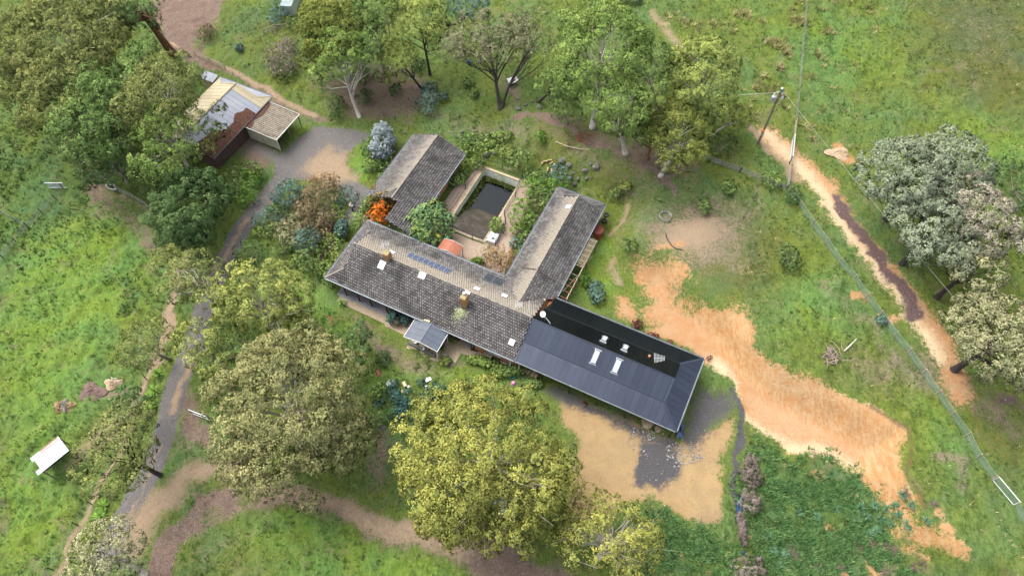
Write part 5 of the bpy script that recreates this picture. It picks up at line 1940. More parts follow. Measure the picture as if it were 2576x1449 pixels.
pb_ = gp(1907, 361)
hp = z_for(1955, 224, pb_)
pole = thing('power_pole', 'tall grey timber power pole with white transformer and orange band', 'power pole', pb_)
topx = Vector((.12, 0, hp))
MB().tube([(0, 0, -.3), (.06, 0, hp * .5), topx], [.17, .15, .12], 10).build('pole', M['timber'], pole)
MB().lathe([(.165, 0), (.165, .38)], (.03, 0, hp * .24), 12).build('band', M['orange'], pole)
MB().box(.03, -.17, hp * .19, .3, .05, .45).build('sign_plate', M['steel'], pole)
MB().lathe([(.13, 0), (.14, .14)], (.12, 0, hp - .04), 10).build('cap', M['white'], pole)
tf = MB().lathe([(.28, 0), (.30, .05), (.30, .8), (.22, .88), (.05, .92)], (-.48, -.05, hp - 2.0), 12).build('transformer', M['steel'], pole)
MB().lathe([(.05, 0), (.08, .08), (.05, .16), (.08, .24), (.04, .34)], (-.6, -.05, hp - 1.1), 8).build('bushing', M['white'], tf)
MB().bar((.1, 0, hp - 1.5), (-.4, -.05, hp - 1.5), .08).build('bracket', M['steel'], pole)
MB().tube([(-.6, 0, hp - .8), (-.3, 0, hp - .45), (.05, 0, hp - .5)], .03, 5).build('jumper', M['white'], pole)
m_ = MB()
m_.tube([(.12, 0, hp - .45), (.5, -.05, hp - .9), (.62, -.08, hp - 1.3)], .06, 6)
m_.build('insulator_arm', M['white'], pole)
MB().lathe([(.1, 0), (.16, .1), (.1, .2), (.16, .3), (.05, .42)], (.62, -.08, hp - 1.6), 9).build('insulator', M['steel'], pole)
MB().lathe([(.06, 0), (.1, .1), (.06, .2), (.1, .3), (.04, .4)], (.34, 0, hp - .5), 8).build('green_insulator', M['teal'], pole)
P0 = Vector(pb_) + Vector((.5, 0, hp - .5))
xa, ya = un(2700, 1090, 8.0)
P1 = Vector((xa, ya, 8.0))
pts = []
for k in range(25):
    f = k / 24
    p = P0.lerp(P1, f)
    p.z -= .5 * 4 * f * (1 - f)
    pts.append(p - P0)
wr = MB().tube(pts, .014, 5, False).build('power_line', M['steel'])
wr.location = P0
tag(wr, 'long sagging power line running from the power pole over the right grey gum trees', 'power line')
P1 = Vector(un(1690, 236, 9.0) + (9.0,))
pts = [(P0.lerp(P1, k / 12) - P0 - Vector((0, 0, .4 * 4 * (k / 12) * (1 - k / 12)))) for k in range(13)]
wr = MB().tube(pts, .010, 5, False).build('power_line', M['steel'])
wr.location = P0
tag(wr, 'short service line from the power pole into the big gum trees', 'power line')

# ------------------------------------------------------------------ the person
pp = gp(888, 532)
per_ = thing('person', 'person in a white jacket and dark trousers walking by the garage wing', 'person', pp, R(160))


def skin_mesh(name, joints, edges, mt, parent, sub=2):
    me = bpy.data.meshes.new(name)
    me.from_pydata([j[0] for j in joints], edges, [])
    me.materials.append(mt)
    o = obj(name, me, parent)
    md = o.modifiers.new('skin', 'SKIN')
    sk = me.skin_vertices[0].data if len(me.skin_vertices) else None
    if sk is None:
        lay = me.skin_vertices.new() if hasattr(me.skin_vertices, 'new') else None
        sk = me.skin_vertices[0].data
    for v, j in zip(sk, joints):
        v.radius = (j[1], j[2] if len(j) > 2 else j[1])
    sk[0].use_root = True
    o.modifiers.new('sub', 'SUBSURF').levels = sub
    o.modifiers['sub'].render_levels = sub
    for p in me.polygons:
        p.use_smooth = True
    return o


J = [((0, 0, .95), .13, .10), ((0, 0, 1.2), .12, .09), ((0, -.01, 1.42), .14, .09), ((0, -.01, 1.52), .055), ((0, -.05, 1.60), .085), ((0, -.06, 1.70), .09),
     ((.09, 0, .90), .09), ((.10, -.16, .50), .06), ((.10, -.05, .09), .045), ((.10, -.2, .04), .04),
     ((-.09, 0, .90), .09), ((-.10, .06, .50), .06), ((-.10, .22, .10), .045), ((-.10, .12, .04), .04),
     ((.19, 0, 1.40), .06), ((.24, .08, 1.15), .045), ((.22, -.10, .95), .035), ((.21, -.16, .88), .035),
     ((-.19, 0, 1.40), .06), ((-.24, -.06, 1.15), .045), ((-.22, -.22, .98), .035), ((-.21, -.27, .93), .035)]
Ed = [(0, 1), (1, 2), (2, 3), (3, 4), (4, 5), (0, 6), (6, 7), (7, 8), (8, 9), (0, 10), (10, 11), (11, 12), (12, 13), (2, 14), (14, 15), (15, 16), (16, 17), (2, 18), (18, 19), (19, 20), (20, 21)]
skin_mesh('body', J, Ed, M['skin'], per_)
JJ = [((0, 0, .93), .17, .14), ((0, 0, 1.2), .165, .13), ((0, -.01, 1.42), .165, .12), ((.21, 0, 1.41), .085), ((.25, .08, 1.15), .07), ((.225, -.08, .97), .055), ((-.21, 0, 1.41), .085), ((-.25, -.06, 1.15), .07), ((-.225, -.2, 1.0), .055)]
skin_mesh('jacket', JJ, [(0, 1), (1, 2), (2, 3), (3, 4), (4, 5), (2, 6), (6, 7), (7, 8)], M['cloth_white'], per_)
JT = [((0, 0, .95), .15, .12), ((.10, 0, .86), .11), ((.105, -.16, .50), .085), ((.105, -.05, .12), .07), ((-.10, 0, .86), .11), ((-.105, .06, .50), .085), ((-.105, .22, .13), .07)]
skin_mesh('trousers', JT, [(0, 1), (1, 2), (2, 3), (0, 4), (4, 5), (5, 6)], M['cloth_dark'], per_)
MB().lathe([(.02, .12), (.09, .11), (.115, .05), (.12, 0), (.10, -.09)], (0, -.035, 1.70), 12).build('hair', mat('grey_hair', (.35, .34, .33), (.25, .24, .24), 9, .8), per_)
m_ = MB()
m_.box(.10, -.13, .04, .1, .26, .08)
m_.box(-.10, .17, .05, .1, .26, .08)
m_.build('shoes', M['rubber'], per_, False, .02)

# ------------------------------------------------------------------ rocks and yard things
def rock(px, py, s, lab, mt='rock', flat=.55, group=None):
    g = gp(px, py)
    n_ = 9
    V, F_ = [], []
    s = s * .72
    sx, sy = s * (.8 + .4 * rng.rand()), s * (.6 + .4 * rng.rand())
    for i in range(7):
        ph = -math.pi / 2 + math.pi * i / 6
        for k in range(n_):
            a = 2 * math.pi * k / n_
            rr = math.cos(ph) ** .7 if math.cos(ph) > 0 else 0
            j = 1 + (rng.rand() - .5) * .36
            V.append((sx * rr * math.cos(a) * j, sy * rr * math.sin(a) * j, s * flat * math.sin(ph) * (1 + (rng.rand() - .5) * .3)))
    for i in range(6):
        for k in range(n_):
            k2 = (k + 1) % n_
            F_.append((i * n_ + k, i * n_ + k2, (i + 1) * n_ + k2, (i + 1) * n_ + k))
    o = MB().add(V, F_).build('rock', M[mt])
    o.location = (g[0], g[1], g[2] + s * flat * .35)
    o.rotation_euler = (0, 0, rng.rand() * 6)
    tag(o, lab, 'rock', group)
    return o


for q in [(1414, 404, .75, 'broad grey boulder left of the others on the lawn above the east wing'), (1432, 417, .7, 'dark grey boulder just below the left boulder on the lawn'), (1474, 430, .7, 'dark boulder lowest in the middle of the boulder group on the lawn'),
          (1501, 421, .85, 'largest grey boulder at the right end of the boulder group on the lawn'), (1486, 413, .55, 'small grey boulder touching the largest boulder'), (1454, 451, .5, 'small pale boulder below the boulder group'), (1477, 450, .55, 'pale flat boulder right of the small pale one on the lawn'),
          (1445, 464, .5, 'dark boulder nearest the ridge end of the east wing'), (1441, 436, .55, 'dark boulder beside the round blue-green bush'), (1324, 354, .5, 'lone pale boulder on the slope behind the garden hedge'),
          (1303, 274, .6, 'pale boulder near the base of the forked black tree'), (1322, 265, .45, 'small pale boulder between the forked black tree and the single black trunk'), (1338, 256, .4, 'smallest pale boulder beside the black trunk'), (1357, 271, .65, 'broad grey boulder below the black trunk'), (1304, 250, .4, 'small boulder above the pale boulder by the forked tree'),
          (1018, 335, .35, 'small grey rock on the grass beyond the garage roof'), (1138, 335, .4, 'tan rock leftmost of the group behind the garage'), (1163, 332, .45, 'grey rock topmost of the group behind the garage'), (1155, 344, .5, 'largest rock of the group behind the garage'), (1193, 331, .35, 'rock at the right of the group behind the garage'),
          (1221, 392, .8, 'wide flat pinkish rock in the hedge behind the pool'), (2437, 1107, .28, 'pale stone at the foot of the netting fence'), (2553, 1320, .25, 'single pale stone in the grass by the lower right fence')]:
    rock(q[0], q[1], q[2], q[3])
rock(1628, 1064, 1.0, 'large flat tan slab of rock beside the metal roof', 'rock_tan', .35)
rock(1655, 1080, .6, 'smaller tan rock between the slab and the roof corner', 'rock_tan', .4)
rock(2208, 1108, .28, 'lone pale rock on the orange clay floor', 'rock')
rock(1013, 1035, .35, 'brown rock among the blue-green succulents', 'rock_tan')
rock(988, 1000, .4, 'dark rock left of the blue-green succulents', 'rock')
rock(1012, 985, .3, 'pink brown rock above the blue-green succulents', 'rock_tan')
rock(965, 1075, .5, 'grey slab rock at the edge of the tan gum tree', 'rock', .35)
rock(1030, 1140, .5, 'brown rock between the two great gum trees', 'rock_tan')

g = gp(285, 476)
bt = thing('bathtub', 'old white bathtub used as a water trough by the left fence', 'bathtub', g, R(-25))
MB().lathe([(.25, 0), (.42, .12), (.48, .5), (.56, .56), (.56, .60), (.46, .58), (.40, .2), (.1, .16)], (0, 0, 0), 20, 1.7, .78).build('tub', M['white'], bt, True)
MB().lathe([(.0, 0), (.42, .01)], (0, 0, .38), 20, 1.7, .78).build('water', M['soil'], bt)
g = gp(1290, 212)
tb = thing('garden_table', 'white square garden table under the forked black tree', 'table', g, R(20))
MB().box(0, 0, .74, 1.5, 1.2, .06).build('table_top', M['white'], tb)
MB().box(.1, .05, .79, .5, .4, .05).build('tray', M['rust'], tb)
for a in (-.6, .6):
    for b2 in (-.45, .45):
        MB().box(a, b2, .36, .07, .07, .72).build('leg', M['white'], tb)
g = gp(1180, 160)
bk = thing('bucket', 'bright blue bucket on the slope beneath the olive wattle', 'bucket', g)
MB().lathe([(.2, 0), (.28, .5), (.25, .5), (.18, .05)], (0, 0, 0), 14).build('body', M['blue'], bk)
MB().tube([(-.26, 0, .5), (0, 0, .72), (.26, 0, .5)], .015, 5).build('handle', M['steel'], bk)
# firewood
LOGS = [(1365, 412), (1372, 408), (1383, 405), (1387, 412), (1394, 418), (1378, 428), (1388, 432), (1395, 428)]
for k, (x, y) in enumerate(LOGS):
    g = gp(x, y)
    a = rng.rand() * 3
    o = MB().tube([(-.35, 0, .12), (.35, 0, .14)], .12, 7).build('firewood_log', M['log'])
    o.location = g
    o.rotation_euler = (0, 0, a)
    tag(o, by_left(LOGS, (x, y), 'firewood logs scattered above the round blue-green bush'), 'log', 'scattered firewood logs')
# tank, tyres, coil, hose
a, b2 = hw(26.95, 22.4)
tk = thing('water_tank', 'rusty red round tank tucked under the east wing eave', 'tank', (a, b2, 0))
MB().lathe([(.8, 0), (.8, 1.3), (.76, 1.34), (.3, 1.45), (.05, 1.46)], (0, 0, 0), 20).build('body', M['rust'], tk)
MB().lathe([(.82, .3), (.84, .34), (.82, .38)], (0, 0, 0), 20).build('hoop', M['rust'], tk)
for (x, y, lb) in ((1525, 542, 'upright old tyre lying in the grass beside the east wing end'), (1519, 556, 'dark old tyre beside the rusty tank')):
    g = gp(x, y)
    ty = thing('old_tyre', lb, 'tyre', g)
    MB().lathe([(.22, .02), (.38, 0), (.42, .1), (.38, .22), (.22, .2), (.2, .1)], (0, 0, 0), 16).build('tread', M['rubber'], ty)
    MB().lathe([(.0, .08), (.2, .09)], (0, 0, 0), 16).build('rim', M['rust'], ty)
g = gp(1673, 547)
pts = [(.75 * math.cos(a) * (1 + .06 * math.sin(3 * a)), .75 * math.sin(a), .1 + .02 * a) for a in np.linspace(0, 18.8, 60)]
o = MB().tube(pts, .03, 5).build('wire_coil', M['wire'])
o.location = g
tag(o, 'grey coil of fencing wire lying on the grass right of the east wing', 'wire coil')
pts = [Vector(gp(*p)) for p in [(1675, 588), (1678, 602), (1690, 619), (1702, 627), (1716, 629)]]
o = MB().tube([p - pts[0] + Vector((0, 0, .06)) for p in pts], .06, 6).build('hose', M['black'])
o.location = pts[0]
tag(o, 'curved black pipe lying on the bare slope right of the house', 'pipe')
for (x, y, r_, mt_, lb, nm, ct) in ((1287, 944, .55, 'teal', 'round teal garden hose coil on the front lawn', 'garden_hose', 'hose'),):
    g = gp(x, y)
    pts = [(r_ * math.cos(a), r_ * math.sin(a) * .9, .08 + .015 * a) for a in np.linspace(0, 15, 50)]
    o = MB().tube(pts, .035, 5).build(nm, M[mt_])
    o.location = g
    tag(o, lb, ct)
for k, (x, y) in enumerate([(1321, 934), (1330, 938), (1340, 944), (1348, 948), (1344, 938)]):
    g = gp(x, y)
    o = MB().box(0, 0, .2, .55, .38, .36, rng.rand()).build('stone_block', M['rock_tan'], None, False, .04)
    o.location = g
    tag(o, ['weathered stone block leftmost in the row by the house wall', 'weathered stone block second in the row by the house wall', 'weathered stone block in the middle of the pile by the house wall', 'weathered stone block rightmost in the pile by the house wall', 'weathered stone block leaning behind the pile by the house wall'][k], 'stone block', 'stone blocks by the front wall')
g = gp(1269, 912)
wb = thing('washtub', 'small white washtub on the ground by the orange brick wall', 'washtub', g, R(-20))
MB().lathe([(.2, 0), (.3, .25), (.36, .3), (.3, .28), (.2, .08)], (0, 0, 0), 16, 1.5, .9).build('bowl', M['white'], wb, True)
MB().lathe([(.0, 0), (.2, .01)], (0, 0, .09), 16, 1.5, .9).build('plug', M['steel'], wb)
g = gp(1291, 965)
o = MB().lathe([(.1, .4), (.2, .38), (.24, .1), (.28, 0)], (0, 0, 0), 10).build('pink_bucket', M['pink'])
o.location = g
tag(o, 'upturned pink bucket on the front lawn near the great yellow gum', 'bucket')


def tarp(pts, lab, hgt=.35, seed=0):
    G3 = [Vector(gp(*p)) for p in pts]
    c0 = sum(G3, Vector()) / len(G3)
    rr = np.random.RandomState(seed)
    n_ = 14
    V, F_ = [], []
    ed = [(p - c0) for p in G3]
    V.append((0, 0, hgt))
    rings = 5
    m2 = len(ed) * 4
    for r_ in range(1, rings + 1):
        for k in range(m2):
            f = k / m2 * len(ed)
            i = int(f) % len(ed)
            e_ = ed[i].lerp(ed[(i + 1) % len(ed)], f - int(f))
            q = e_ * (r_ / rings)
            V.append((q.x + rr.randn() * .04, q.y + rr.randn() * .04, max(.03, hgt * (1 - (r_ / rings) ** 1.5) + rr.rand() * .22)))
    for k in range(m2):
        F_.append((0, 1 + k, 1 + (k + 1) % m2))
    for r_ in range(rings - 1):
        for k in range(m2):
            k2 = (k + 1) % m2
            F_.append((1 + r_ * m2 + k, 1 + (r_ + 1) * m2 + k, 1 + (r_ + 1) * m2 + k2, 1 + r_ * m2 + k2))
    o = MB().add(V, F_).build('plastic_sheet', M['tarp'])
    o.location = c0
    tag(o, lab, 'plastic sheet')
    return o


tarp([(1700, 1068), (1712, 1052), (1722, 1072), (1716, 1104), (1700, 1100)], 'crumpled blue plastic sheet at the corner of the dark metal roof', .5, 1)
tarp([(1852, 1270), (1866, 1240), (1870, 1252), (1860, 1312), (1850, 1312)], 'long strip of blue plastic beside the bare pinkish vine', .25, 2)
o = tarp([(1865, 1386), (1872, 1382), (1873, 1396), (1865, 1398)], 'scrap of blue plastic above the lower bare vine', .15, 3)
M['sheet'] = mat('pale_teal_sheet', (.30, .38, .36), (.24, .32, .30), 1.5, .4)
g = gp(1268, 1285)
o = MB().box(0, 0, 1.4, 2.2, 1.6, .06, .4, Matrix.Rotation(R(28), 3, 'X')).build('trampoline_sheet', M['sheet'])
o.location = g
tag(o, 'pale teal sheet showing through a gap in the great yellow gum', 'sheet')

# pots, plants stands and bits around the canopy
def pot(px, py, r_, h, mt_, lab, z=0.05):
    x, y = un(px, py, z)
    o = MB().lathe([(r_ * .7, 0), (r_, h * .55), (r_ * .8, h * .9), (r_ * .92, h), (r_ * .75, h * .98), (r_ * .6, h * .7)], (0, 0, 0), 16).build('plant_pot', M[mt_], None, True)
    o.location = (x, y, z)
    tag(o, lab, 'plant pot')


pot(999, 815, .42, .9, 'terracotta', 'tall terracotta urn between the two blue-green bushes')
pot(1154, 853, .4, .5, 'rust', 'dark red pot under the eave right of the canopy')
pot(1127, 845, .35, .45, 'rust', 'dark red pot closest to the canopy under the eave')
pot(1232, 893, .3, .5, 'rust', 'dark red pot behind the crate on the brick patio')
pot(1046, 863, .28, .4, 'white', 'white pot at the front left edge of the canopy')
pot(1064, 880, .3, .35, 'steel', 'grey pot on the low stone wall before the canopy')
pot(1080, 876, .26, .3, 'terracotta', 'orange pot under the front of the canopy')
pot(1118, 898, .28, .3, 'white', 'pale pot with yellow flowers by the palm')
a = gp(1230, 898)
cr_ = thing('storage_crate', 'dark slatted crate with grey lid on the brick patio by the wall', 'crate', (a[0], a[1], .05), TH)
MB().box(0, 0, .42, 1.1, .8, .8).build('body', M['timber_dark'], cr_)
for k in range(3):
    MB().box(-.36 + k * .36, 0, .86, .34, .84, .06).build('lid_board', M['timber'], cr_)
for (x, y, w_, lb, mt_) in ((1180, 868, .7, 'pale grey drain grate set in the brick patio', 'steel'), (1198, 876, .75, 'dark square hatch in the brick patio beside the grate', 'black')):
    a = un(x, y, .06)
    o = MB().box(0, 0, .02, w_, w_, .04).build('patio_hatch', M[mt_])
    o.location = (a[0], a[1], .06)
    o.rotation_euler = (0, 0, TH)
    tag(o, lb, 'hatch')
WST = [(1036, 866), (1043, 870), (1050, 874), (1057, 878), (1074, 886), (1082, 891), (1091, 896)]
for k, (x, y) in enumerate(WST):
    g = gp(x, y)
    o = MB().box(0, 0, .2, .52, .42, .35, TH).build('wall_stone', M['rock'], None, False, .05)
    o.location = g
    tag(o, by_left(WST, (x, y), 'grey stones before the patio canopy'), 'stone', 'stones of the low wall before the canopy')
# paddock things lower left
g = gp(160, 1022)
hb = thing('hay_bale', 'broken straw bale half covered with a grey sheet in the left paddock', 'hay bale', g, .4)
def lump(r_, h, seed, sx=1.0, sy=1.0):
    rr = np.random.RandomState(seed)
    nr, na_ = 8, 26
    V, F_ = [(0, 0, h)], []
    for i in range(1, nr + 1):
        for k in range(na_):
            a = 2 * math.pi * k / na_
            q = r_ * i / nr * (1 + .22 * math.sin(2 * a + seed) + .14 * math.sin(5 * a + 2) + rr.randn() * .05)
            V.append((q * math.cos(a) * sx, q * math.sin(a) * sy, max(0, h * (1 - (i / nr) ** 2.2) + rr.randn() * h * .13 * (i < nr))))
    for k in range(na_):
        F_.append((0, 1 + k, 1 + (k + 1) % na_))
    for i in range(nr - 1):
        for k in range(na_):
            k2 = (k + 1) % na_
            F_.append((1 + i * na_ + k, 1 + (i + 1) * na_ + k, 1 + (i + 1) * na_ + k2, 1 + i * na_ + k2))
    return MB().add(V, F_)


lump(1.15, .5, 3, 1.0, .8).build('straw', M['straw'], hb)
co_ = lump(.62, .55, 5, .75, 1.1).build('cover', mat('pale_wrap', (.27, .27, .265), (.19, .185, .175), 3, .7, 0, .8, None, .2, (.22, .17, .12)), hb)
co_.location = (.2, -.1, .12)
# debris heap of soil and branches
def heap(px, py, r_, h, lab, mt_, nm='soil_heap', cat='heap'):
    g = gp(px, py)
    nr, na_ = 7, 20
    V, F_ = [(0, 0, h)], []
    for i in range(1, nr + 1):
        for k in range(na_):
            a = 2 * math.pi * k / na_
            q = r_ * i / nr * (1 + .25 * math.sin(3 * a + px))
            V.append((q * math.cos(a), q * math.sin(a) * .7, h * (1 - (i / nr) ** 1.6) + (rng.rand() - .5) * .25 * (1 - i / nr) - .04))
    for k in range(na_):
        F_.append((0, 1 + k, 1 + (k + 1) % na_))
    for i in range(nr - 1):
        for k in range(na_):
            k2 = (k + 1) % na_
            F_.append((1 + i * na_ + k, 1 + (i + 1) * na_ + k, 1 + (i + 1) * na_ + k2, 1 + i * na_ + k2))
    o = MB().add(V, F_).build(nm, M[mt_])
    o.location = g
    tag(o, lab, cat)


M['heapsoil'] = mat('brown_heap_soil', (.15, .10, .085), (.09, .06, .05), 3, .95, 0, .8)
M['heaptan'] = mat('tan_heap_soil', (.36, .26, .17), (.27, .19, .12), 3, .95, 0, .8)
heap(228, 985, 1.6, .35, 'dark brown soil heap in the left paddock', 'heapsoil')
heap(283, 965, 1.0, .5, 'tan earth mound with white branches in the left paddock', 'heaptan')
heap(2110, 385, 1.6, .4, 'orange earth mound left of the grey gum trees', 'heaptan')
heap(430, 118, 1.3, .7, 'pale sawdust heap at the foot of the leaning red-barked tree', 'heaptan')


def branch_pile(px, py, r_, n_, lab, mt_='twig', thick=.05, h=.5, nm='branch_pile', el=1.0, cat='branches'):
    g = gp(px, py)
    m_ = MB()
    for k in range(n_):
        a = rng.rand() * 6.28
        q = Vector((rng.randn() * r_ * .35 * el, rng.randn() * r_ * .3, .05 + rng.rand() * h * .5))
        L = r_ * (.4 + .6 * rng.rand())
        d = Vector((math.cos(a) * el, math.sin(a), (rng.rand() - .3) * .5)) * L
        mid = q + d * .5 + Vector((rng.randn(), rng.randn(), rng.rand())) * .12
        e_ = q + d
        e_.z = max(e_.z, .04)
        m_.tube([q, mid, e_], [thick, thick * .8, thick * .35], 5)
    o = m_.build(nm, M[mt_])
    o.location = g
    tag(o, lab, cat)
    return o


branch_pile(2090, 893, 1.7, 34, 'tangled heap of dead branches on the slope above the clay cutting', 'twig', .05, .8)
pts = [Vector(gp(*p)) for p in [(2122, 885), (2136, 872), (2148, 860)]]
o = MB().tube([p - pts[0] + Vector((0, 0, .2 + .3 * i)) for i, p in enumerate(pts)], [.09, .08, .04], 6).build('dead_branch', M['bark_white'])
o.location = pts[0]
tag(o, 'bleached forked branch sticking out of the dead branch heap', 'branch')
pts = [Vector(gp(*p)) for p in [(1398, 358), (1425, 369), (1460, 377), (1495, 378)]]
o = MB().tube([p - pts[0] + Vector((0, 0, .08)) for p in pts], [.09, .08, .06, .04], 6).build('fallen_branch', M['timber_pale'])
o.location = pts[0]
tag(o, 'long pale fallen branch on the grass below the big gum trees', 'branch')
branch_pile(1460, 345, 2.0, 30, 'reddish heap of dead twigs along the earth bank under the gum trees', 'rust', .03, .4, 'twig_heap', 1.5)
branch_pile(285, 962, .9, 9, 'bleached white branches on the tan mound in the left paddock', 'bark_white', .06, .5)
branch_pile(835, 805, 1.0, 22, 'orange-brown fallen fronds beside the brick terrace', 'terracotta', .025, .2, 'fallen_fronds', 1.2)
branch_pile(900, 838, 1.0, 18, 'scattered orange fronds below the brick terrace', 'terracotta', .025, .2, 'fallen_fronds', 1.2)
branch_pile(1405, 300, .9, 12, 'grey dead branches hanging under the big left gum', 'bark_grey', .04, 1.2)
# clutter in the front garden
for (x, y, lb, mt_, sh) in ((1076, 953, 'flat pale grey slab lying in the succulent garden', 'steel', (.8, .7, .08)), (991, 965, 'upright brown rock pair at the edge of the succulent garden', 'rock_tan', (.5, .8, .4)), (953, 940, 'brown timber offcut beside the dark shrub on the lawn', 'rust', (.5, .9, .2)), (1018, 968, 'cream garden ornament among the succulents', 'cream', (.4, .7, .3)), (1029, 976, 'small white statue among the blue-green succulents', 'white', (.28, .28, .5)), (1074, 978, 'grey upright post among the right hand succulents', 'steel', (.18, .3, .8))):
    g = gp(x, y)
    o = MB().box(0, 0, sh[2] / 2, sh[0], sh[1], sh[2], rng.rand() * 2).build('garden_ornament', M[mt_], None, False, .06)
    o.location = g
    tag(o, lb, 'ornament')
pot(981, 968, .38, .4, 'white', 'white round pot in the succulent garden', gp(981, 968)[2])
a, b2 = hw(6.05, 22.5)
o = MB().lathe([(.3, 0), (.42, .5), (.38, .5), (.28, .4)], (0, 0, 0), 16).build('plant_pot', M['terracotta'])
o.location = (a, b2, 0)
tag(o, 'pale pot under the garage eave beside the pool garden', 'plant pot')
g = gp(540, 397)
o = MB().lathe([(.4, 0), (.42, .6), (.3, .62), (.28, .2)], (0, 0, 0), 14).build('old_drum', M['steel'])
o.location = g
tag(o, 'open grey drum behind the farm shed under the trees', 'drum')

# ================================================================== VEGETATION
L_ = {}


def leaf_kind(k, a, b, c, d=None, soft=True):
    st = [(0.0, a), (.45, b), (.8, c)] + ([(1.0, d)] if d else [])
    def tone(c_):
        g_ = .3 * c_[0] + .6 * c_[1] + .1 * c_[2]
        return tuple(min(.8, (q * .95 + g_ * .05) * 2.55) for q in c_)
    L_[k] = leafmat('leaves_' + k, [(p_, tone(c_)) for p_, c_ in st], .16, soft)


leaf_kind('yellow_gum', (0.058, 0.070, 0.019), (0.112, 0.116, 0.025), (0.165, 0.159, 0.031), (0.213, 0.194, 0.044))
leaf_kind('tan_gum', (.058, .064, .026), (.105, .106, .040), (.152, .142, .058), (.20, .17, .08))
leaf_kind('light_gum', (.050, .065, .020), (.105, .120, .030), (.165, .170, .042), (.22, .21, .06))
leaf_kind('olive', (.044, .056, .018), (.080, .092, .028), (.120, .124, .036), (.16, .15, .048))
leaf_kind('green', (.028, .050, .014), (.058, .092, .025), (.100, .140, .038), (.15, .18, .055))
leaf_kind('dark_green', (.018, .038, .014), (.038, .064, .022), (.066, .096, .032), (.095, .125, .045))
leaf_kind('grass_green', (0.036, 0.058, 0.014), (0.068, 0.104, 0.023), (0.113, 0.149, 0.036), (0.153, 0.180, 0.054))
leaf_kind('yellow_green', (.055, .072, .018), (.100, .124, .030), (.145, .165, .038), (.20, .205, .05))
leaf_kind('golden', (.035, .048, .012), (.064, .078, .017), (.102, .108, .022), (.15, .14, .03))
leaf_kind('silver', (.056, .072, .044), (.092, .110, .068), (.132, .146, .098), (.175, .185, .135))
leaf_kind('pinkgrey', (0.068, 0.068, 0.049), (0.119, 0.109, 0.078), (0.170, 0.149, 0.111), (0.212, 0.183, 0.140))
leaf_kind('khaki', (0.061, 0.066, 0.033), (0.111, 0.111, 0.056), (0.160, 0.152, 0.078), (0.221, 0.197, 0.107))
leaf_kind('feather', (0.048, 0.051, 0.029), (0.085, 0.085, 0.046), (0.126, 0.116, 0.065), (0.163, 0.143, 0.082))
leaf_kind('bluegreen', (0.022, 0.045, 0.033), (0.043, 0.076, 0.058), (0.068, 0.108, 0.085), (0.108, 0.151, 0.122))
leaf_kind('deepteal', (.014, .038, .028), (.026, .060, .047), (.042, .085, .070), (.065, .11, .092))
leaf_kind('rosette', (.016, .036, .018), (.030, .062, .032), (.046, .086, .050), (.07, .11, .07))
leaf_kind('silverblue', (.08, .10, .10), (.13, .155, .155), (.18, .205, .205), (.23, .25, .25))
leaf_kind('orange', (.17, .038, .004), (.25, .062, .005), (.30, .085, .008), (.30, .13, .015))
leaf_kind('autumn', (.055, .048, .026), (.09, .07, .038), (.125, .088, .05), (.15, .12, .065))
leaf_kind('peach', (.08, .055, .02), (.13, .08, .03), (.175, .10, .045), (.19, .14, .06))
leaf_kind('lime', (.028, .062, .010), (.052, .10, .014), (.085, .14, .022), (.13, .18, .035))
leaf_kind('acacia', (0.038, 0.072, 0.034), (0.072, 0.123, 0.051), (0.136, 0.170, 0.030), (0.255, 0.212, 0.013))
leaf_kind('vine', (.04, .045, .012), (.075, .065, .018), (.115, .075, .025), (.16, .06, .018))
leaf_kind('red', (.028, .008, .010), (.05, .013, .015), (.075, .02, .02), (.10, .04, .03))
leaf_kind('deadtwig', (.06, .047, .040), (.095, .075, .064), (.13, .105, .09), (.16, .135, .12))
leaf_kind('deadplant', (.030, .022, .018), (.048, .036, .028), (.068, .052, .042), (.09, .07, .056))

LEAFCOUNT = [0]


def _darts(rs, n, mind, gen):
    out = np.zeros((0, 3))
    for _ in range(n):
        p = gen()
        if p is None:
            continue
        if len(out) and np.min(np.sum((out - p) ** 2, 1)) < mind * mind:
            continue
        out = np.vstack([out, p])
    return out


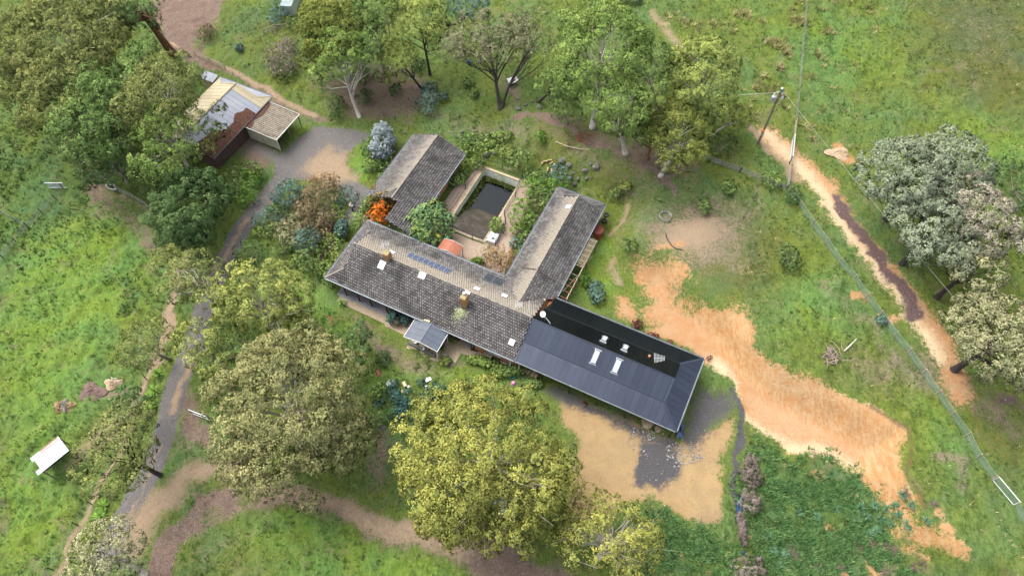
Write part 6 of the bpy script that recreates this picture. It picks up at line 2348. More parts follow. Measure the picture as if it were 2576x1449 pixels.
def scatter_crown(rs, Rx, Ry, Rz, puff, bottom=-.35, hollow=.45, maxn=500, spacing=1.02, lobe=.34):
    """centres of leaf puffs: a few domed lobes carried on the crown's outline, puffs on the domes"""
    Lr = lobe * (Rx * Ry) ** .5
    R3 = np.array([Rx, Ry, Rz])
    if Lr < puff * 1.25:
        sc = np.maximum(R3 - puff * .6, .1)
        ld = rs.randn(7, 3)
        ld /= np.linalg.norm(ld, axis=1)[:, None]
        la = rs.uniform(-.30, .16, 7)

        def gen():
            d = rs.randn(3)
            d /= np.linalg.norm(d)
            if d[2] < bottom:
                return None
            f = 1 - (1 - hollow) * rs.rand() ** 2.4
            f *= 1 + float(np.sum(la * np.exp(-3.2 * (1 - ld @ d))))
            return d * f * sc
        return _darts(rs, maxn * 8, spacing * puff, gen)[:maxn]
    sc = np.maximum(R3 - np.array([Lr, Lr, Lr * .8]) * .78, .1)

    def gl():
        d = rs.randn(3)
        d /= np.linalg.norm(d)
        if d[2] < bottom:
            return None
        return d * sc * (1.08 - .55 * rs.rand() ** 2.2)
    Lc = _darts(rs, 600, Lr * .98, gl)
    top_ = np.array([[0, 0, sc[2] * 1.0], [sc[0] * .42, 0, sc[2] * .86], [-sc[0] * .3, sc[1] * .4, sc[2] * .84], [-sc[0] * .2, -sc[1] * .42, sc[2] * .84]]) + rs.randn(4, 3) * Lr * .12
    if len(Lc):
        Lc = np.vstack([top_, Lc[(np.linalg.norm(Lc[:, None] - top_[None], axis=2) > Lr * .8).all(1)]])
    else:
        Lc = top_
    lr = Lr * rs.uniform(.75, 1.15, len(Lc))
    res = np.zeros((0, 3))
    for i_ in range(len(Lc)):
        o = Lc[i_] / R3
        o = o / (np.linalg.norm(o) + 1e-6)

        def gp_():
            d = rs.randn(3)
            d /= np.linalg.norm(d)
            d = d + o * .55 + np.array([0, 0, .35])
            d /= np.linalg.norm(d)
            return d * np.array([1, 1, .78]) * max(lr[i_] - puff * .5, .1) * (1 - .25 * rs.rand() ** 3)
        q = _darts(rs, 150, spacing * puff, gp_) + Lc[i_]
        if len(q) == 0:
            continue
        dd = np.linalg.norm((q[:, None, :] - Lc[None]) / np.array([1, 1, .8]), axis=2) - lr[None] * .72
        dd[:, i_] = 1
        q = q[(dd > 0).all(1)]
        res = np.vstack([res, q])
    if len(res) > maxn * 1.6:
        res = res[rs.permutation(len(res))[:int(maxn * 1.6)]]
    return res


def leaf_quads(rs, P, nrm, ln, wd, flat):
    n = len(P)
    nn = nrm * flat + rs.randn(n, 3) * (1 - flat) * 1.1
    nn /= np.linalg.norm(nn, axis=1)[:, None] + 1e-9
    t = np.cross(nn, rs.randn(n, 3))
    t /= np.linalg.norm(t, axis=1)[:, None] + 1e-9
    b = np.cross(nn, t)
    l = ln * (.5 + 1.0 * rs.rand(n) ** 1.5)[:, None]
    w_ = wd * (.6 + .8 * rs.rand(n))[:, None]
    return np.stack([P - t * l * .5, P + b * w_ * .5 + t * l * .05, P + t * l * .5, P - b * w_ * .5 + t * l * .05], 1).reshape(-1, 3)


def foliage(name, rs, C, puff, parent, kind, nsub=9, nleaf=18, ln=.27, wd=.14, squash=.8, flat=.55, vspread=.125, sub=None, up=.25, mat_=None, origin=None):
    """C: (n,3) puff centres in the parent's frame"""
    n = len(C)
    pr = puff * (.78 + .36 * rs.rand(n))
    ctr = C.mean(0)
    out = C - ctr
    out[:, 2] += .6
    out /= np.linalg.norm(out, axis=1)[:, None] + 1e-9
    # sub clumps on the upper/outer side of each puff
    d = rs.randn(n, nsub, 3)
    d /= np.linalg.norm(d, axis=2)[..., None]
    d = d + out[:, None, :] * .5 + np.array([0, 0, .45])
    d /= np.linalg.norm(d, axis=2)[..., None]
    S_ = C[:, None, :] + d * (pr[:, None, None] * (.72 + .26 * rs.rand(n, nsub, 1))) * np.array([1, 1, squash])
    sr = (sub or puff * .27)
    e = rs.randn(n, nsub, nleaf, 3)
    e /= np.linalg.norm(e, axis=3)[..., None]
    e = e + d[:, :, None, :] * .8
    e /= np.linalg.norm(e, axis=3)[..., None]
    rad = sr * (.6 + .55 * rs.rand(n, nsub, nleaf, 1))
    P = (S_[:, :, None, :] + e * rad).reshape(-1, 3)
    nr = (e * .7 + d[:, :, None, :] * .5 + np.array([0, 0, up])).reshape(-1, 3)
    nr /= np.linalg.norm(nr, axis=1)[:, None]
    V = leaf_quads(rs, P, nr, ln, wd, flat)
    cn = (e * .40 + d[:, :, None, :] * .95 + out[:, None, None, :] * .2 + np.array([0, 0, .22])).reshape(-1, 3) + rs.randn(len(P), 3) * .10
    cn /= np.linalg.norm(cn, axis=1)[:, None] + 1e-9
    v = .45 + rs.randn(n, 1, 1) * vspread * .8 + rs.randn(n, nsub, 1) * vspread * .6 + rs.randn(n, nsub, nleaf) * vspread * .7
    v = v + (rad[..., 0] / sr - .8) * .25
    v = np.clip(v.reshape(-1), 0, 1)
    # larger, darker leaf cards added inside each puff to block light
    ni = 9 if n > 60 else 5
    Pi = (C[:, None, :] + rs.randn(n, ni, 3) * (pr[:, None, None] * .24) - np.array([0, 0, .16 * puff])).reshape(-1, 3)
    Vi = leaf_quads(rs, Pi, np.tile([[0, 0, 1.]], (len(Pi), 1)), puff * .46, puff * .32, .45)
    V = np.concatenate([V, Vi])
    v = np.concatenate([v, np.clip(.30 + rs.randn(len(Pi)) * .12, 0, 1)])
    cn = np.concatenate([cn, np.tile([[0, 0, 1.]], (len(Pi), 1))])
    LEAFCOUNT[0] += len(P)
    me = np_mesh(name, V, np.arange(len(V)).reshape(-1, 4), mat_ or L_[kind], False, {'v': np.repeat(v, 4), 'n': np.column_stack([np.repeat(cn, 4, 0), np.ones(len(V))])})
    return obj(name, me, parent)


def limbs(rs, C, base, bark, parent, r0, nlimb=12, split=.45, name='trunk', curve=.12, ctr=None):
    """trunk and boughs reaching into the crown, one mesh"""
    ctr = C.mean(0) if ctr is None else ctr
    base = np.array(base, float)
    top = ctr * np.array([1, 1, 1]) + np.array([0, 0, -.1])
    m = MB()
    H = np.linalg.norm(top - base)
    tr = []
    rr = []
    side = rs.randn(3) * H * .03
    for k in range(7):
        f = k / 6
        p = base + (top - base) * f + side * math.sin(f * 3.1)
        tr.append(p)
        rr.append(r0 * (1.25 if k == 0 else 1) * (1 - .68 * f))
    m.tube(tr, rr, 9)
    ids = rs.choice(len(C), min(nlimb, len(C)), replace=False)
    for i in ids:
        f = split + (1 - split) * rs.rand() * .9
        st = base + (top - base) * f + side * math.sin(f * 3.1)
        e = C[i]
        mid = st * .5 + e * .5 + rs.randn(3) * H * curve * .5
        mid[2] -= abs(rs.randn()) * H * .02
        q1 = st * .75 + mid * .25 + (mid - st) * .2
        rb = r0 * (1 - .68 * f) * .55
        m.tube([st, q1, mid, mid * .45 + e * .55 + rs.randn(3) * .12, e], [rb, rb * .85, rb * .62, rb * .42, rb * .18], 6)
        for _ in range(2):
            e2 = e + rs.randn(3) * np.array([1.1, 1.1, .6])
            m.tube([mid, (mid + e2) / 2 + rs.randn(3) * .15, e2], [rb * .4, rb * .28, rb * .1], 5)
    return m.build(name, M[bark], parent, True)


SEED = [100]


def crown_frame(cx, cy, rx, ry, zc, zf=.6):
    x, y, g = gp(cx, cy, zc)
    p = np.array([x, y, g + zc])
    dp = depth_of(p)
    dist = math.sqrt(x * x + y * y + (CAM_H - p[2]) ** 2)
    se = (CAM_H - p[2]) / dist
    ce = math.sqrt(1 - se * se)
    Rx = rx * dp / FPX
    rw = ry * dp / FPX
    Rz = zf * min(Rx, rw) * 1.0
    Ry = math.sqrt(max(rw * rw - (Rz * ce) ** 2, (.4 * rw) ** 2)) / se
    return p, g, Rx, Ry, Rz


def tree(name, lab, cx, cy, rx, ry, zc, kind, bark='bark_grey', base=None, puff=1.35, zf=.62, nsub=9, nleaf=17, ln=.28, wd=.14, r0=.3, nlimb=12, hollow=.45, bottom=-.3, maxn=420, cat='tree', extra=None, flat=.55, group=None, split=.45, spacing=1.0, vspread=.125, squash=.8):
    SEED[0] += 1
    rs = np.random.RandomState(SEED[0])
    puff *= .88
    nsub += 13
    spacing *= 1.2
    ln *= .80
    wd *= .88
    maxn = int(maxn * 1.0)
    p, g, Rx, Ry, Rz = crown_frame(cx, cy, rx, ry, zc, zf)
    if base is None:
        b = np.array([p[0] + rs.randn() * .4, p[1] + rs.randn() * .4, g])
        b[2] = gz(b[0], b[1])
    else:
        b = np.array(gp(*base))
    root = thing(name, lab, cat, tuple(b), 0, group)
    C = scatter_crown(rs, Rx, Ry, Rz, puff, bottom, hollow, maxn, spacing) + (p - b)
    if extra:
        for (ex, ey, erx, ery, ez) in extra:
            q, gg, ax, ay, az = crown_frame(ex, ey, erx, ery, ez, zf)
            C = np.concatenate([C, scatter_crown(rs, ax, ay, az, puff, bottom, hollow, maxn, spacing) + (q - b)])
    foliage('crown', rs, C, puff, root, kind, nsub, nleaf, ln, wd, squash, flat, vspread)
    limbs(rs, C, (0, 0, -.3), bark, root, r0, nlimb, split, ctr=(p - b) * np.array([1, 1, .92]))
    return root


def shrub(lab, cx, cy, rx, ry, kind, h=None, name='shrub', cat='shrub', puff=None, nsub=8, nleaf=11, ln=.2, wd=.12, flat=.5, group=None, stem='bark_grey', zf=.75, bottom=-.5, squash=.9, vspread=.17, hollow=.5, z0=None):
    SEED[0] += 1
    if kind not in ('deepteal', 'red', 'orange', 'deadtwig', 'vine'):
        rx, ry = rx * 1.12, ry * 1.1
    rs = np.random.RandomState(SEED[0])
    dp0 = depth_of(np.array(gp(cx, cy)))
    h = h or min(rx, ry) * dp0 / FPX * 1.3
    zc = h * .5
    p, g, Rx, Ry, Rz = crown_frame(cx, cy, rx, ry, zc, zf)
    Rz = h * .5
    puff = puff or max(.28, min(.75, min(Rx, Ry) * .42))
    b = np.array([p[0], p[1], gz(p[0], p[1]) if z0 is None else z0])
    root = thing(name, lab, cat, tuple(b), 0, group)
    C = scatter_crown(rs, Rx, Ry, Rz, puff, bottom, hollow, 160) + np.array([0, 0, zc])
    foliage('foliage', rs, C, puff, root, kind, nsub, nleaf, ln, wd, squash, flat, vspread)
    m = MB()
    for k in range(min(7, len(C))):
        e = C[rs.randint(len(C))]
        m.tube([(0, 0, -.1), tuple(e * .5 + rs.randn(3) * .08), tuple(e)], [.06, .045, .015], 5)
    m.build('stem', M[stem], root)
    return root


# ------------------------------------------------------------------ the great gums in front
tree('gum_tree', 'huge round yellow-green gum tree in front of the house at bottom centre', 1228, 1150, 232, 205, 9.5, 'yellow_gum', 'bark_white', None, 1.55, .62, 11, 19, .27, .14, .5, 34, .42, -.45, 620, extra=[(1150, 1300, 120, 80, 7.0), (1300, 1330, 115, 62, 6.0)])
tree('gum_tree', 'huge tan-olive gum tree left of the great yellow gum', 728, 1010, 195, 200, 9.5, 'tan_gum', 'bark_white', None, 1.5, .6, 10, 19, .27, .14, .5, 34, .42, -.45, 560, extra=[(860, 1110, 85, 90, 6.5), (660, 1150, 110, 75, 6.5), (775, 1260, 48, 50, 4.5)])
tree('gum_tree', 'pale yellow-green gum tree just above the tan-olive giant', 655, 745, 125, 85, 8, 'light_gum', 'bark_white', None, 1.3, .6, 9, 17, .27, .14, .35, 20, extra=[(740, 800, 50, 60, 6)])
tree('gum_tree', 'olive gum tree at the bend of the gravel drive', 480, 690, 92, 68, 8, 'olive', 'bark_white', None, 1.25, .6, 9, 17, .27, .14, .3, 16, extra=[(415, 660, 40, 40, 6), (450, 735, 55, 30, 5)])
tree('gum_tree', 'thin olive gum tree leaning over the paddock fence at the left of the drive', 375, 865, 72, 62, 7, 'olive', 'bark_grey', (425, 900), 1.2, .6, 8, 15, .27, .13, .22, 14, .4, -.3, 300)
tree('gum_tree', 'light green gum tree over the drive between the olive gum and the tan giant', 500, 860, 62, 62, 7, 'light_gum', 'bark_white', None, 1.2, .6, 9, 16, .27, .14, .25, 14, extra=[(545, 910, 55, 60, 6)])
tree('gum_tree', 'shadowy green gum tree tucked between the drive and the tan giant', 590, 870, 60, 50, 5, 'green', 'bark_grey', None, 1.2, .6, 8, 16, .27, .14, .25, 10)
tree('gum_tree', 'olive gum tree leaning left across the gravel drive at the lower left', 300, 1125, 92, 112, 7.5, 'olive', 'bark_black', (408, 1196), 1.3, .55, 9, 17, .27, .14, .28, 18, .42, -.3, 400)
tree('gum_tree', 'dark green gum tree above the olive tree leaning over the drive', 318, 1020, 48, 40, 5, 'dark_green', 'bark_grey', None, 1.0, .6, 8, 15, .25, .13, .2, 8)
tree('gum_tree', 'greyish tan gum tree at the bottom left corner of the drive', 263, 1395, 102, 85, 8, 'khaki', 'bark_white', None, 1.35, .6, 10, 18, .27, .14, .35, 18)
tree('gum_tree', 'sparse yellow-olive gum tree with bare pale branches at the bottom right of centre', 1540, 1360, 130, 100, 7.5, 'yellow_gum', 'bark_white', None, 1.25, .6, 7, 14, .25, .12, .3, 40, .3, -.4, 330, extra=[(1502, 1262, 58, 45, 6), (1440, 1320, 50, 60, 4)], spacing=.95)
tree('round_tree', 'dense round dark green tree beside the gravel drive bend', 470, 520, 93, 100, 5.5, 'dark_green', 'bark_black', None, 1.2, .75, 10, 19, .26, .13, .3, 8, .5, -.7, 420)
tree('conifer', 'narrow dark green conifer on the lawn beside the tan giant', 905, 862, 34, 62, 4, 'dark_green', 'bark_black', None, .9, 1.0, 9, 16, .24, .12, .2, 6, .5, -.7, 200)

# ------------------------------------------------------------------ left cluster by the shed
tree('gum_tree', 'spreading olive-brown gum tree in the top left corner', 160, 95, 160, 110, 11, 'olive', 'bark_white', None, 1.5, .5, 9, 17, .30, .15, .4, 30, .38, -.3, 420, extra=[(45, 170, 60, 70, 9), (250, 90, 60, 55, 10), (110, 40, 60, 40, 11)])
tree('gum_tree', 'brownish olive gum tree left of the green dome by the shed', 160, 225, 100, 95, 9.5, 'olive', 'bark_grey', None, 1.5, .6, 9, 17, .29, .15, .35, 18, extra=[(60, 220, 45, 60, 7)])
tree('gum_tree', 'deep green domed gum tree in the middle of the left cluster', 262, 265, 98, 130, 9.5, 'green', 'bark_grey', None, 1.6, .65, 10, 18, .29, .15, .4, 14, .5, -.5, 420, extra=[(350, 135, 50, 30, 10)])
tree('gum_tree', 'olive topped gum tree nearest the farm shed roof', 410, 232, 100, 86, 11, 'olive', 'bark_white', None, 1.5, .6, 9, 17, .29, .15, .4, 24, extra=[(540, 275, 32, 22, 7.5)])
tree('gum_tree', 'grey-green gum tree in front of the farm shed', 425, 345, 90, 95, 8.5, 'grass_green', 'bark_white', None, 1.4, .6, 9, 17, .28, .14, .35, 24, extra=[(535, 345, 34, 44, 5.5)])
tree('gum_tree', 'dark green gum tree at the lower edge of the left cluster', 270, 395, 85, 62, 5.5, 'dark_green', 'bark_grey', None, 1.3, .65, 9, 17, .28, .14, .3, 12, extra=[(360, 420, 70, 40, 4)])
tree('gum_tree', 'tall leaning gum tree with red-brown trunk at the top edge', 345, 15, 62, 36, 12, 'dark_green', 'bark_red', (432, 135), 1.3, .6, 8, 15, .28, .14, .75, 10, split=.75, extra=[(388, 50, 26, 28, 9), (315, 40, 40, 30, 11)])

# ------------------------------------------------------------------ top row
tree('wattle_tree', 'dark golden-green tree at the top left of the upper grove', 850, 72, 95, 85, 9, 'golden', 'bark_grey', None, 1.35, .7, 10, 18, .30, .15, .35, 12, .5, -.6, 380, extra=[(790, 135, 40, 35, 5)])
tree('gum_tree', 'leaning green gum tree with pale bare forked trunk above the garage', 862, 125, 72, 62, 9.5, 'grass_green', 'bark_white', (906, 297), 1.3, .6, 9, 16, .29, .15, .3, 22, split=.3, extra=[(815, 190, 35, 28, 7)])
tree('gum_tree', 'second pale trunked gum tree behind the leaning pale gum', 930, 95, 40, 55, 10, 'green', 'bark_white', (885, 243), 1.2, .6, 8, 15, .29, .15, .28, 10)
tree('gum_tree', 'tall green gum tree with slim grey trunk at the top of the grove', 945, 25, 58, 45, 11, 'green', 'bark_grey', (966, 182), 1.3, .6, 9, 16, .29, .15, .25, 12)
tree('wattle_tree', 'bright yellow-green wattle leaning left above the blue-green bush', 1005, 145, 58, 42, 6.0, 'yellow_green', 'bark_black', (1065, 226), 1.15, .65, 9, 16, .28, .14, .22, 10, extra=[(985, 195, 40, 24, 4)])
tree('wattle_tree', 'tall yellow-green wattle with black trunk at the top centre', 1055, 55, 72, 58, 9, 'yellow_green', 'bark_black', (1082, 190), 1.3, .65, 9, 16, .29, .15, .24, 12, extra=[(1095, 75, 38, 40, 7)])
tree('pine_tree', 'soft blue-green tree at the top edge right of the yellow wattles', 1180, 20, 52, 42, 7, 'bluegreen', 'bark_black', (1122, 58), 1.3, .6, 7, 15, .29, .12, .22, 12, .35, -.3, 200, spacing=.95)
tree('wattle_tree', 'airy tan-olive wattle with forked black trunk over the garden table', 1225, 105, 105, 62, 7.5, 'feather', 'bark_black', (1258, 273), 1.35, .55, 7, 15, .28, .10, .28, 26, .3, -.2, 300, spacing=.95, extra=[(1300, 75, 45, 50, 9)], split=.35)
tree('dead_tree', 'thin dark tree with bare black branches left of the big green gums', 1345, 95, 48, 75, 8.5, 'feather', 'bark_black', (1262, 272), 1.3, .6, 4, 10, .26, .08, .22, 34, .3, -.3, 120, spacing=1.25, split=.3)
tree('gum_tree', 'tall green gum tree topmost in the right grove', 1512, 115, 118, 105, 13, 'grass_green', 'bark_white', (1490, 320), 1.6, .62, 10, 18, .30, .15, .4, 20, .45, -.4, 420, extra=[(1440, 190, 55, 65, 9)])
tree('gum_tree', 'dark trunked small gum tree beside the boulders at the left of the right grove', 1393, 215, 48, 38, 5.5, 'green', 'bark_black', (1352, 257), 1.2, .6, 9, 16, .28, .14, .22, 8)
tree('gum_tree', 'mid green gum tree with white trunk in the middle of the right grove', 1560, 255, 82, 85, 10, 'grass_green', 'bark_white', (1575, 386), 1.45, .65, 10, 17, .29, .15, .36, 16, extra=[(1590, 320, 55, 50, 6)])
tree('gum_tree', 'deep green gum tree behind the white trunked gum in the right grove', 1630, 165, 70, 75, 11, 'green', 'bark_white', (1660, 300), 1.5, .65, 10, 17, .29, .15, .34, 12)
tree('gum_tree', 'yellow topped gum tree at the right end of the right grove', 1770, 185, 88, 90, 9, 'yellow_green', 'bark_grey', (1760, 300), 1.4, .6, 9, 17, .29, .15, .34, 20, .4, -.4, 380, extra=[(1700, 190, 45, 60, 7)])
tree('gum_tree', 'drooping olive-green gum with white foot at the front of the right grove', 1715, 340, 78, 85, 6.5, 'golden', 'bark_white', (1661, 442), 1.3, .65, 9, 17, .28, .14, .32, 18, extra=[(1640, 300, 45, 45, 6)])
tree('gum_tree', 'low spreading gum with bare white boughs near the power pole', 1845, 295, 45, 36, 4, 'golden', 'bark_white', (1800, 330), 1.1, .6, 8, 15, .27, .13, .22, 12)
tree('gum_tree', 'dark shaggy gum with reddish trunk between the pale trunks of the right grove', 1640, 345, 42, 40, 5, 'dark_green', 'bark_red', (1628, 398), 1.1, .65, 8, 15, .27, .13, .3, 8)
tree('gum_tree', 'grey twiggy low tree at the left foot of the right grove', 1425, 270, 45, 38, 3.5, 'green', 'bark_grey', None, 1.0, .65, 7, 13, .26, .12, .16, 14, spacing=.95)

# ------------------------------------------------------------------ right-hand gums
tree('gum_tree', 'large silvery grey-green gum tree nearest the clay track', 2290, 445, 118, 95, 8, 'silver', 'bark_black', None, 1.3, .6, 10, 17, .27, .14, .4, 24, .42, -.4, 420)
tree('gum_tree', 'silver-leaved gum tree at the back right', 2405, 410, 90, 72, 8.5, 'silver', 'bark_black', None, 1.3, .62, 10, 17, .27, .14, .36, 14, .45, -.4, 320)
tree('gum_tree', 'pinkish grey gum tree at the right edge', 2480, 545, 88, 95, 8, 'pinkgrey', 'bark_black', None, 1.3, .62, 10, 17, .27, .14, .36, 16, .45, -.4, 360)
tree('gum_tree', 'dull grey-green gum tree overhanging the purple leaf strip', 2345, 580, 105, 92, 7.5, 'silver', 'bark_black', None, 1.3, .6, 10, 17, .27, .14, .36, 18, .42, -.4, 380)
tree('gum_tree', 'khaki grey gum tree between the pinkish gum and the lower right gum', 2450, 675, 80, 58, 7, 'khaki', 'bark_black', None, 1.3, .6, 10, 17, .27, .14, .34, 12)
tree('gum_tree', 'yellowish grey gum tree at the lower right edge with dark boughs', 2510, 850, 112, 115, 7.5, 'khaki', 'bark_black', None, 1.35, .6, 10, 17, .27, .14, .4, 26, .4, -.4, 420)
shrub('dark green and brown shrub cut by the right edge beyond the silver gums', 2562, 465, 35, 50, 'dark_green', 2.2)

# ------------------------------------------------------------------ garden left of the house
shrub('blue-green rounded shrub at the left of the entrance garden', 728, 492, 40, 34, 'bluegreen', 3.0)
shrub('tall pinkish autumn shrub in the middle of the entrance garden', 805, 510, 48, 62, 'autumn', 4.0, ln=.18, wd=.1)
shrub('orange-tipped autumn sapling at the drive edge of the garden', 812, 458, 40, 22, 'peach', 3.0, nsub=5, nleaf=8, ln=.16, wd=.09)
shrub('teal clipped shrub nearest the walking person', 872, 495, 33, 27, 'bluegreen', 1.8)
shrub('grey-blue shrub at the left tip of the entrance garden', 672, 553, 38, 30, 'bluegreen', 2.2)
shrub('dark leafy shrub between the blue-green shrubs', 700, 535, 28, 28, 'dark_green', 2.0)
shrub('olive-grey bush in the middle of the entrance garden', 735, 582, 46, 38, 'khaki', 2.6)
shrub('small dark olive bush behind the olive-grey bush', 760, 545, 32, 28, 'dark_green', 2.2)
shrub('drooping blue conifer in the entrance garden', 772, 607, 28, 34, 'bluegreen', 3.2, 'conifer', 'shrub', flat=.3)
shrub('bright green bush below the blue conifer', 783, 645, 34, 38, 'green', 2.6)
shrub('clipped round dark bush beside the gravel drive', 628, 638, 38, 33, 'dark_green', 2.6, vspread=.12)
shrub('loose light green bush beside the house wall path', 848, 612, 32, 33, 'grass_green', 2.2)
shrub('small blue spruce beside the curved path', 858, 576, 15, 22, 'bluegreen', 2.2)
shrub('leafy green bush in the curve of the garden path', 905, 556, 28, 30, 'grass_green', 2.2)
shrub('dark climbing shrub at the left corner of the main roof', 838, 700, 26, 22, 'green', 2.4)
shrub('low green shrub under the left eave of the main roof', 820, 680, 20, 20, 'grass_green', 1.8)
shrub('small yellowish bush below the loose light green bush', 850, 645, 16, 18, 'yellow_green', 1.4)
shrub('flame orange maple between the garage and the main roof', 957, 541, 31, 27, 'orange', 3.6, 'maple_tree', 'tree', ln=.24, wd=.17)
shrub('autumn coloured vine sprawling over the garage roof corner', 975, 514, 48, 17, 'vine', 3.8, 'climbing_vine', 'vine', ln=.22, wd=.14)
shrub('red creeper trailing along the garage eave', 945, 490, 10, 22, 'vine', 3.0, 'climbing_vine', 'vine')
shrub('round yellow and green acacia beside the main roof', 1082, 566, 50, 47, 'acacia', 4.4, 'acacia_tree', 'tree', .7, 9, 16, .24, .13)
shrub('dark green bush behind the round acacia at the garage eave', 1105, 525, 16, 16, 'dark_green', 2.0)
shrub('silver-white leaved sapling beside the garage roof', 962, 358, 27, 38, 'silverblue', 4.5, 'silver_sapling', 'tree', .5, 7, 12, .22, .12)
shrub('dark green bush under the silver sapling', 935, 375, 28, 32, 'dark_green', 2.4)
shrub('broad green hedge bush along the garage wall', 958, 408, 38, 26, 'green', 1.8)
shrub('low green bush at the drive end of the garage wall', 975, 445, 28, 24, 'green', 1.5)
shrub('bright strappy hedge on the left of the drive', 622, 468, 38, 48, 'lime', 1.6, ln=.3, wd=.09)
shrub('dark green shrub behind the bright strappy hedge', 590, 455, 38, 38, 'green', 2.0)
for x, y, rx, ry, kd, lb in [(1316, 538, 38, 40, 'lime', 'large lime-yellow shrub on the right of the pool'), (1308, 580, 28, 22, 'grass_green', 'leafy green shrub just below the lime-yellow shrub'), (1355, 500, 34, 34, 'green', 'dark leafy shrub between the pool and the east wing'),
                            (1395, 470, 34, 22, 'lime', 'bright green leafy bed at the far end of the east wing'), (1340, 470, 26, 24, 'lime', 'vivid green bush at the far right pool corner'), (1330, 600, 24, 22, 'green', 'green bush against the east wing eave'),
                            (1300, 610, 18, 15, 'bluegreen', 'small blue-green bush near the east wing wall'), (1318, 640, 22, 22, 'green', 'dark green bush nearest the patio end of the east wing'), (1411, 443, 26, 28, 'bluegreen', 'round blue-green bush on the lawn above the east wing'),
                            (1275, 385, 22, 22, 'yellow_green', 'pale feathery bush in the hedge behind the pool'), (1230, 375, 40, 22, 'grass_green', 'mixed green hedge behind the far pool fence'), (1305, 405, 34, 30, 'green', 'leafy hedge at the far right pool corner'),
                            (1200, 352, 46, 17, 'green', 'flowering hedge strip furthest behind the pool'), (1165, 378, 32, 16, 'grass_green', 'low hedge beside the far end of the garage'), (1360, 346, 15, 17, 'lime', 'single bright green bush on the slope behind the pool'),
                            (1574, 468, 16, 13, 'yellow_green', 'yellow bush on the lawn below the grove'), (1835, 470, 16, 20, 'green', 'small dark bush left of the sagging fence'), (1773, 520, 16, 20, 'green', 'dark shrub on the bare slope below the fence'),
                            (1550, 490, 18, 14, 'green', 'low green bush on the lawn right of the boulders'), (1160, 440, 18, 16, 'green', 'palm-like green bush at the pool side of the garage'), (1150, 455, 22, 14, 'grass_green', 'strappy green bush below the garage eave by the pool'),
                            (1195, 412, 24, 16, 'grass_green', 'green bush at the near corner of the hedge by the pool fence'), (1250, 570, 18, 20, 'grass_green', 'tan grassy bush inside the right pool fence'),
                            (1585, 615, 20, 18, 'green', 'bright rush clump on the slope right of the east wing'), (1985, 650, 24, 34, 'dark_green', 'dark scrubby bush in the long grass on the right'), (2220, 806, 13, 13, 'bluegreen', 'blue-green bush growing through the netting fence'),
                            (1940, 450, 26, 22, 'green', 'low dark scrub inside the fence corner'), (1995, 490, 22, 22, 'dark_green', 'dark scrub beside the netting fence at its corner post'), (1815, 365, 42, 28, 'dark_green', 'dark undergrowth beneath the white bare boughs near the power pole'),
                            (1075, 252, 28, 34, 'bluegreen', 'blue-green conical bush in the clearing above the garage'), (1082, 222, 18, 14, 'bluegreen', 'small grey bush behind the blue-green conical bush'), (1115, 243, 12, 12, 'bluegreen', 'tiny grey-green bush right of the blue-green conical bush'),
                            (842, 270, 22, 30, 'dark_green', 'dark bush left of the leaning pale trunk'), (916, 245, 19, 20, 'dark_green', 'dark bush right of the leaning pale trunk'), (995, 226, 15, 13, 'dark_green', 'dark bush beneath the yellow wattle'), (1175, 205, 16, 17, 'green', 'green bush in the grass left of the forked tree'),
                            (1191, 236, 11, 12, 'green', 'small bush below the green bush left of the forked tree'), (905, 190, 20, 24, 'green', 'shaded bush behind the leaning pale trunk'), (1050, 160, 16, 18, 'dark_green', 'dark bush behind the black wattle trunk'),
                            (700, 32, 22, 28, 'bluegreen', 'blue-green bush beside the wire cage'), (733, 62, 17, 20, 'green', 'bright green bush between the cage and the golden tree'), (600, 120, 9, 9, 'bluegreen', 'tiny blue-grey bush in the paddock above the white rail fence'), (520, 80, 18, 20, 'autumn', 'reddish brown bush at the edge of the leaf strewn track'),
                            (1590, 3, 25, 10, 'dark_green', 'dark bush at the top edge right of the tallest gum'), (1090, 985, 20, 18, 'yellow_green', 'yellow-green bush at the right end of the succulents'), (965, 905, 18, 24, 'dark_green', 'small dark bush on the lawn right of the conifer'),
                            (1230, 915, 30, 14, 'grass_green', 'weedy green bush below the patio crate'), (1290, 930, 36, 16, 'green', 'weedy clump along the orange brick wall'), (1500, 735, 18, 30, 'bluegreen', 'blue-green weeds at the foot of the pergola'), (1470, 700, 14, 22, 'lime', 'climber with pale leaves on the pergola'), (1480, 600, 18, 12, 'green', 'leafy climber hanging over the east wing eave')]:
    shrub(lb, x, y, rx, ry, kd)
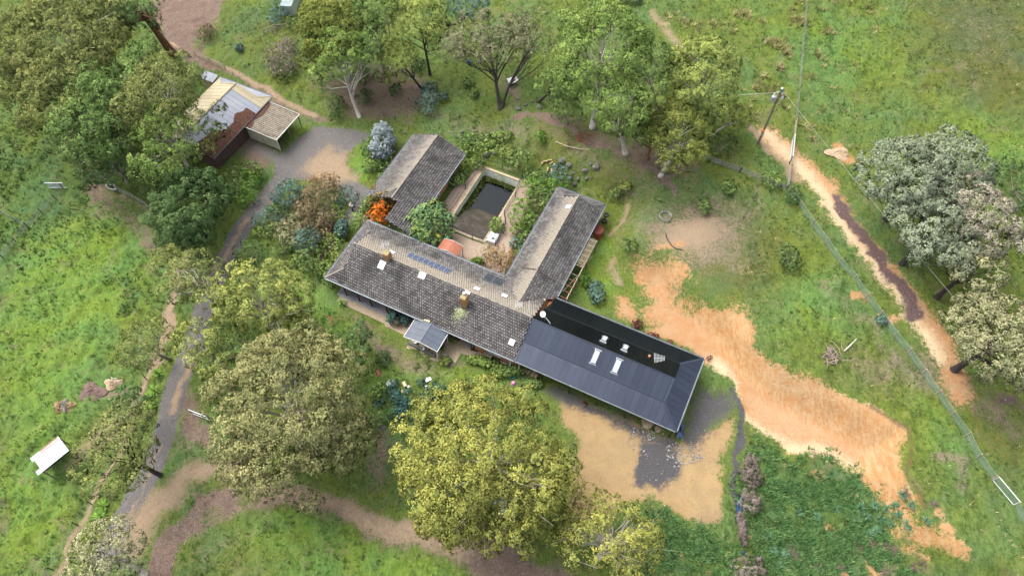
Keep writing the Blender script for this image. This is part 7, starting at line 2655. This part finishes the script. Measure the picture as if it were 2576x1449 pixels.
for x, y, rx, ry, kd, lb in [(690, 580, 26, 24, 'green', 'leafy green bush behind the grey-blue tip of the entrance garden'), (765, 505, 24, 26, 'dark_green', 'dark bush wedged between the blue-green and the autumn shrub'), (845, 540, 24, 22, 'grass_green', 'green bush in front of the walking person'),
                            (712, 625, 28, 24, 'green', 'low green bush near the lawn edge of the entrance garden'), (815, 590, 24, 26, 'autumn', 'brownish bush between the autumn shrub and the garden path'), (745, 655, 20, 16, 'grass_green', 'small bush at the lawn tip of the entrance garden'),
                            (920, 520, 20, 18, 'green', 'green bush at the foot of the orange maple'), (655, 580, 20, 18, 'grass_green', 'small green bush nearest the drive below the grey-blue shrub'), (935, 420, 22, 22, 'grass_green', 'weedy green bush between the silver sapling and the turning circle'),
                            (1340, 560, 24, 26, 'green', 'deep green bush filling the bed beside the east wing'), (1370, 520, 22, 24, 'grass_green', 'leafy bush against the upper east wing eave'), (1355, 450, 30, 20, 'green', 'green hedge bush above the far pool corner'),
                            (1150, 395, 26, 18, 'green', 'hedge bush nearest the garage gable'), (1265, 345, 26, 14, 'grass_green', 'low weeds at the right end of the flowering hedge'), (1200, 905, 26, 12, 'grass_green', 'low weedy bed below the brick patio'), (1265, 935, 30, 14, 'grass_green', 'weedy growth in front of the orange brick wall'), (1345, 965, 28, 12, 'green', 'green weeds below the stone blocks'), (1120, 905, 14, 12, 'yellow_green', 'yellow flowering plant beside the palm'),
                            (950, 985, 20, 22, 'grass_green', 'weedy bush left of the succulents'), (945, 1060, 22, 26, 'green', 'shaded weeds below the succulents'), (1060, 1040, 26, 22, 'grass_green', 'weedy bush between the succulents and the great yellow gum')]:
    shrub(lb, x, y, rx, ry, kd)
shrub('peach coloured autumn tree in the corner of the pool court', 1258, 648, 40, 32, 'peach', 3.2, 'autumn_tree', 'tree', ln=.18, wd=.11)
shrub('wispy pale yellow shrub left of the peach autumn tree', 1225, 640, 24, 24, 'khaki', 2.2, nsub=5, nleaf=8, ln=.16, wd=.08)
shrub('low green creeper along the back eave beside the red canopy', 1200, 662, 18, 10, 'grass_green', 1.6)
shrub('left of two blue-green euphorbia bushes under the front eave', 989, 800, 19, 22, 'deepteal', 1.5, group='blue-green bushes by the terracotta urn')
shrub('right of two blue-green euphorbia bushes under the front eave', 1022, 803, 20, 17, 'deepteal', 1.4, group='blue-green bushes by the terracotta urn')
shrub('round potted green bush under the eave right of the canopy', 1139, 853, 10, 10, 'grass_green', .9)
shrub('bushy bare pinkish briar on the slope below the wire cage', 712, 145, 42, 46, 'deadtwig', 2.6, 'bare_vine', 'shrub', ln=.3, wd=.05)
shrub('dark green skirt of the pinkish briar below the wire cage', 725, 178, 30, 24, 'dark_green', 1.2)
for x, y, rx, ry, lb in [(1888, 1185, 28, 42, 'upper bare pinkish vine beside the dark drain line'), (1886, 1262, 30, 34, 'middle bare pinkish vine above the blue plastic strip'), (1885, 1425, 40, 36, 'lowest bare pinkish vine at the bottom edge'), (1867, 1330, 9, 40, 'thin stretch of bare vine between the larger tangles')]:
    g = shrub(lb, x, y, rx, ry, 'deadtwig', 1.3, 'bare_vine', 'vine', ln=.42, wd=.035, nsub=9, nleaf=16, flat=.2)

# ------------------------------------------------------------------ strap-leaved plants
def rosette(px, py, r_, lab, kind, n_=26, wd=.07, h=.6, name='strap_plant', cat='plant', group=None, droop=.5, z=None):
    SEED[0] += 1
    rs = np.random.RandomState(SEED[0])
    g = gp(px, py)
    V, F_, v = [], [], []
    for k in range(n_):
        a = rs.rand() * 6.283
        L = r_ * (.7 + .45 * rs.rand())
        el = rs.rand() ** .8
        side = np.array([-math.sin(a), math.cos(a), 0]) * wd * .5
        d = np.array([math.cos(a), math.sin(a), 0])
        b0 = len(V)
        for j, (f, w_) in enumerate(((0, .8), (.35, 1), (.7, .8), (1, .05))):
            q = d * L * f * (.45 + .55 * el) + np.array([0, 0, h * (1.25 - .8 * el) * (f * 1.5 - droop * f * f * (1 + el))])
            q[2] = max(q[2], .03)
            V += [q - side * w_, q + side * w_]
        for j in range(3):
            F_.append((b0 + 2 * j, b0 + 2 * j + 1, b0 + 2 * j + 3, b0 + 2 * j + 2))
        v += [np.clip(.45 + rs.randn() * .2, 0, 1)] * 8
    nv = np.tile([[0, 0, 1., 1.]], (len(V), 1))
    me = np_mesh(name, np.array(V), np.array(F_), L_[kind], False, {'v': np.array(v), 'n': nv})
    o = obj(name, me)
    o.location = (g[0], g[1], g[2] if z is None else z)
    tag(o, lab, cat, group)
    return o


for x, y, r_, kd, lb in [(399, 943, .9, 'lime', 'bright strappy plant on the drive verge, topmost of the verge row'), (390, 985, 1.1, 'lime', 'large bright strappy plant in the middle of the drive verge'), (377, 1003, .9, 'lime', 'bright strappy plant just below the large one on the drive verge'), (375, 1030, 1.1, 'lime', 'big strappy clump lowest in the upper verge row'),
                         (262, 1275, 1.0, 'lime', 'bright strappy plant upper of the pair near the lower drive fence'), (255, 1300, 1.0, 'lime', 'bright strappy plant lower of the pair near the lower drive fence'), (1112, 880, .8, 'dark_green', 'dark palm beside the right post of the patio canopy'), (862, 765, .8, 'green', 'spiky palm under the left end of the front eave'),
                         (850, 508, 1.0, 'grass_green', 'spiky yucca behind the walking person'), (1247, 572, .8, 'khaki', 'tan grass tussock beside the right pool fence'), (1140, 462, .6, 'green', 'spiky plant by the curved edge of the pool court'), (640, 440, .9, 'peach', 'orange-tipped spiky plant at the top of the strappy hedge')]:
    rosette(x, y, r_, lb, kd, 40, .09, .9)
ag = [(2165, 1275), (2200, 1272), (2230, 1280), (2178, 1300), (2215, 1305), (2260, 1295), (2250, 1270), (2150, 1310), (2280, 1320), (2205, 1335), (2185, 1345), (2290, 1270), (2270, 1245), (2055, 1300), (1975, 1395), (1960, 1425), (1945, 1385), (1930, 1345), (2240, 1315), (2100, 1280), (2010, 1290), (2330, 1310)]
for x, y in ag:
    rosette(x, y, .75, by_left(ag, (x, y), 'teal rosettes on the lower right slope'), 'rosette', 30, .1, .5, 'spiky_rosette', 'plant', 'teal rosettes on the lower right slope')
dr = [(2195, 1370), (2160, 1372), (2228, 1375), (2250, 1388), (2140, 1395), (1990, 1380), (2000, 1400), (2085, 1385), (2100, 1395), (2115, 1425), (2300, 1425), (2320, 1415), (2225, 1440), (2060, 1430), (2280, 1240), (2345, 1265)]
for x, y in dr:
    rosette(x, y, .85, by_left(dr, (x, y), 'withered grey rosettes on the lower right slope'), 'deadplant', 26, .06, .4, 'dead_rosette', 'plant', 'withered rosettes on the lower right slope')
su = [(989, 963, .55), (986, 982, .6), (1003, 985, .3), (1000, 1002, .75), (1012, 1008, .65), (1020, 1016, .55), (1004, 1030, .6), (1014, 1036, .6), (1003, 1045, .45), (962, 1008, .4), (950, 1020, .35), (1026, 985, .35), (1060, 962, .45), (1090, 985, .7), (1103, 982, .65), (1070, 995, .45), (1078, 1004, .5), (1090, 1005, .5), (1042, 1050, .5), (1040, 1064, .4), (1030, 1010, .4)]
for x, y, r_ in su:
    shrub(by_left(su, (x, y, r_), 'blue-green succulents in the rock garden'), x, y, r_ * 27, r_ * 25, 'deepteal', r_ * 1.3, 'succulent', 'plant', None, 7, 11, .15, .09, group='blue-green succulents in the rock garden')
for x, y, rx, ry, lb in [(1605, 818, 16, 16, 'dark red ground cover patch at the left end of the red strip'), (1640, 848, 26, 12, 'dark red ground cover in the middle of the strip behind the metal roof'), (1678, 864, 18, 9, 'dark red ground cover at the right of the strip behind the metal roof'), (1712, 876, 8, 6, 'small dark red plant right of the red strip'), (1782, 902, 10, 5, 'dark red plant on the cream clay beyond the roof corner'), (1470, 1015, 8, 8, 'reddish weed patch along the front of the metal roof')]:
    shrub(lb, x, y, rx, ry, 'red', .4, 'ground_cover', 'plant', .3, 7, 12, .14, .08)


# ------------------------------------------------------------------ grass, weeds and tussocks (nobody could count them)
def gs(k, x, y):
    i = np.clip(((x - gx[0]) / STEP).astype(int), 0, nx - 1)
    j = np.clip(((y - gy[0]) / STEP).astype(int), 0, ny - 1)
    return K[k][j, i] if isinstance(k, str) else k[j, i]


def tufts(name, n, prob, r_, h_, wd, nb, kinds_mat, seed, spread=1.0, box=(-90, 90, 8, 112)):
    rs = np.random.RandomState(seed)
    x = rs.uniform(box[0], box[1], n)
    y = rs.uniform(box[2], box[3], n)
    x = x * (.55 + .45 * (y - 8) / 100)
    p = prob(x, y)
    k = rs.rand(n) < p
    x, y = x[k], y[k]
    n = len(x)
    z = gs(Z, x, y)
    a = rs.rand(n, nb) * 6.283
    bend = r_ * (.3 + .9 * rs.rand(n, nb)) * (.6 + .8 * rs.rand(n, 1))
    hh_ = h_ * (.5 + .9 * rs.rand(n, nb)) * (.6 + .8 * rs.rand(n, 1))
    wa = rs.rand(n, 1) * .0 + .9
    ca, sa = np.cos(a), np.sin(a)
    bx = x[:, None] + rs.randn(n, nb) * r_ * .3
    by = y[:, None] + rs.randn(n, nb) * r_ * .3
    bz = np.repeat(z[:, None], nb, 1) - .03
    w2_ = wd * (.6 + .8 * rs.rand(n, nb))
    p0 = np.stack([bx - sa * w2_, by + ca * w2_, bz], -1)
    p1 = np.stack([bx + sa * w2_, by - ca * w2_, bz], -1)
    p2 = np.stack([bx + ca * bend + .15 * bend, by + sa * bend, bz + hh_], -1)
    V = np.stack([p0, p1, p2], 2).reshape(-1, 3)
    v = np.clip(.5 + rs.randn(n, 1) * .22 + rs.randn(n, nb) * .12, 0, 1)
    me = np_mesh(name, V, np.arange(len(V)).reshape(-1, 3), kinds_mat, False, {'v': np.repeat(v.ravel(), 3)})
    tag(obj(name, me), kind='stuff')


leaf_kind('grassblade', (.020, .038, .008), (.032, .056, .012), (.048, .070, .018), (.075, .08, .034), False)
leaf_kind('scrubleaf', (.016, .036, .012), (.028, .062, .020), (.045, .085, .026), (.075, .11, .035), False)
leaf_kind('tussock', (0.061, 0.061, 0.022), (0.101, 0.097, 0.036), (0.144, 0.126, 0.058), (0.202, 0.166, 0.094), False)
leaf_kind('weedleaf', (.030, .024, .012), (.024, .048, .012), (.038, .066, .019), (.06, .085, .028), False)
leaf_kind('dryleaf', (.03, .02, .016), (.05, .036, .029), (.075, .058, .046), (.115, .095, .078), False)


def bad(x, y):
    return np.maximum.reduce([gs('gravel', x, y), gs('tan', x, y), gs('clay', x, y), gs('coal', x, y), gs('litter', x, y) * .75, gs('purple', x, y), gs(plot.astype(float), x, y)])


tufts('grass', 62000, lambda x, y: np.clip(1 - bad(x, y) * 1.9, 0, 1) * (.25 + .75 * (fbm(x, y, .3, 5, 2) > .5)), .22, .28, .035, 5, L_['grassblade'], 1)
tufts('weeds', 120000, lambda x, y: np.clip((gs('weed', x, y) * 1.3 + .10 - bad(x, y) * 1.2) + .03 * gs('yard', x, y) * (x > 27), 0, 1) * (fbm(x, y, .35, 8, 2) > .48) * (1 - gs(plot.astype(float), x, y)), .26, .22, .07, 6, L_['weedleaf'], 2)
tufts('scrub', 150000, lambda x, y: np.clip((gs('weed', x, y) - .25) * 1.1, 0, .9) * (1 - np.clip(gs('clay', x, y) * .85, 0, 1)) * (vn(x, y, .8, 18) > .38), .3, .32, .06, 7, L_['scrubleaf'], 7, box=(8, 90, 8, 48))
meadow = GP([(1680, -20), (2120, -20), (2160, 120), (2080, 330), (1960, 330), (1900, 210), (1830, 120)])
tufts('tussocks', 14000, lambda x, y: np.clip(sd_poly(x, y, meadow) / 14 + .42, 0, .85) * (vn(x, y, .42, 12) > .66), .5, .62, .05, 18, L_['tussock'], 3, box=(0, 90, 55, 112))
tufts('dry_grass', 26000, lambda x, y: np.clip(.10 + gs('dull', x, y) * .3 - bad(x, y), 0, 1), .3, .3, .03, 6, L_['tussock'], 4)


def flakes(name, n, prob, size, mt, seed):
    rs = np.random.RandomState(seed)
    x = rs.uniform(-90, 90, n)
    y = rs.uniform(8, 112, n)
    x = x * (.55 + .45 * (y - 8) / 100)
    k = rs.rand(n) < prob(x, y)
    x, y = x[k], y[k]
    n = len(x)
    P = np.stack([x, y, gs(Z, x, y) + .06], -1)
    V = leaf_quads(rs, P, np.tile([[0, 0, 1.]], (n, 1)), size * 1.6, size * .7, .75)
    me = np_mesh(name, V, np.arange(len(V)).reshape(-1, 4), mt, False, {'v': np.repeat(np.clip(.5 + rs.randn(n) * .3, 0, 1), 4)})
    tag(obj(name, me), kind='stuff')


flakes('fallen_leaves', 150000, lambda x, y: np.clip(gs('litter', x, y) * .6 + gs('purple', x, y) * .5 + gs('dull', x, y) * .15, 0, 1) * (1 - gs(plot.astype(float), x, y)), .11, L_['dryleaf'], 6)


# lichen splash below the eastern chimney
rs_ = np.random.RandomState(77)
nl_ = 420
lx = 17.6 + rs_.randn(nl_) * .42
ly = 2.75 - np.abs(rs_.randn(nl_)) * .75
P_ = np.stack([lx, ly, EAVE + K_ * ly + .085], -1)
V_ = leaf_quads(rs_, P_, np.tile([[0, -.41, .91]], (nl_, 1)), .11, .08, .97)
tag(obj('lichen', np_mesh('lichen', V_, np.arange(len(V_)).reshape(-1, 4), mat('pale_lichen', (.30, .31, .20), (.20, .23, .09), 3, .95)), ro), kind='stuff')


def pebbles(name, n, prob, size, mt, seed):
    rs = np.random.RandomState(seed)
    x = rs.uniform(-90, 90, n)
    y = rs.uniform(8, 112, n)
    x = x * (.55 + .45 * (y - 8) / 100)
    k = rs.rand(n) < prob(x, y)
    x, y = x[k], y[k]
    n = len(x)
    O = np.array([(1, 0, 0), (0, 1, 0), (-1, 0, 0), (0, -1, 0), (0, 0, 1), (0, 0, -1)], float)
    sc = size * (.4 + 1.1 * rs.rand(n, 1, 1) ** 2) * (.7 + .6 * rs.rand(n, 6, 1))
    V = (O[None] * sc * np.array([1, 1, .7]) + np.stack([x, y, gs(Z, x, y) + size * .2], -1)[:, None, :]).reshape(-1, 3)
    T = np.array([(0, 1, 4), (1, 2, 4), (2, 3, 4), (3, 0, 4), (1, 0, 5), (2, 1, 5), (3, 2, 5), (0, 3, 5)])
    F_ = (T[None] + (np.arange(n) * 6)[:, None, None]).reshape(-1, 3)
    tag(obj(name, np_mesh(name, V, F_, mt)), kind='stuff')


M['pebble_pale'] = mat('pale_pebble', (.33, .30, .25), (.24, .21, .17), 1.5, .9, 0, 0)
M['pebble_grey'] = mat('grey_rubble', (.27, .265, .255), (.17, .165, .16), 1.5, .9, 0, 0)
rub = GP([(1590, 1095), (1640, 1085), (1730, 1130), (1760, 1150), (1700, 1160), (1610, 1130)])
pebbles('pebbles', 90000, lambda x, y: np.clip(gs('clay', x, y) * .22 + gs('tan', x, y) * .10 + gs('gravel', x, y) * .10 + gs('litter', x, y) * .05, 0, 1) * (1 - gs(plot.astype(float), x, y)), .07, M['pebble_pale'], 21)
pebbles('rubble', 260000, lambda x, y: np.clip(sd_poly(x, y, rub) / 2 + .6, 0, 1) * .8 * (vn(x, y, .9, 4) > .42), .12, M['pebble_grey'], 22)
print('leaf quads', LEAFCOUNT[0])
